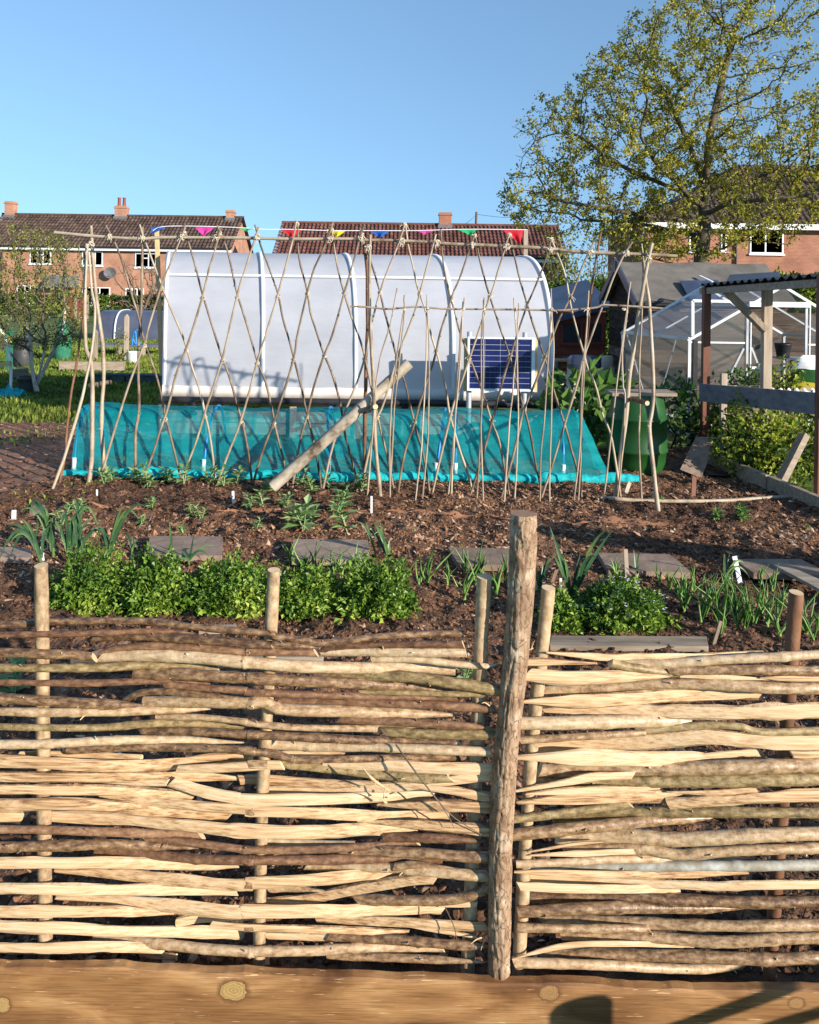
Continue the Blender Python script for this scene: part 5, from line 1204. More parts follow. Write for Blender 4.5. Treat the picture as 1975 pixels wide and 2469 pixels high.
# ================================================================== LEFT BACKGROUND
Yd = 25.0
DT = thing('small_polytunnel', 'small dark grey polytunnel in the distance between the fruit tree and the big tunnel', 'polytunnel', (X_(300, Yd), Yd, 0))
a0, a1 = X_(232, Yd), X_(432, Yd); zb, zt = Z_(300, 838, Yd), Z_(300, 748, Yd + .9)
pts = np.array([[[x, Yd + .9 - .9 * math.copysign(abs(math.cos(t)) ** .7, math.cos(t)), zb + (zt - zb) * abs(math.sin(t)) ** .55] for t in np.linspace(0, math.pi, 30)] for x in np.linspace(a0, a1, 40)])
pts[..., 1] += .02 * fbm(pts * 2, 3, 4); MB().grid(pts).build('cover', MT['dark_cover'], DT)
for x in (a0, a1): MB().add(np.array([[x, Yd + .9 - .9 * math.copysign(abs(math.cos(t)) ** .7, math.cos(t)), zb + (zt - zb) * abs(math.sin(t)) ** .55] for t in np.linspace(0, math.pi, 30)]), [list(range(30))]).build('end_sheet', MT['dark_cover'], DT)
for px in (278,): MB().sweep(np.array([[X_(px, Yd), Yd + .9 - .93 * math.copysign(abs(math.cos(t)) ** .7, math.cos(t)), zb + (zt - zb + .02) * abs(math.sin(t)) ** .55] for t in np.linspace(0, math.pi, 30)]), np.array([[-.025, -.01], [.025, -.01], [.025, .01], [-.025, .01]])).build('rib', MT['white_plastic'], DT)
MB().span((a0, Yd + .02, -.05), (a1, Yd + .1, zb)).build('base_board', MT['timber'], DT)
# staging with blue hoops in front of it
Yg = 19.0
ST = thing('potting_table', 'low grey table frame on thin legs in front of the small grey tunnel', 'table', (X_(300, Yg), Yg, 0))
tz = Z_(300, 832, Yg); MB().span((X_(225, Yg), Yg, tz - .04), (X_(395, Yg), Yg + .7, tz)).build('table_top', MT['grey_plank'], ST)
for px in (232, 290, 347, 392): MB().span((X_(px, Yg) - .03, Yg + .02, -.02), (X_(px, Yg) + .03, Yg + .08, tz - .041)).build('leg', MT['timber_v'], ST)
BH = thing('blue_hoop_frame', 'bright blue bent pipe frame standing on the low grey table', 'frame', (X_(325, Yg), Yg + .3, tz))
for d_ in (0, .25): MB().tube([(X_(315, Yg), Yg + .15 + d_, tz), at(320, 815, Yg + .15 + d_), at(326, 798, Yg + .15 + d_), at(328, 815, Yg + .15 + d_), (X_(327, Yg), Yg + .15 + d_, tz)], .022, 7, 18).build('hoop', MT['blue_pipe'], BH)
MB().tube([(X_(326, Yg), Yg + .15, Z_(326, 797, Yg)), (X_(326, Yg), Yg + .4, Z_(326, 797, Yg))], .02, 6, 3).build('cross_bar', MT['blue_pipe'], BH)
tag(MB().lathe((X_(322, 17), 17, .0), [(.09, 0), (.11, .02), (.13, .24), (.14, .25), (.14, .27), (.12, .27), (.1, .1), (.01, .1)], 18).build('white_bucket', MT['white_plastic'], origin=(X_(322, 17), 17, 0)), 'white tub beneath the low grey table on the far lawn', 'tub')
for k, (px, h, m, nm, lb) in enumerate(((307, .95, 'timber_v', 'fence_stake', 'dark wooden stake standing on the far lawn before the low table'), (232, .62, 'timber_v', 'corner_stake', 'pale square stake at the left end of the low table'))):
    x = X_(px, 17.5); tag(MB().span((x - .04, 17.46, -.03), (x + .04, 17.54, h)).prism([(x - .04, 17.46, h), (x + .04, 17.46, h), (x, 17.46, h + .06)], (0, .08, 0)).build(nm, MT[m], origin=(x, 17.5, 0)), lb, 'stake')
Ys_ = 16.5; sb_ = gnd(280, 893); small_tree('sapling', 'thin young sapling in front of the low grey table', [(262, 850), (280, 790), (300, 790), (310, 860), (290, 880)], sb_[1], [[sb_, at(280, 870, sb_[1]), at(283, 845, sb_[1])]], 60, .3, .1, .15, .006, .03, 'twig', 'fruit_leaf', 130, .06, 18, 1.2)
MB_ = MB()
a, b = gnd(145, 893), gnd(300, 893)
ed = thing('bed_edging', 'weathered railway sleepers edging a bed on the far lawn', 'edging', (a + b) / 2)
for k in range(2): p = a + (b - a) * (k * .5 + .003); q = a + (b - a) * (k * .5 + .495); MB().bar(p + [0, 0, .07], q + [0, 0, .07], .2, .2).build('sleeper', MT['timber'], ed)
for k, px in enumerate((249, 291, 324, 357, 376)):
    q = gnd(px, 922 + k * .6); w = .085; m = MB()
    m.add([[q[0] - w, q[1] - .1, 0], [q[0] + w, q[1] - .1, 0], [q[0] + w, q[1] + .1, 0], [q[0] - w, q[1] + .1, 0], [q[0] - w * 1.35, q[1] - .14, .15], [q[0] + w * 1.35, q[1] - .14, .15], [q[0] + w * 1.35, q[1] + .14, .15], [q[0] - w * 1.35, q[1] + .14, .15], [q[0] - w, q[1] - .1, .09], [q[0] + w, q[1] - .1, .09], [q[0] + w, q[1] + .1, .09], [q[0] - w, q[1] + .1, .09]],
          [[0, 1, 5, 4], [1, 2, 6, 5], [2, 3, 7, 6], [3, 0, 4, 7], [8, 9, 10, 11], [4, 5, 9, 8], [5, 6, 10, 9], [6, 7, 11, 10], [7, 4, 8, 11]])
    m.span((q[0] - w * 1.5, q[1] - .165, .14), (q[0] + w * 1.5, q[1] - .135, .165))
    tag(m.build('seed_tray', MT['tray'], origin=q), ['first', 'second', 'third', 'fourth', 'fifth'][k] + ' grey green planter from the left in the row on the lawn', 'planter', 'planters in a row on the lawn')
def tub(name, label, px0, px1, pyt, pyb, m, prof, cat):
    c = gnd((px0 + px1) / 2, pyb); Y = c[1]; r = (px1 - px0) / 2 / FPX * Y; h = (pyb - pyt) / FPX * Y
    return tag(MB().lathe(c, [(r * a, h * b) for a, b in prof], 28).build(name, MT[m], origin=c), label, cat)
BUT = [(.86, 0), (.95, .02), (1, .3), (1, .55), (.97, .56), (.97, .6), (1, .61), (1, .92), (1.05, .93), (1.05, .98), (.7, 1.0), (.1, 1.02)]
tub('water_butt', 'dark grey barrel shaped water butt behind the fruit tree at the left', 32, 76, 808, 885, 'grey_tub', BUT, 'water butt')
tub('black_pot', 'wide round black pot standing beside the base of the fruit tree', 43, 88, 908, 942, 'grey_tub', [(.82, 0), (.95, .5), (1, .8), (1.04, .82), (1.04, 1), (.95, 1), (.9, .7), (.1, .68)], 'pot')
q = gnd(50, 918); tag(MB().bar(at(27, 913, q[1] + .3), at(72, 910, q[1] + .3), .03, .34, (0, -.3, 1)).build('brown_board', MT['timber'], origin=q), 'brown board propped behind the black pot', 'board')
q = gnd(22, 893); GP = tag(MB().span((q[0] - .05, q[1] - .04, -.02), (q[0] + .05, q[1] + .04, Z_(22, 800, q[1]))).box((q[0], q[1], Z_(22, 800, q[1]) + .01), (.13, .11, .03)).build('green_post', MT['green_net'], origin=q), 'dark green post at the left edge beside the grey water butt', 'post')
HP = thing('hoop_cloche', 'white plastic pipe hoops tied to a wooden rail at the left edge', 'cloche frame', gnd(8, 955))
for d_ in (0, .5, 1.0):
    Yq = 12.2 + d_; MB().tube([at(26, 925, Yq) * [1, 1, 0], at(26, 880, Yq), at(14, 820, Yq), at(-12, 785, Yq), at(-50, 785, Yq), at(-78, 830, Yq), at(-84, 925, Yq) * [1, 1, 0]], .022, 8, 40).build('hoop', MT['white_plastic'], HP)
MB().bar(at(-60, 886, 12.1), at(26, 876, 12.1), .05, .07).build('rail', MT['batten'], HP)
MB().tube([at(24, 850, 12.3), at(50, 882, 12.6)], .016, 6, 3).build('prop', MT['cane'], HP)
V = np.array([[gnd(x, 962) + [0, .04 * j + .02, max(0, .11 * math.sin(j / 8 * math.pi) * (1 + .6 * fbm(np.array([x * .2, j * .7, 0]), 2, 3)))] for j in range(9)] for x in np.linspace(-60, 40, 30)]); V[..., 1] += .04 * fbm(V * 9, 2, 4)
tag(MB().grid(V).build('fallen_net', MT['net_hem'], origin=gnd(10, 962)), 'small heap of teal netting on the grass at the left edge', 'netting')
q = gnd(150, 868); G = [[q + np.array([r * math.cos(t), r * math.sin(t), h]) for t in np.linspace(0, 6.283, 14)] for h, r in ((0, .2), (.2, .19), (.5, .15), (.8, .08), (1.0, .04), (1.05, .005))]
V = np.array(G); V += .03 * fbm(V * 5, 2, 3)[..., None] * np.array([1, 1, 0]); tag(MB().grid(V).build('net_cone', MT['green_net'], origin=q), 'green netting gathered to a point round a cane right of the fruit tree', 'netting')
FE = thing('board_fence', 'brown board fence panel on the far side of the lawn, seen past the fruit tree', 'fence', (X_(190, 40), 40, 0))
for k, px in enumerate((158, 184, 210)):
    x = X_(px, 40); MB().span((x - .06, 39.95, 0), (x + .06, 40.07, 1.15)).build('post', MT['timber_v'], FE)
    if k < 2: MB().span((x + .065, 39.98, .05), (X_(px + 26, 40) - .065, 40.02, 1.05)).build('panel', MT['shed_red'], FE)

# ================================================================== RIGHT SIDE: sheds, greenhouse, cage
# brown shed: gable towards the left, roof running away to the right
SB = thing('brown_shed', 'dark brown overlap boarded shed with grey felt roof right of the polytunnel', 'shed', (3.6, 11.9, 0))
yn, yf, ym = 11.0, 12.8, 11.9; xg, xr = 3.10, 5.0; zE, zR = 1.53, 2.02
wl = MB(); nb = 11
for k in range(nb):                 # overlapping boards, front side then gable
    za, zc = zE * k / nb, zE * (k + 1) / nb + .012
    wl.add([(xg, yn - .022, za), (xr, yn - .022, za), (xr, yn - .004, zc), (xg, yn - .004, zc)], [[0, 1, 2, 3]], 0, random.uniform(.1, .8)); wl.add([(xg, yn - .022, za), (xr, yn - .022, za), (xr, yn, za), (xg, yn, za)], [[0, 3, 2, 1]])
for k in range(15):
    za, zc = zR * k / 15, zR * (k + 1) / 15 + .012
    def hw(z): return (yf - yn) / 2 * (1 if z < zE else max(.02, (zR - z) / (zR - zE)))
    h0, h1 = hw(za), hw(min(zc, zR - .005))
    wl.add([(xg - .022, ym - h0, za), (xg - .022, ym + h0, za), (xg - .004, ym + h1, zc), (xg - .004, ym - h1, zc)], [[0, 3, 2, 1]], 0, random.uniform(.15, 1)); wl.add([(xg - .022, ym - h0, za), (xg - .022, ym + h0, za), (xg, ym + h0, za), (xg, ym - h0, za)], [[0, 1, 2, 3]])
wl.span((xg + .005, yn + .005, 0), (xr, yf, zE)); wl.prism([(xr - .03, yn, zE), (xr - .03, yf, zE), (xr - .03, ym, zR)], (.03, 0, 0))
wl.build('wall', MT['shed_wood'], SB)
rb = MB()
for sgn in (-1, 1):
    n1, n2 = 50, 12; G = np.zeros((n1, n2, 3))
    for i, x in enumerate(np.linspace(xg - .12, xr + .1, n1)):
        for j, t in enumerate(np.linspace(0, 1.12, n2)):
            G[i, j] = (x, ym + sgn * (yf - yn) / 2 * t, zR + .03 - (zR - zE) * t)
    G[..., 2] += .016 * fbm(G * 2.2, 3, 6); rb.grid(G); rb.grid(G - [0, 0, .018])
rb.build('roof', MT['felt'], SB)
for sgn in (-1, 1):
    MB().bar((xg - .14, ym + sgn * .0, zR + .01), (xg - .14, ym + sgn * (yf - yn) / 2 * 1.13, zR - (zR - zE) * 1.13 + .01), .025, .11).build('bargeboard', MT['navy'], SB)
MB().box((xg - .155, ym, zR - .02), (.02, .09, .2)).build('finial', MT['navy'], SB)
MB().bar((xg, yn - .06, zE - .06), (xr, yn - .06, zE - .06), .06, .05).build('eaves_board', MT['black'], SB)
G = np.array([[(x, ym - (yf - yn) / 2 * t, zR + .05 - (zR - zE) * t) for t in np.linspace(.62, 1.14, 8)] for x in np.linspace(3.68, 4.2, 16)]); G[..., 2] += .05 * np.abs(fbm(G * 2.5, 3, 9)) + .015
tag(MB().grid(G).build('black_sheet', MT['navy'], origin=G[8, 4]), 'crumpled dark sheet hanging over the lower edge of the brown shed roof', 'sheet')
mb = MB(); tag(mb.bar((4.0, ym - .45, zR - .165), (4.12, ym - .62, zR - .25), .04, .02).build('white_strip', MT['white_plastic'], origin=(4.05, ym - .5, zR - .2)), 'short white strip lying on the felt of the shed roof', 'strip')
# red shed behind
RSH = thing('red_shed', 'small red boarded shed with a dark lean-to roof left of the brown shed', 'shed', (2.8, 13.6, 0))
Yr = 13.5; xa, xb = X_(1335, Yr), X_(1462, Yr); w = MB(); zt1, zt2 = Z_(1335, 752, Yr), Z_(1460, 722, Yr)
for k in range(11):
    za, zc = k * .118, (k + 1) * .118 + .008; w.add([(xa, Yr - .018, za), (xb, Yr - .018, za), (xb, Yr - .003, zc), (xa, Yr - .003, zc)], [[0, 1, 2, 3]]); w.add([(xa, Yr - .018, za), (xb, Yr - .018, za), (xb, Yr, za), (xa, Yr, za)], [[0, 3, 2, 1]])
w.span((xa + .004, Yr + .004, 0), (xb, Yr + 1.8, 1.25)); w.build('wall', MT['shed_red'], RSH)
MB().add([(xa - .05, Yr - .15, zt1 - .12), (xb + .1, Yr - .15, zt2 - .06), (xb + .1, Yr + 2, zt2 + .35), (xa - .05, Yr + 2, zt1 + .3)], [[0, 1, 2, 3]]).bar((xa - .06, Yr - .16, zt1 - .14), (xb + .1, Yr - .16, zt2 - .08), .03, .09).build('roof', MT['navy'], RSH)
MB().span((xa, Yr - .04, 1.1), (xb, Yr - .022, 1.22)).build('fascia', MT['shed_red'], RSH)
for x0_, x1_, y0_, y1_ in ((1358, 1400, 766, 826), (1424, 1450, 766, 824)):
    f = MB(); X0, X1, Z0, Z1 = X_(x0_, Yr), X_(x1_, Yr), Z_(x0_, y1_, Yr), Z_(x0_, y0_, Yr)
    for a, b in (((X0 - .04, Z0 - .04), (X0, Z1 + .04)), ((X1, Z0 - .04), (X1 + .04, Z1 + .04)), ((X0, Z0 - .04), (X1, Z0)), ((X0, Z1), (X1, Z1 + .04))): f.span((a[0], Yr - .045, a[1]), (b[0], Yr - .01, b[1]))
    f = f.build('window', MT['shed_red'], RSH); MB().span((X0, Yr - .03, Z0), (X1, Yr - .019, Z1)).build('pane', MT['black'], f)
MB().box((X_(1338, Yr), Yr - .06, Z_(1338, 772, Yr)), (.09, .08, .07)).build('lamp', MT['white_plastic'], RSH)
# potting bench with jars
Yk = 12.2; PB = thing('wooden_shelf', 'small wooden shelf with jars beside the red shed wall', 'shelf', (X_(1362, Yk), Yk, 0)); xs0, xs1 = X_(1340, Yk), X_(1392, Yk)
for py in (868, 903, 920): MB().span((xs0, Yk, Z_(1360, py, Yk) - .025), (xs1, Yk + .3, Z_(1360, py, Yk))).build('shelf_board', MT['timber'], PB)
MB().span((xs0 + .03, Yk + .28, Z_(1360, 890, Yk)), (xs1 - .05, Yk + .3, Z_(1360, 871, Yk))).build('back_board', MT['batten'], PB)
for x in (xs0 + .01, xs1 - .05): MB().span((x, Yk + .01, 0), (x + .04, Yk + .29, Z_(1360, 868, Yk) - .026)).build('upright', MT['grey_plank'], PB)
for k, px in enumerate((1367, 1373, 1381, 1388)):
    c = (X_(px, Yk), Yk + .1, Z_(px, 868, Yk)); tag(MB().lathe(c, [(.014, .001), (.016, .01), (.016, .035), (.012, .042), (.013, .05)], 12).build('jar', MT['glass'], origin=c), ['leftmost', 'second from the left', 'third from the left', 'rightmost'][k] + ' small glass jar on top of the wooden shelf', 'jar', 'jars on the shelf')
# compost bins
def bin_(name, label, px0, px1, pyt, pyb, Y, lid, seed):
    x0, x1, zt = X_(px0, Y), X_(px1, Y), Z_(px0, pyt, Y); d = (x1 - x0) * .8; T = thing(name, label, 'bin', ((x0 + x1) / 2, Y, 0)); m = MB(); n = 10
    for k in range(n):
        t0, t1 = k / n, (k + 1) / n; w0, w1 = 1.04 - .06 * t0, 1.04 - .06 * t1; c = (x0 + x1) / 2; hw = (x1 - x0) / 2; bul = .0 if k not in (4, 7) else .02
        m.add([(c - hw * w0 - bul, Y - bul, zt * t0), (c + hw * w0 + bul, Y - bul, zt * t0), (c + hw * w0 + bul, Y + d, zt * t0), (c - hw * w0 - bul, Y + d, zt * t0), (c - hw * w1 - bul, Y - bul, zt * t1), (c + hw * w1 + bul, Y - bul, zt * t1), (c + hw * w1 + bul, Y + d, zt * t1), (c - hw * w1 - bul, Y + d, zt * t1)],
              [[0, 1, 5, 4], [1, 2, 6, 5], [2, 3, 7, 6], [3, 0, 4, 7], [4, 5, 6, 7]])
    for k in range(5): xx = x0 + (x1 - x0) * (.1 + .2 * k); m.span((xx - .018, Y - .03, .05), (xx + .018, Y - .004, zt * .8))
    m.build('body', MT['beige'], T, bevel=.012)
    m = MB(); c = np.array([(x0 + x1) / 2, Y + d / 2, zt]); hw = (x1 - x0) / 2
    if lid == 'navy':
        R_ = [(1.04, -.02), (1.06, .05), (1.0, .12), (.85, .16), (.5, .17)]
        V = [[(c[0] + hw * r * math.copysign(abs(math.cos(a)) ** .5, math.cos(a)), c[1] + d / 2 * r * math.copysign(abs(math.sin(a)) ** .5, math.sin(a)), zt + h) for a in np.linspace(0, 2 * math.pi, 40, endpoint=False)] for r, h in R_]
        for k in range(4):
            ring = np.array(V[k] + V[k + 1]); i = np.arange(40); m.add(ring, np.stack([i, (i + 1) % 40, 40 + (i + 1) % 40, 40 + i], -1), 0, .5, True)
        m.add(V[-1], [list(range(40))])
    else: m.lathe(c + [0, 0, 0], [(hw * .95, -.01), (hw, .02), (hw, .13), (hw * .85, .16)], 24)
    m.build('lid', MT[lid], T); return T
bin_('compost_bin', 'beige plastic compost bin with a dark domed lid beside the sheds', 1380, 1453, 888, 945, 11.2, 'navy', 1)
bin_('storage_bin', 'narrower pale bin with a round pale lid right of the dark lidded bin', 1456, 1486, 886, 945, 11.6, 'beige', 2)
# green barrel and its board
c = gnd(1535, 1136); Yb_ = c[1]; r = 70 / FPX * Yb_; hB = 186 / FPX * Yb_
tag(MB().lathe(c, [(r * .8, 0), (r * .86, hB * .04), (r * .95, hB * .14), (r * .985, hB * .27), (r * 1.03, hB * .28), (r * 1.03, hB * .31), (r, hB * .32), (r, hB * .5), (r, hB * .68), (r * 1.03, hB * .69), (r * 1.03, hB * .72), (r * .97, hB * .73), (r * .9, hB * .88), (r * .84, hB * .97), (r * .8, hB)], 48).build('green_barrel', MT['green_tub'], origin=c), 'large green plastic barrel with moulded ribs behind the right end of the bean trellis', 'barrel')
tag(MB().bar((c[0] - r * 1.05, c[1] - .05, hB + .016), (c[0] + r * 1.12, c[1] - .05, hB + .021), .3, .028).build('lid_board', MT['timber'], origin=c + [0, 0, hB]), 'weathered board laid across the top of the green barrel', 'board')
bush('comfrey_clump', 'clump of big green leaves between the teal net and the green barrel', 'plant', at(1405, 975, 8.6), (.42, .3, .33), 170, .21, 'rhubarb', 81, flat=.3, up=.5)
bush('leafy_clump', 'broad leaved clump in shade behind the right end of the teal net', 'plant', at(1420, 1060, 8.3), (.32, .25, .42), 130, .18, 'rhubarb', 82, flat=.4, up=.5)
bush('weed_clump', 'leafy weeds between the green barrel and the greenhouse corner', 'plant', at(1635, 985, 8.4), (.2, .2, .36), 200, .09, 'rhubarb', 83, flat=.4, up=.5)
# board, black sheet, lying stick, edging
q0, q1, q2, q3 = at(1640, 1132, 7.3), at(1690, 1152, 7.2), at(1732, 1054, 7.75), at(1678, 1053, 7.85)
tag(MB().prism([q0, q1, q2, q3], np.array([.015, .03, -.012])).build('grey_board', MT['slab'], origin=q0), 'flat grey board leaning up at a slant, right of the green barrel', 'board')
V = []
for t in np.linspace(0, 1, 26):
    row = []
    for w in np.linspace(0, 1, 12):
        if t < .62: p = np.array([2.35 + 1.02 * t / .62 * .8, 7.25 + .5 * w, .012 + .01 * math.sin(9 * t)])
        else:
            a = (t - .62) / .38 * 4.4; p = np.array([2.35 + .816 + .085 * math.sin(a), 7.25 + .5 * w, .012 + .085 * (1 - math.cos(a))])
        p[0] += .12 * w; row.append(p)
    V.append(row)
V = np.array(V); V[..., 2] += .006 * fbm(V * 6, 2, 3); tag(MB().grid(V).build('black_mat', MT['black'], origin=V[5, 5]), 'black rubber sheet with one edge curled over on the soil by the green barrel', 'sheet')
def gstick(pts, r, m, name, label, cat, k=30, lift=.0):
    P = np.array([gnd(x, y) for x, y in pts]); P[:, 2] = [float(soilz(p[0], p[1])) + r + lift for p in P]; return tag(MB().tube(P, [r, r * .85], 9, k, 0, .5, None, .06, 5).build(name, MT[m], origin=P[0]), label, cat)
gstick([(1439, 1217), (1460, 1214), (1485, 1222), (1545, 1223), (1660, 1224), (1760, 1220), (1880, 1211), (1955, 1209)], .016, 'pole', 'fallen_pole', 'long pale pole lying on the soil right of the trellis, bent at its left end', 'pole')
EDG = thing('bed_edging', 'weathered timber boards edging the right side of the soil bed', 'edging', gnd(1850, 1180))
for (a, b) in (((1690, 1112), (1852, 1182)), ((1856, 1184), (2080, 1285))):
    p, q = gnd(*a), gnd(*b); MB().bar(p + [0, 0, .05], q + [0, 0, .05], .045, .15).build('board', MT['timber'], EDG)
tag(MB().bar(at(1880, 1165, 6.75), at(1938, 1050, 6.95), .05, .1, (0, 1, 0)).build('propped_board', MT['timber'], origin=at(1880, 1165, 6.75)), 'weathered board leaning to the right against the brown cage post', 'board')
# fruit cage
CG = thing('cage_frame', 'open timber cage with brown posts and a dark corrugated roof in front of the greenhouse', 'frame', (3.0, 7.4, 0))
def vpost(px, pyt, Y, w, m, par, name, slant=0):
    p = at(px, pyt, Y); return MB().span((p[0] - w / 2, Y - w / 2, -.1), (p[0] + w / 2, Y + w / 2, p[2])).build(name, MT[m], par)
vpost(1704, 692, 8.2, .068, 'brown_post', CG, 'brown_post'); vpost(1984, 660, 6.37, .065, 'brown_post', CG, 'brown_post')
vpost(1676, 820, 8.6, .045, 'black', CG, 'black_post'); vpost(1850, 692, 7.9, .078, 'timber_v', CG, 'pale_post'); vpost(1745, 900, 8.1, .055, 'timber_v', CG, 'short_post')
MB().bar(at(1745, 695, 7.96), at(1846, 798, 7.84), .05, .115, (0, 1, 0)).build('brace', MT['timber_v'], CG)
p, q = at(1690, 946, 8.1), at(2010, 977, 6.28); MB().bar(p, q, .035, .17, (0, 0, 1)).build('rail_board', MT['grey_plank'], CG)
# corrugated roof sheet
n1, n2 = 140, 8; a0_, a1_ = at(1690, 690, 8.25), at(2010, 664, 6.2); G = np.zeros((n1, n2, 3))
for i, t in enumerate(np.linspace(0, 1, n1)):
    for j, w in enumerate(np.linspace(0, 1, n2)):
        G[i, j] = a0_ + (a1_ - a0_) * t + np.array([1.15, .28, .06]) * w * .9 + [0, 0, .016 * math.sin(t * 105)]
MB().grid(G).grid(G + [0, 0, .012]).build('corrugated_roof', MT['black'], CG)
MB().bar(a0_ + [.03, .06, -.05], a1_ + [.03, .06, -.05], .05, .06).build('roof_batten', MT['timber'], CG)
MB().bar(at(1900, 672, 7.2), at(2010, 690, 6.6), .05, .05).build('roof_batten', MT['timber'], CG)
# greenhouse
GH = thing('greenhouse', 'aluminium framed glass greenhouse behind the timber cage', 'greenhouse', (3.9, 9.8, 0))
Yg0, Yg1 = 9.2, 10.6; xL, xR = X_(1664, Yg0), X_(1664, Yg0) + 2.06; xm = (xL + xR) / 2; zEv = Z_(1664, 817, Yg0); zRd = Z_(1888, 690, Yg0)
sk = -.38          # the house stands slightly askew: its far end lies to the left
def gp(x, y, z): return np.array([x + sk * (y - Yg0) / (Yg1 - Yg0), y, z])
def gbar(a, b, w=.035, h=.035, name='bar', m='alu'):
    w, h = w * .55, h * .6
    return MB().bar(gp(*a), gp(*b), w, h, (0, 0.02, 1) if abs(a[2] - b[2]) < .9 else (0, 1, 0)).build(name, MT[m], GH)
for yy in (Yg0, Yg1):
    for x in (xL, xR): gbar((x, yy, 0), (x, yy, zEv), .05, .05, 'corner_post', 'white_paint' if yy == Yg0 else 'alu')
    gbar((xL - .02, yy, zEv - .02), (xm, yy, zRd), .05, .045, 'rafter', 'white_paint'); gbar((xm, yy, zRd), (xR + .02, yy, zEv - .02), .05, .045, 'rafter', 'white_paint')
    gbar((xL, yy, .05), (xR, yy, .05), .05, .06, 'sill')
gbar((xm, Yg0, zRd), (xm, Yg1, zRd), .06, .05, 'ridge_bar')
for x in (xL, xR): gbar((x, Yg0, zEv), (x, Yg1, zEv), .05, .06, 'eaves_bar'); gbar((x, Yg0, .05), (x, Yg1, .05), .05, .06, 'sill')
for f in (.5,):
    y = Yg0 + (Yg1 - Yg0) * f; gbar((xL, y, .05), (xL, y, zEv), .03, .03, 'glazing_bar'); gbar((xL, y, zEv), (xm, y, zRd), .03, .03, 'glazing_bar'); gbar((xm, y, zRd), (xR, y, zEv), .03, .03, 'glazing_bar')
for (px, zt) in ((1803, 1.45), (1945, 1.5)):
    x = X_(px, Yg0); gbar((x, Yg0, .05), (x, Yg0, zt), .045, .04, 'door_post'); gbar((x + .035, Yg0 - .01, .05), (x + .035, Yg0 - .01, zt - .02), .02, .02, 'door_post', 'white_paint')
xd0, xd1 = X_(1803, Yg0), X_(1950, Yg0)
p = at(1800, 733, Yg0); gbar((xd0, Yg0 - .03, p[2]), (xd1, Yg0 - .03, p[2]), .05, .095, 'door_header', 'white_paint')
gbar((xL, Yg0 - .005, Z_(1740, 826, Yg0)), (xd0 - .03, Yg0 - .005, Z_(1740, 826, Yg0)), .03, .03, 'cross_rail', 'white_paint'); gbar((xd1, Yg0 - .005, Z_(1740, 828, Yg0)), (xR, Yg0 - .005, Z_(1740, 828, Yg0)), .03, .03, 'cross_rail', 'white_paint')
gbar((xd0 + .05, Yg0 - .01, Z_(1850, 887, Yg0)), (xd1 - .03, Yg0 - .01, Z_(1850, 887, Yg0)), .03, .045, 'door_rail', 'white_paint')
for (a, b) in (((1793, 840), (1753, 920)), ((1812, 838), (1826, 875))):
    p, q = at(a[0], a[1], Yg0), at(b[0], b[1], Yg0); MB().bar(p, q, .02, .02, (0, 1, 0)).build('brace', MT['alu'], GH)
for (a, b) in (((xL, Yg0 + .25, zEv - .02), (xL, Yg0 + .68, .1)), ((xL, Yg0 + 1.3, zEv - .02), (xL, Yg0 + .72, .1)), ((xL, Yg0 + .05, .55), (xL, Yg0 + .5, .08))): gbar(a, b, .02, .025, 'brace')
MB().prism([at(1752, 684, 9.6), at(1886, 678, 9.5), at(1880, 660, 9.95), at(1760, 667, 10.05)], (0, .01, .025)).build('roof_vent', MT['navy'], GH)
# open roof vent frame
v0, v1 = at(1670, 725, Yg0 + .02), at(1785, 727, Yg0 + .02); MB().bar(v0, v1, .03, .03).bar(v0, at(1670, 815, Yg0 + .02), .03, .03, (0, 1, 0)).build('vent_frame', MT['white_paint'], GH)
def pane(pts, m='glass', name='pane'): MB().add([gp(*p) for p in pts], [list(range(len(pts)))]).build(name, MT[m], GH)
pane([(xL, Yg0, .08), (xL, Yg1, .08), (xL, Yg1, zEv), (xL, Yg0, zEv)]); pane([(xR, Yg0, .08), (xR, Yg1, .08), (xR, Yg1, zEv), (xR, Yg0, zEv)])
pane([(xL, Yg0, zEv + .01), (xL, Yg1, zEv + .01), (xm, Yg1, zRd + .01), (xm, Yg0, zRd + .01)], 'roof_glass'); pane([(xR, Yg0, zEv + .01), (xR, Yg1, zEv + .01), (xm, Yg1, zRd + .01), (xm, Yg0, zRd + .01)], 'roof_glass')
pane([(xL, Yg0 + .005, .08), (xd0, Yg0 + .005, .08), (xd0, Yg0 + .005, zEv + .42), (xL, Yg0 + .005, zEv)]); pane([(xd1, Yg0 + .005, .08), (xR, Yg0 + .005, .08), (xR, Yg0 + .005, zEv), (xd1, Yg0 + .005, zEv + .3)])
pane([(xL, Yg1, .08), (xR, Yg1, .08), (xR, Yg1, zEv), (xm, Yg1, zRd), (xL, Yg1, zEv)])
BF = thing('timber_fence', 'brown overlapping board fence seen through the greenhouse glass', 'fence', (4.4, 10.85, 0))
for k in range(8): MB().span((2.95, 10.80 + .006 * (k % 2), .02 + .17 * k), (7.5, 10.83 + .006 * (k % 2), .02 + .17 * k + .165)).build('board', MT['fence_wood'], BF)
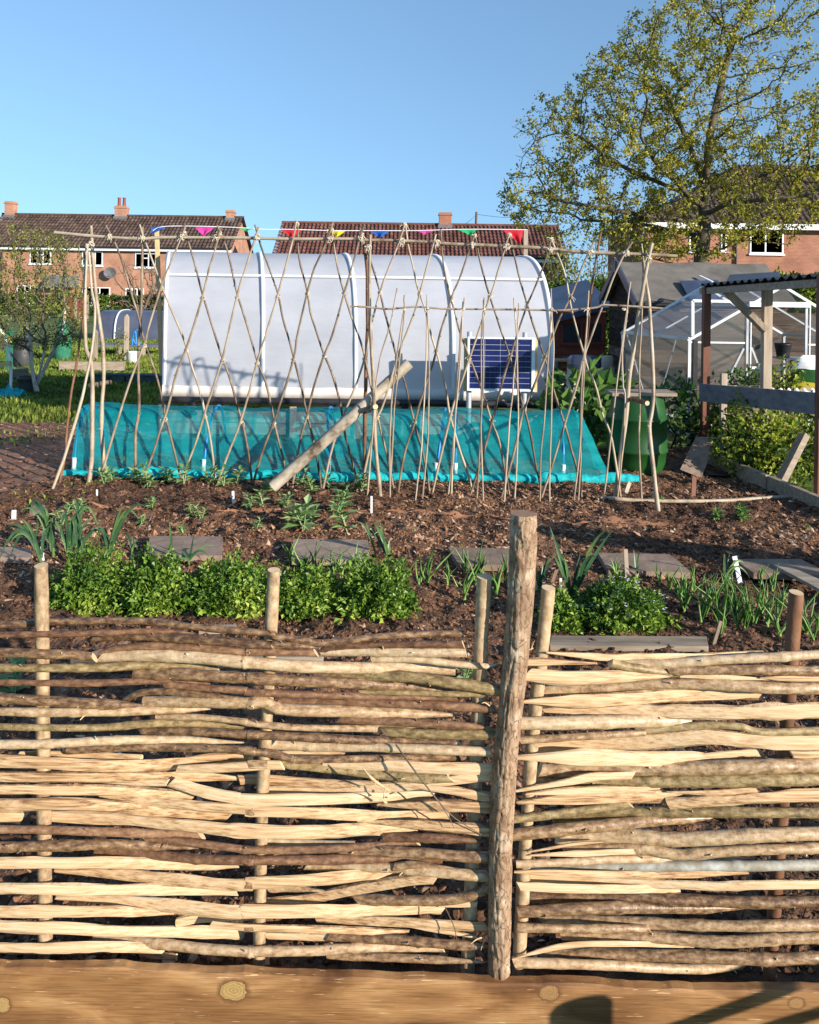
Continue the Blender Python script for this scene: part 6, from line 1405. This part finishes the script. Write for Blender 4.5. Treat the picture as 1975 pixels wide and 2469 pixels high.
# things in the greenhouse
STG = thing('greenhouse_staging', 'metal staging inside the greenhouse right of its door post', 'shelf', (4.3, 9.9, 0))
for z in (.46, .86): MB().span((X_(1880, 9.9), 9.75, z - .02), (X_(1960, 9.9), 10.1, z)).build('shelf', MT['alu'], STG)
for px in (1880, 1958): MB().span((X_(px, 9.9) - .012, 9.75, 0), (X_(px, 9.9) + .012, 9.78, .839)).build('leg', MT['alu'], STG)
c = (X_(1892, 9.9), 9.92, .861); tag(MB().lathe(c, [(.07, 0), (.095, .14), (.1, .15), (.1, .17), (.09, .17), (.08, .12), (.01, .12)], 20).build('plant_pot', MT['black'], origin=c), 'black plant pot standing on the greenhouse staging', 'pot')
q = at(1962, 905, 8.9); CB = MB(); G = np.array([[[q[0] + .24 * math.cos(a) * (1 - abs(t) ** 3 * .5), q[1] + .1 * math.sin(a) * (1 - abs(t) ** 4), q[2] - .02 + .24 * t] for a in np.linspace(0, 6.283, 24)] for t in np.linspace(-1, 1, 14)]); G += .012 * fbm(G * 9, 2, 3)[..., None]
tg = np.where(np.arange(13) < 5, 2, np.where(np.arange(13) < 9, 1, 0)); V = G.reshape(-1, 3)
for k in range(13): CB.add(np.vstack([G[k], G[k + 1]]), np.stack([np.arange(23), np.arange(1, 24), np.arange(25, 48), np.arange(24, 47)], -1), int(tg[k]), .5, True)
tag(CB.build('compost_sack', [MT['white_plastic'], MT['green_tub'], MT['f_yellow']], origin=q), 'white, green and yellow compost sack in front of the greenhouse at the right edge', 'sack')
RBD = thing('raised_bed', 'pale board raised bed with seedlings in front of the greenhouse door', 'planter', at(1830, 1000, 8.6))
a, b = at(1728, 935, 8.7), at(1990, 940, 8.4); MB().bar(a, b, .04, .06).build('top_board', MT['batten'], RBD); MB().bar(a - [0, 0, .2], b - [0, 0, .16], .04, .2).build('side_board', MT['timber'], RBD); MB().span((a[0], 8.75, -.05), (b[0], 9.1, a[2] - .03)).build('soil', MT['soil'], RBD)
bush('seedling_patch', 'green seedlings growing in the pale raised bed before the greenhouse', 'plant', at(1800, 915, 8.8), (.35, .15, .13), 260, .06, 'rhubarb', 84, stems=5)
bush('tall_weeds', 'tall light green weeds right of the pale cage post', 'plant', at(1895, 920, 8.3), (.16, .12, .22), 220, .06, 'bramble', 85, stems=5)
G = np.array([[at(x, 958 + 14 * w, 8.05) + [0, -.05 * w, .018 * math.sin(x * .33)] for w in np.linspace(-1.2, 1.2, 5)] for x in np.linspace(1855, 1985, 50)]); tag(MB().grid(G).build('clear_sheet', MT['white_paint'], origin=G[25, 2]), 'pale corrugated plastic sheet lying behind the grey cage rail', 'sheet')
bush('bramble_bush', 'sunlit yellow green leafy bush under the grey rail of the cage', 'bush', at(1832, 1082, 7.35), (.36, .34, .42), 3000, .05, 'bramble', 86, flat=.4, stems=14, lump=.3)
bush('dark_bramble', 'darker leafy bush right of the sunlit bush, behind the brown cage post', 'bush', at(1925, 1075, 7.6), (.28, .3, .42), 1300, .055, 'bramble', 87, flat=.4, stems=8)
bush('nettle_clump', 'small green weeds at the foot of the right brown cage post', 'plant', at(1925, 1185, 6.75), (.14, .12, .12), 160, .05, 'bramble', 88, stems=5)
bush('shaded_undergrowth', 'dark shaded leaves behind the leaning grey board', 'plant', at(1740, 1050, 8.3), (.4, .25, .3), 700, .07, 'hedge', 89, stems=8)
# tangled black metal stand by the greenhouse corner
MSB = thing('metal_stand', 'rusty black metal hoops and rods tangled beside the greenhouse corner post', 'metal stand', at(1675, 1060, 8.35))
for pts in ([(1612, 938), (1690, 940)], [(1612, 938), (1640, 980), (1655, 1030)], [(1640, 970), (1700, 965)], [(1655, 945), (1650, 965), (1628, 972), (1610, 968)], [(1672, 940), (1690, 985), (1700, 1010)], [(1640, 1000), (1700, 1008)], [(1603, 1005), (1632, 1048), (1672, 1057)], [(1690, 940), (1696, 1000), (1690, 1060)], [(1632, 1048), (1618, 1080), (1600, 1125)]):
    MB().tube([at(x, y, 8.35 + .1 * (i % 2)) for i, (x, y) in enumerate(pts)], .009, 6, 16).build('rod', MT['black'], MSB)
WD = tag(MB().bar(at(1674, 1150, 6.55) , at(1668, 1262, 6.38), .034, .012, (0, 1, 0)).build('marker_stake', MT['brown_post'], origin=at(1668, 1262, 6.38)), 'flat brown wooden marker stake in the soil right of the trellis', 'stake')
tag(MB().bar(at(1518, 1163, 6.6), at(1507, 1193, 6.5), .03, .014, (0, 1, 0)).build('cut_stick', MT['cane'], origin=at(1507, 1193, 6.5)), 'short pale stick leaning beside the right end of the teal net', 'stick')

# ================================================================== BED: slabs, labels and plants
def slab(label, quad, m='slab', th=.035, lift=.02, name='paving_slab', cat='slab'):
    P = np.array([gnd(x, y) for x, y in quad]); P[:, 2] = lift
    o = tag(MB().prism(P, (0, 0, th)).build(name, MT[m], origin=P.mean(0), bevel=.004), label, cat, 'stepping slabs across the bed' if name == 'paving_slab' else None); return o
slab('grey stepping slab behind the salad bush at the left edge of the bed', [(-60, 1364), (78, 1368), (70, 1342), (-60, 1340)])
slab('small reddish slab beside the arching leeks at the left', [(70, 1254), (112, 1257), (108, 1236), (76, 1234)])
slab('grey stepping slab behind the big salad bushes, left of the trellis log foot', [(352, 1362), (536, 1362), (537, 1315), (362, 1313)])
slab('grey stepping slab partly covered by onion shoots, below the leaning log', [(703, 1370), (892, 1374), (887, 1323), (707, 1321)])
slab('grey stepping slab just left of the tall bark post', [(1106, 1384), (1232, 1386), (1226, 1344), (1080, 1341)])
slab('stepping slab striped by shadows, behind the white flowering bush', [(1466, 1398), (1668, 1404), (1614, 1358), (1442, 1355)])
slab('grey stepping slab at the right edge behind the onion rows', [(1816, 1404), (2010, 1412), (1930, 1370), (1768, 1370)])
slab('narrow plank lying at a slant at the right edge of the bed', [(1862, 1389), (1975, 1452), (2060, 1480), (2060, 1466), (1884, 1386)], 'timber', .02, .05, 'plank', 'plank')
slab('weathered board lying on the soil right behind the narrower woven panel', [(1325, 1576), (1708, 1578), (1704, 1554), (1330, 1552)], 'timber', .025, .012, 'scaffold_board', 'board')
slab('long grey board lying on the soil behind the wide woven panel', [(168, 1612), (780, 1604), (770, 1580), (240, 1586)], 'timber', .025, .012, 'scaffold_board', 'board')
slab('short grey board behind the top rod of the wide woven panel', [(478, 1536), (574, 1534), (570, 1522), (486, 1524)], 'timber', .02, .012, 'scaffold_board', 'board')
def tagstick(label, top, bot, w, m='white_plastic', name='plant_label', th=.004):
    b = gnd(*bot); b[2] = float(soilz(b[0], b[1])) - .03; t = at(top[0], top[1], b[1] + .01)
    return tag(MB().bar(b, t, w, th, (0, 1, 0)).build(name, MT[m], origin=b), label, 'plant label' if name == 'plant_label' else 'stick')
for a in (('white plant label left of the arching leeks at the left edge', (34, 1230), (33, 1262), .03), ('white plant label in front of the teal net among the bean plants', (562, 1184), (563, 1226), .018),
          ('thin white plant label at the foot of the middle trellis leg', (896, 1196), (896, 1246), .014), ('white plant label leaning beside the stepping slab at the right', (1771, 1341), (1788, 1406), .026),
          ('short white plant label left of the white flowering bush', (1352, 1394), (1353, 1436), .012), ('white plant label standing between the arching leeks', (100, 1318), (107, 1356), .012),
          ('tiny white label at the foot of the left pole of the trellis', (234, 1180), (234, 1205), .012)): tagstick(*a)
tagstick('grey wooden stick standing by the shadow striped slab', (1508, 1324), (1513, 1400), .022, 'timber_v', 'marker_stick', .012)
tagstick('weathered leaning stick among the onions in front of the bed', (1738, 1497), (1716, 1560), .014, 'cane', 'marker_stick', .01)
tagstick('small pale stick beside the leeks right of the tall bark post', (1342, 1374), (1328, 1408), .018, 'cane', 'marker_stick', .01)

def salad(label, px0, px1, pyt, pyb, n, seed, flowers=0, name='salad_bush'):
    f = gnd((px0 + px1) / 2, pyb); wx = (px1 - px0) / 2 / FPX * f[1] * 1.06; dy = max(.12, wx * .75); Yc_ = f[1] + dy; h = (EYE - (pyt - CY - (px0 + px1 - 2 * CX) / 2 * .014) / FPX * (Yc_ + dy * .3)) ; h = max(.12, h)
    c = np.array([f[0] * (1 + dy / f[1] * .3), Yc_, 0]); g = np.random.default_rng(seed); T = thing(name, label, 'salad plant', c, 'salad bushes behind the woven fence')
    d = nrm(g.normal(size=(n, 3)) * [1, 1, 1.0]); d[:, 2] = np.abs(d[:, 2]); k = (1 + .42 * fbm(d * 3.4 + seed * 3, 3, seed)) * g.uniform(.08, 1.12, n) ** .42
    P = c + d * np.array([wx, dy, h]) * k[:, None]; P[:, 2] = np.maximum(P[:, 2] * g.uniform(.85, 1.0, n), .015)
    D = nrm(d * .7 + g.normal(0, .7, (n, 3)) + [0, 0, .35]); U = nrm(d * .4 + g.normal(0, .5, (n, 3)) + [0, 0, .9])
    zr_ = P[:, 2] / h; front = np.clip((c[1] - P[:, 1]) / dy, 0, 1)
    tn = np.clip(.38 + .3 * fbm(P * 9, 2, seed) + g.normal(0, .16, n) + .5 * np.clip(.45 - zr_, 0, 1) * 1.5 * front, 0, 1)      # old leaves at the foot are yellower
    L_ = np.where(zr_ < .35, .036, .025) * g.uniform(.6, 1.3, n)
    MB().leaves(P, D, U, L_, L_ * g.uniform(.5, .8, n), tn).build('leaves', MT['leaf'], T)
    m = MB(); ns = n // 40
    for k in range(ns):
        e = P[g.integers(n)]; b = np.array([c[0] + g.normal(0, .3) * wx, c[1] + g.normal(0, .3) * dy, -.01]); m.tube([b, b * .4 + e * .6 + [0, 0, .03], e], [.0022, .0014], 4, 6, 0, g.uniform(.3, .9))
    m.build('stems', MT['leaf'], T)
    if flowers:
        idx = np.where((zr_ > .5))[0]; idx = g.choice(idx, flowers); Pf = c + (P[idx] - c) * 1.03; m = MB()
        a = np.arange(5) * 2 * math.pi / 5
        for p in Pf:
            for q in range(3):
                o = p + g.normal(0, .007, 3); m.leaves(np.repeat(o[None], 5, 0), np.stack([np.cos(a), np.sin(a), .5 + 0 * a], -1), np.tile([0, 0, 1.0], (5, 1)), .007, .005, .5)
        m.build('flowers', MT['flower'], T)
    return T
salad('bushy green salad plant beside the leftmost fence stake', 112, 300, 1338, 1488, 5200, 1)
salad('largest of the bushy salad plants, under the long drooping leek blades', 255, 440, 1332, 1492, 5600, 2)
salad('wide bushy salad plant left of the second fence stake', 415, 650, 1352, 1498, 6400, 3)
salad('bushy salad plant just right of the second fence stake', 655, 800, 1362, 1496, 4200, 4)
salad('rounded compact salad bush standing by itself left of the onion shoots', 822, 988, 1352, 1506, 5600, 5)
salad('small dark green salad plant right of the tall bark post', 1322, 1398, 1432, 1532, 2000, 6)
salad('round salad bush covered in small white flowers on the right', 1402, 1622, 1402, 1542, 6600, 7, 110)
def blade(mb, b, tip, w, droop, tint, n=14, g=None, fold=.3):
    """strap leaf from b to tip; droop > 0 arches it"""
    b = np.asarray(b, float); tip = np.asarray(tip, float); t = np.linspace(0, 1, n)[:, None]
    ctrl = (b + tip) / 2 + np.array([0, 0, droop]); P = (1 - t) ** 2 * b + 2 * t * (1 - t) * ctrl + t * t * tip
    T = nrm(np.gradient(P, axis=0)); S = nrm(np.cross(T, np.array([.25, -1, .15]))); N = np.cross(S, T)
    ww = w * np.interp(t[:, 0], [0, .15, .6, 1], [.8, 1, .75, .04])[:, None]
    mb.grid(np.stack([P - S * ww + N * ww * fold, P, P + S * ww + N * ww * fold], 1), 0, tint)
def leek(label, base, tips, w, seed, name='leek', cat='leek', m='leek'):
    w = w * .62; b = gnd(*base); g = np.random.default_rng(seed); mb = MB(); b[2] = -.01; tips = list(tips) + [(x + g.normal(0, 22), y + g.uniform(-5, 40), dr + g.uniform(0, .12)) for x, y, dr in tips[:4]]
    mb.tube([b, b + [0, 0, .07]], [w * 1.0, w * .9], 8, 3, 0, .9)
    for k, (x, y, dr) in enumerate(tips):
        t = at(x, y, b[1] + g.uniform(-.08, .08)); blade(mb, b + [g.normal(0, w * .3), g.normal(0, w * .3), .05], t, w * g.uniform(.8, 1.1), dr, g.uniform(.15, .85), g=g)
    return tag(mb.build(name, MT[m], origin=b), label, cat)
leek('leek with long blades arching both ways, nearest the left edge', (97, 1362), [(15, 1275, .18), (20, 1360, .32), (60, 1255, .05), (50, 1250, .1), (115, 1330, .3), (28, 1300, .2)], .017, 1)
leek('tall leek with arching blades behind the leftmost fence stake', (128, 1345), [(48, 1235, .22), (130, 1340, .42), (75, 1225, .25), (105, 1222, .15)], .016, 2)
leek('leek with two tall folded over blades, right of the leftmost fence stake', (165, 1352), [(200, 1300, .38), (120, 1270, .15), (185, 1345, .42), (155, 1235, .02), (110, 1280, .2)], .016, 3)
leek('leek with one blade folded over to the right, above the salad leaves', (190, 1350), [(198, 1245, .30), (255, 1285, .16), (215, 1350, .1)], .015, 4)
leek('leek with a long pale blade bending right over the largest salad bush', (262, 1356), [(352, 1222, .22), (288, 1220, .03), (250, 1275, .1), (240, 1290, .06)], .015, 5)
leek('pair of upright leek blades behind the widest salad plant', (318, 1345), [(300, 1280, .04), (335, 1300, .03)], .012, 6)
leek('single tall leek blade before the left stepping slab', (414, 1362), [(408, 1255, .08)], .014, 7)
leek('dark upright leek blade right of the single tall blade', (455, 1368), [(468, 1288, .0), (516, 1315, .06), (448, 1335, .0)], .013, 8)
leek('tall dark pair of leek blades behind the compact salad bush', (935, 1358), [(915, 1252, .01), (888, 1262, .02), (940, 1300, 0)], .017, 9)
leek('slim leek by the right edge of the onion slab', (905, 1350), [(880, 1255, .02)], .011, 10)
leek('leek behind the small dark salad plant, blades fanned out', (1378, 1462), [(1326, 1268, .02), (1480, 1275, .05), (1427, 1345, .05), (1400, 1330, 0), (1330, 1330, .04), (1450, 1430, .04)], .018, 11)
leek('leek close right of the tall bark post', (1300, 1440), [(1322, 1335, .02), (1290, 1360, .02), (1336, 1420, .03), (1312, 1350, .02)], .014, 12)
leek('upright leek by the leaning white label', (1748, 1410), [(1760, 1332, .02), (1744, 1350, .02), (1768, 1400, .02)], .012, 13)
leek('dark tall leek blades beside the shadow striped slab', (1533, 1395), [(1528, 1325, .0), (1545, 1360, .01)], .011, 14)
def onion(label, base, h, seed, n=6, r=.0042):
    b = gnd(*base); g = np.random.default_rng(seed); mb = MB(); b[2] = float(soilz(b[0], b[1])) - .01; hh = h / FPX * b[1]
    mb.lathe(b, [(r * 1.4, 0), (r * 2.0, .012), (r * 1.3, .04)], 8, 0, .95)
    for k in range(n):
        d = np.array([g.normal(0, .26), g.normal(0, .2), 1.0]) * hh * g.uniform(.55, 1.1); p0 = b + [g.normal(0, .004), g.normal(0, .004), .02]
        mb.tube([p0, p0 + d * .5, p0 + d + np.array([g.normal(0, .15), g.normal(0, .1), -.05]) * hh], [r, r * 1.1, r * .8, r * .15], 6, 9, 0, g.uniform(.1, .9))
    return tag(mb.build('onion_plant', MT['onion'], origin=b), label, 'onion', 'young onion plants in the bed')
ons = [(845, 1398, 70), (873, 1392, 60), (906, 1452, 95), (927, 1440, 85), (965, 1424, 80), (1010, 1418, 70), (1030, 1420, 80), (1078, 1412, 60), (1120, 1447, 90), (1120, 1385, 70), (1148, 1412, 80), (1164, 1385, 75), (1196, 1440, 80), (1218, 1415, 90), (700, 1360, 60), (735, 1372, 70), (760, 1380, 75), (805, 1392, 75), (822, 1405, 85), (858, 1375, 60)]
onr = [(1486, 1400, 60), (1640, 1440, 70), (1650, 1480, 90), (1655, 1470, 70), (1690, 1512, 95), (1700, 1500, 100), (1730, 1512, 120), (1738, 1545, 100), (1755, 1490, 80), (1778, 1525, 100), (1795, 1535, 110), (1772, 1500, 110), (1818, 1512, 95), (1838, 1470, 100), (1850, 1518, 80), (1878, 1495, 95), (1880, 1550, 80), (1920, 1505, 80), (1945, 1530, 105), (1960, 1555, 110), (1712, 1462, 75), (1748, 1440, 60), (1762, 1436, 60), (1835, 1410, 60), (1862, 1428, 70), (1668, 1430, 60), (1614, 1420, 60), (1590, 1412, 50)]
for lst, nm, landmark in ((sorted(ons), 'left', 'left of the tall bark post'), (sorted(onr), 'right', 'right of the white flowering bush')):
    for k, (x, y, h) in enumerate(lst):
        onion('young onion shoots %s, number %d along from the left' % (landmark, k + 1), (x, y), h, 300 + k + (50 if nm == 'right' else 0), 5 if h < 80 else 7)
def bean(label, base, hpx, seed, name='bean_plant', cat='bean plant', m='bean', grp='bean plants before the teal net', big=1):
    b = gnd(*base); g = np.random.default_rng(seed); mb = MB(); b[2] = float(soilz(b[0], b[1])) - .01; h = hpx / FPX * b[1]
    for s in range(g.integers(2, 4)):
        a = g.uniform(0, 6.28); top = b + np.array([math.cos(a) * h * .35, math.sin(a) * h * .3, h * g.uniform(.6, 1)]); P = spline([b, (b + top) / 2 + [0, 0, h * .08], top], 10); mb.tube(P, [.005, .003], 5, None, 0, .8)
        nl = int(9 * big); idx = np.linspace(2, 9, nl).astype(int); aa = np.arange(nl) * 2.4 + a; D = np.stack([np.cos(aa), np.sin(aa), np.interp(np.arange(nl), [0, nl], [.1, .9])], -1); L = h * np.interp(np.arange(nl), [0, nl], [.62, .4]) * g.uniform(.8, 1.2, nl)
        mb.leaves(P[idx], D, np.tile([0, 0, 1.0], (nl, 1)) + D * -.3, L, L * .52, g.uniform(.2, 1, nl), fold=.12)
    return tag(mb.build(name, MT[m], origin=b), label, cat, grp)
bl_ = [A_(p) for p in ((618, 1772), (670, 1752), (820, 1765), (880, 1788), (1010, 1755), (1092, 1795), (1240, 1778), (1330, 1805), (1410, 1778), (1600, 1812))] + [B_(p) for p in ((15, 1760), (210, 1712), (280, 1762), (390, 1715), (580, 1745))]
for k, (x, y) in enumerate(sorted(bl_)): bean('broad bean plant at the teal net hem, number %d from the left' % (k + 1), (x, y), 38 + 8 * ((k * 7) % 3) / 2, 400 + k)
mid = [(602, 1238, 42), (635, 1240, 48), (692, 1235, 40), (732, 1283, 80), (752, 1262, 40), (820, 1245, 60), (838, 1288, 70), (463, 1255, 34), (485, 1262, 26), (340, 1270, 26), (443, 1285, 30), (618, 1282, 28), (186, 1245, 34), (150, 1275, 50), (366, 1232, 30), (1000, 1290, 8)]
for k, (x, y, h) in enumerate(sorted(mid)): bean('small leafy plant in the open soil, number %d from the left' % (k + 1), (x, y), h, 450 + k, 'small_plant', 'young plant', 'bean', 'small plants in the open soil', 1.2)
for k, (x, y, lb) in enumerate(((1733, 1262, 'left and smaller of two low green rosettes on the soil at the right'), (1793, 1268, 'right and larger of two low green rosettes on the soil at the right'), (1595, 1222, 'tiny green plant at the foot of the right trellis leg'), (1950, 1290, 'sprawling low seedlings at the right edge of the soil'))):
    bean(lb, (x, y), (30, 38, 22, 16)[k], 480 + k, 'strawberry_plant', 'low plant', 'onion', None, 1.8)
for k, (x, y, lb) in enumerate(((30, 1690, 'green chard plant glimpsed through the wide woven panel at the left edge'), (1120, 1640, 'green weeds glimpsed through the woven panel beside the tall bark post'))):
    bean(lb, (x, y), (90, 60)[k], 490 + k, 'chard_plant' if k == 0 else 'weed', 'plant', 'bean', None, 1)

# ================================================================== unseen shade casters added: a rail for the bed, the rest for the beam
RF = thing('unseen_shade_rail', 'low fence of one wide board on two posts, right of the bed', 'fence', (4.5, 3.0, 0))  # added out of view only to throw a shadow band on the soil
sd_ = np.array([math.sin(SUN_AZ), math.cos(SUN_AZ)]) / math.tan(SUN_EL)
def up_(p, z): return np.array([p[0] + sd_[0] * z, p[1] + sd_[1] * z, z])
pA, pB = up_((.80, 5.56), .95), up_((3.1, 4.62), .95)
MB().bar(pA, pB, .03, .27).build('rail_board', MT['timber'], RF)
for p in (pA + (pB - pA) * .25, pA + (pB - pA) * .85): MB().span((p[0] - .035, p[1] + .02, -.1), (p[0] + .035, p[1] + .09, 1.12)).build('post', MT['timber_v'], RF)
for k, (a, b) in enumerate((((1640, 2477), (1959, 2364)), ((1840, 2485), (1985, 2439)))):  # slanted poles, added unseen, throw the diagonal shadows on the beam
    A, B = at(*a, YB), at(*b, YB); sv = np.array([math.sin(SUN_AZ), math.cos(SUN_AZ), math.tan(SUN_EL)])
    p, q = A + sv * .95, B + sv * 1.05; d = nrm(q - p)
    tag(MB().tube([p - d * .9, p, q, q + d * .5], [.017, .015 - .002 * k], 10, 30, 0, .5, 1, .05, k).build('unseen_shade_pole', [MT['bark_h'], MT['cut']], origin=p), ['upper', 'lower'][k] + ' of two spare hazel poles leaning outside the fence on the right', 'pole', 'spare poles leaning outside')
sv = np.array([math.sin(SUN_AZ), math.cos(SUN_AZ), math.tan(SUN_EL)])
q = at(1402, 2418, YB) + sv * 1.0; tag(MB().lathe((q[0], q[1], -.33), [(.048, 0), (.05, .1), (.047, q[2] + .32), (.040, q[2] + .33)], 14).build('unseen_shade_post', [MT['bark_h']], origin=(q[0], q[1], -.33)), 'short round post outside the fence, beside the path on the right', 'post')  # unseen post added for a small shadow low on the beam
q = at(1000, 2452, YB) + sv * 1.6; c = np.array([q[0], q[1], -.33]); cr = thing('unseen_shade_crate', 'slatted wooden crate standing outside the fence beside the path', 'crate', c); hz = q[2] + .33 - .075  # invented crate, never in view; its shadow darkens the beam's lower edge
for k in range(3):
    z0 = hz * k / 3 + .01; z1_ = hz * (k + 1) / 3 - .002
    MB().span(c + [-.17, -.13, z0], c + [.17, -.115, z1_]).span(c + [-.17, .115, z0], c + [.17, .13, z1_]).span(c + [-.17, -.113, z0], c + [-.155, .113, z1_]).span(c + [.155, -.113, z0], c + [.17, .113, z1_]).build('slat', MT['timber'], cr)
MB().span(c + [-.15, -.11, .0], c + [.15, .11, .012]).build('base', MT['timber'], cr)
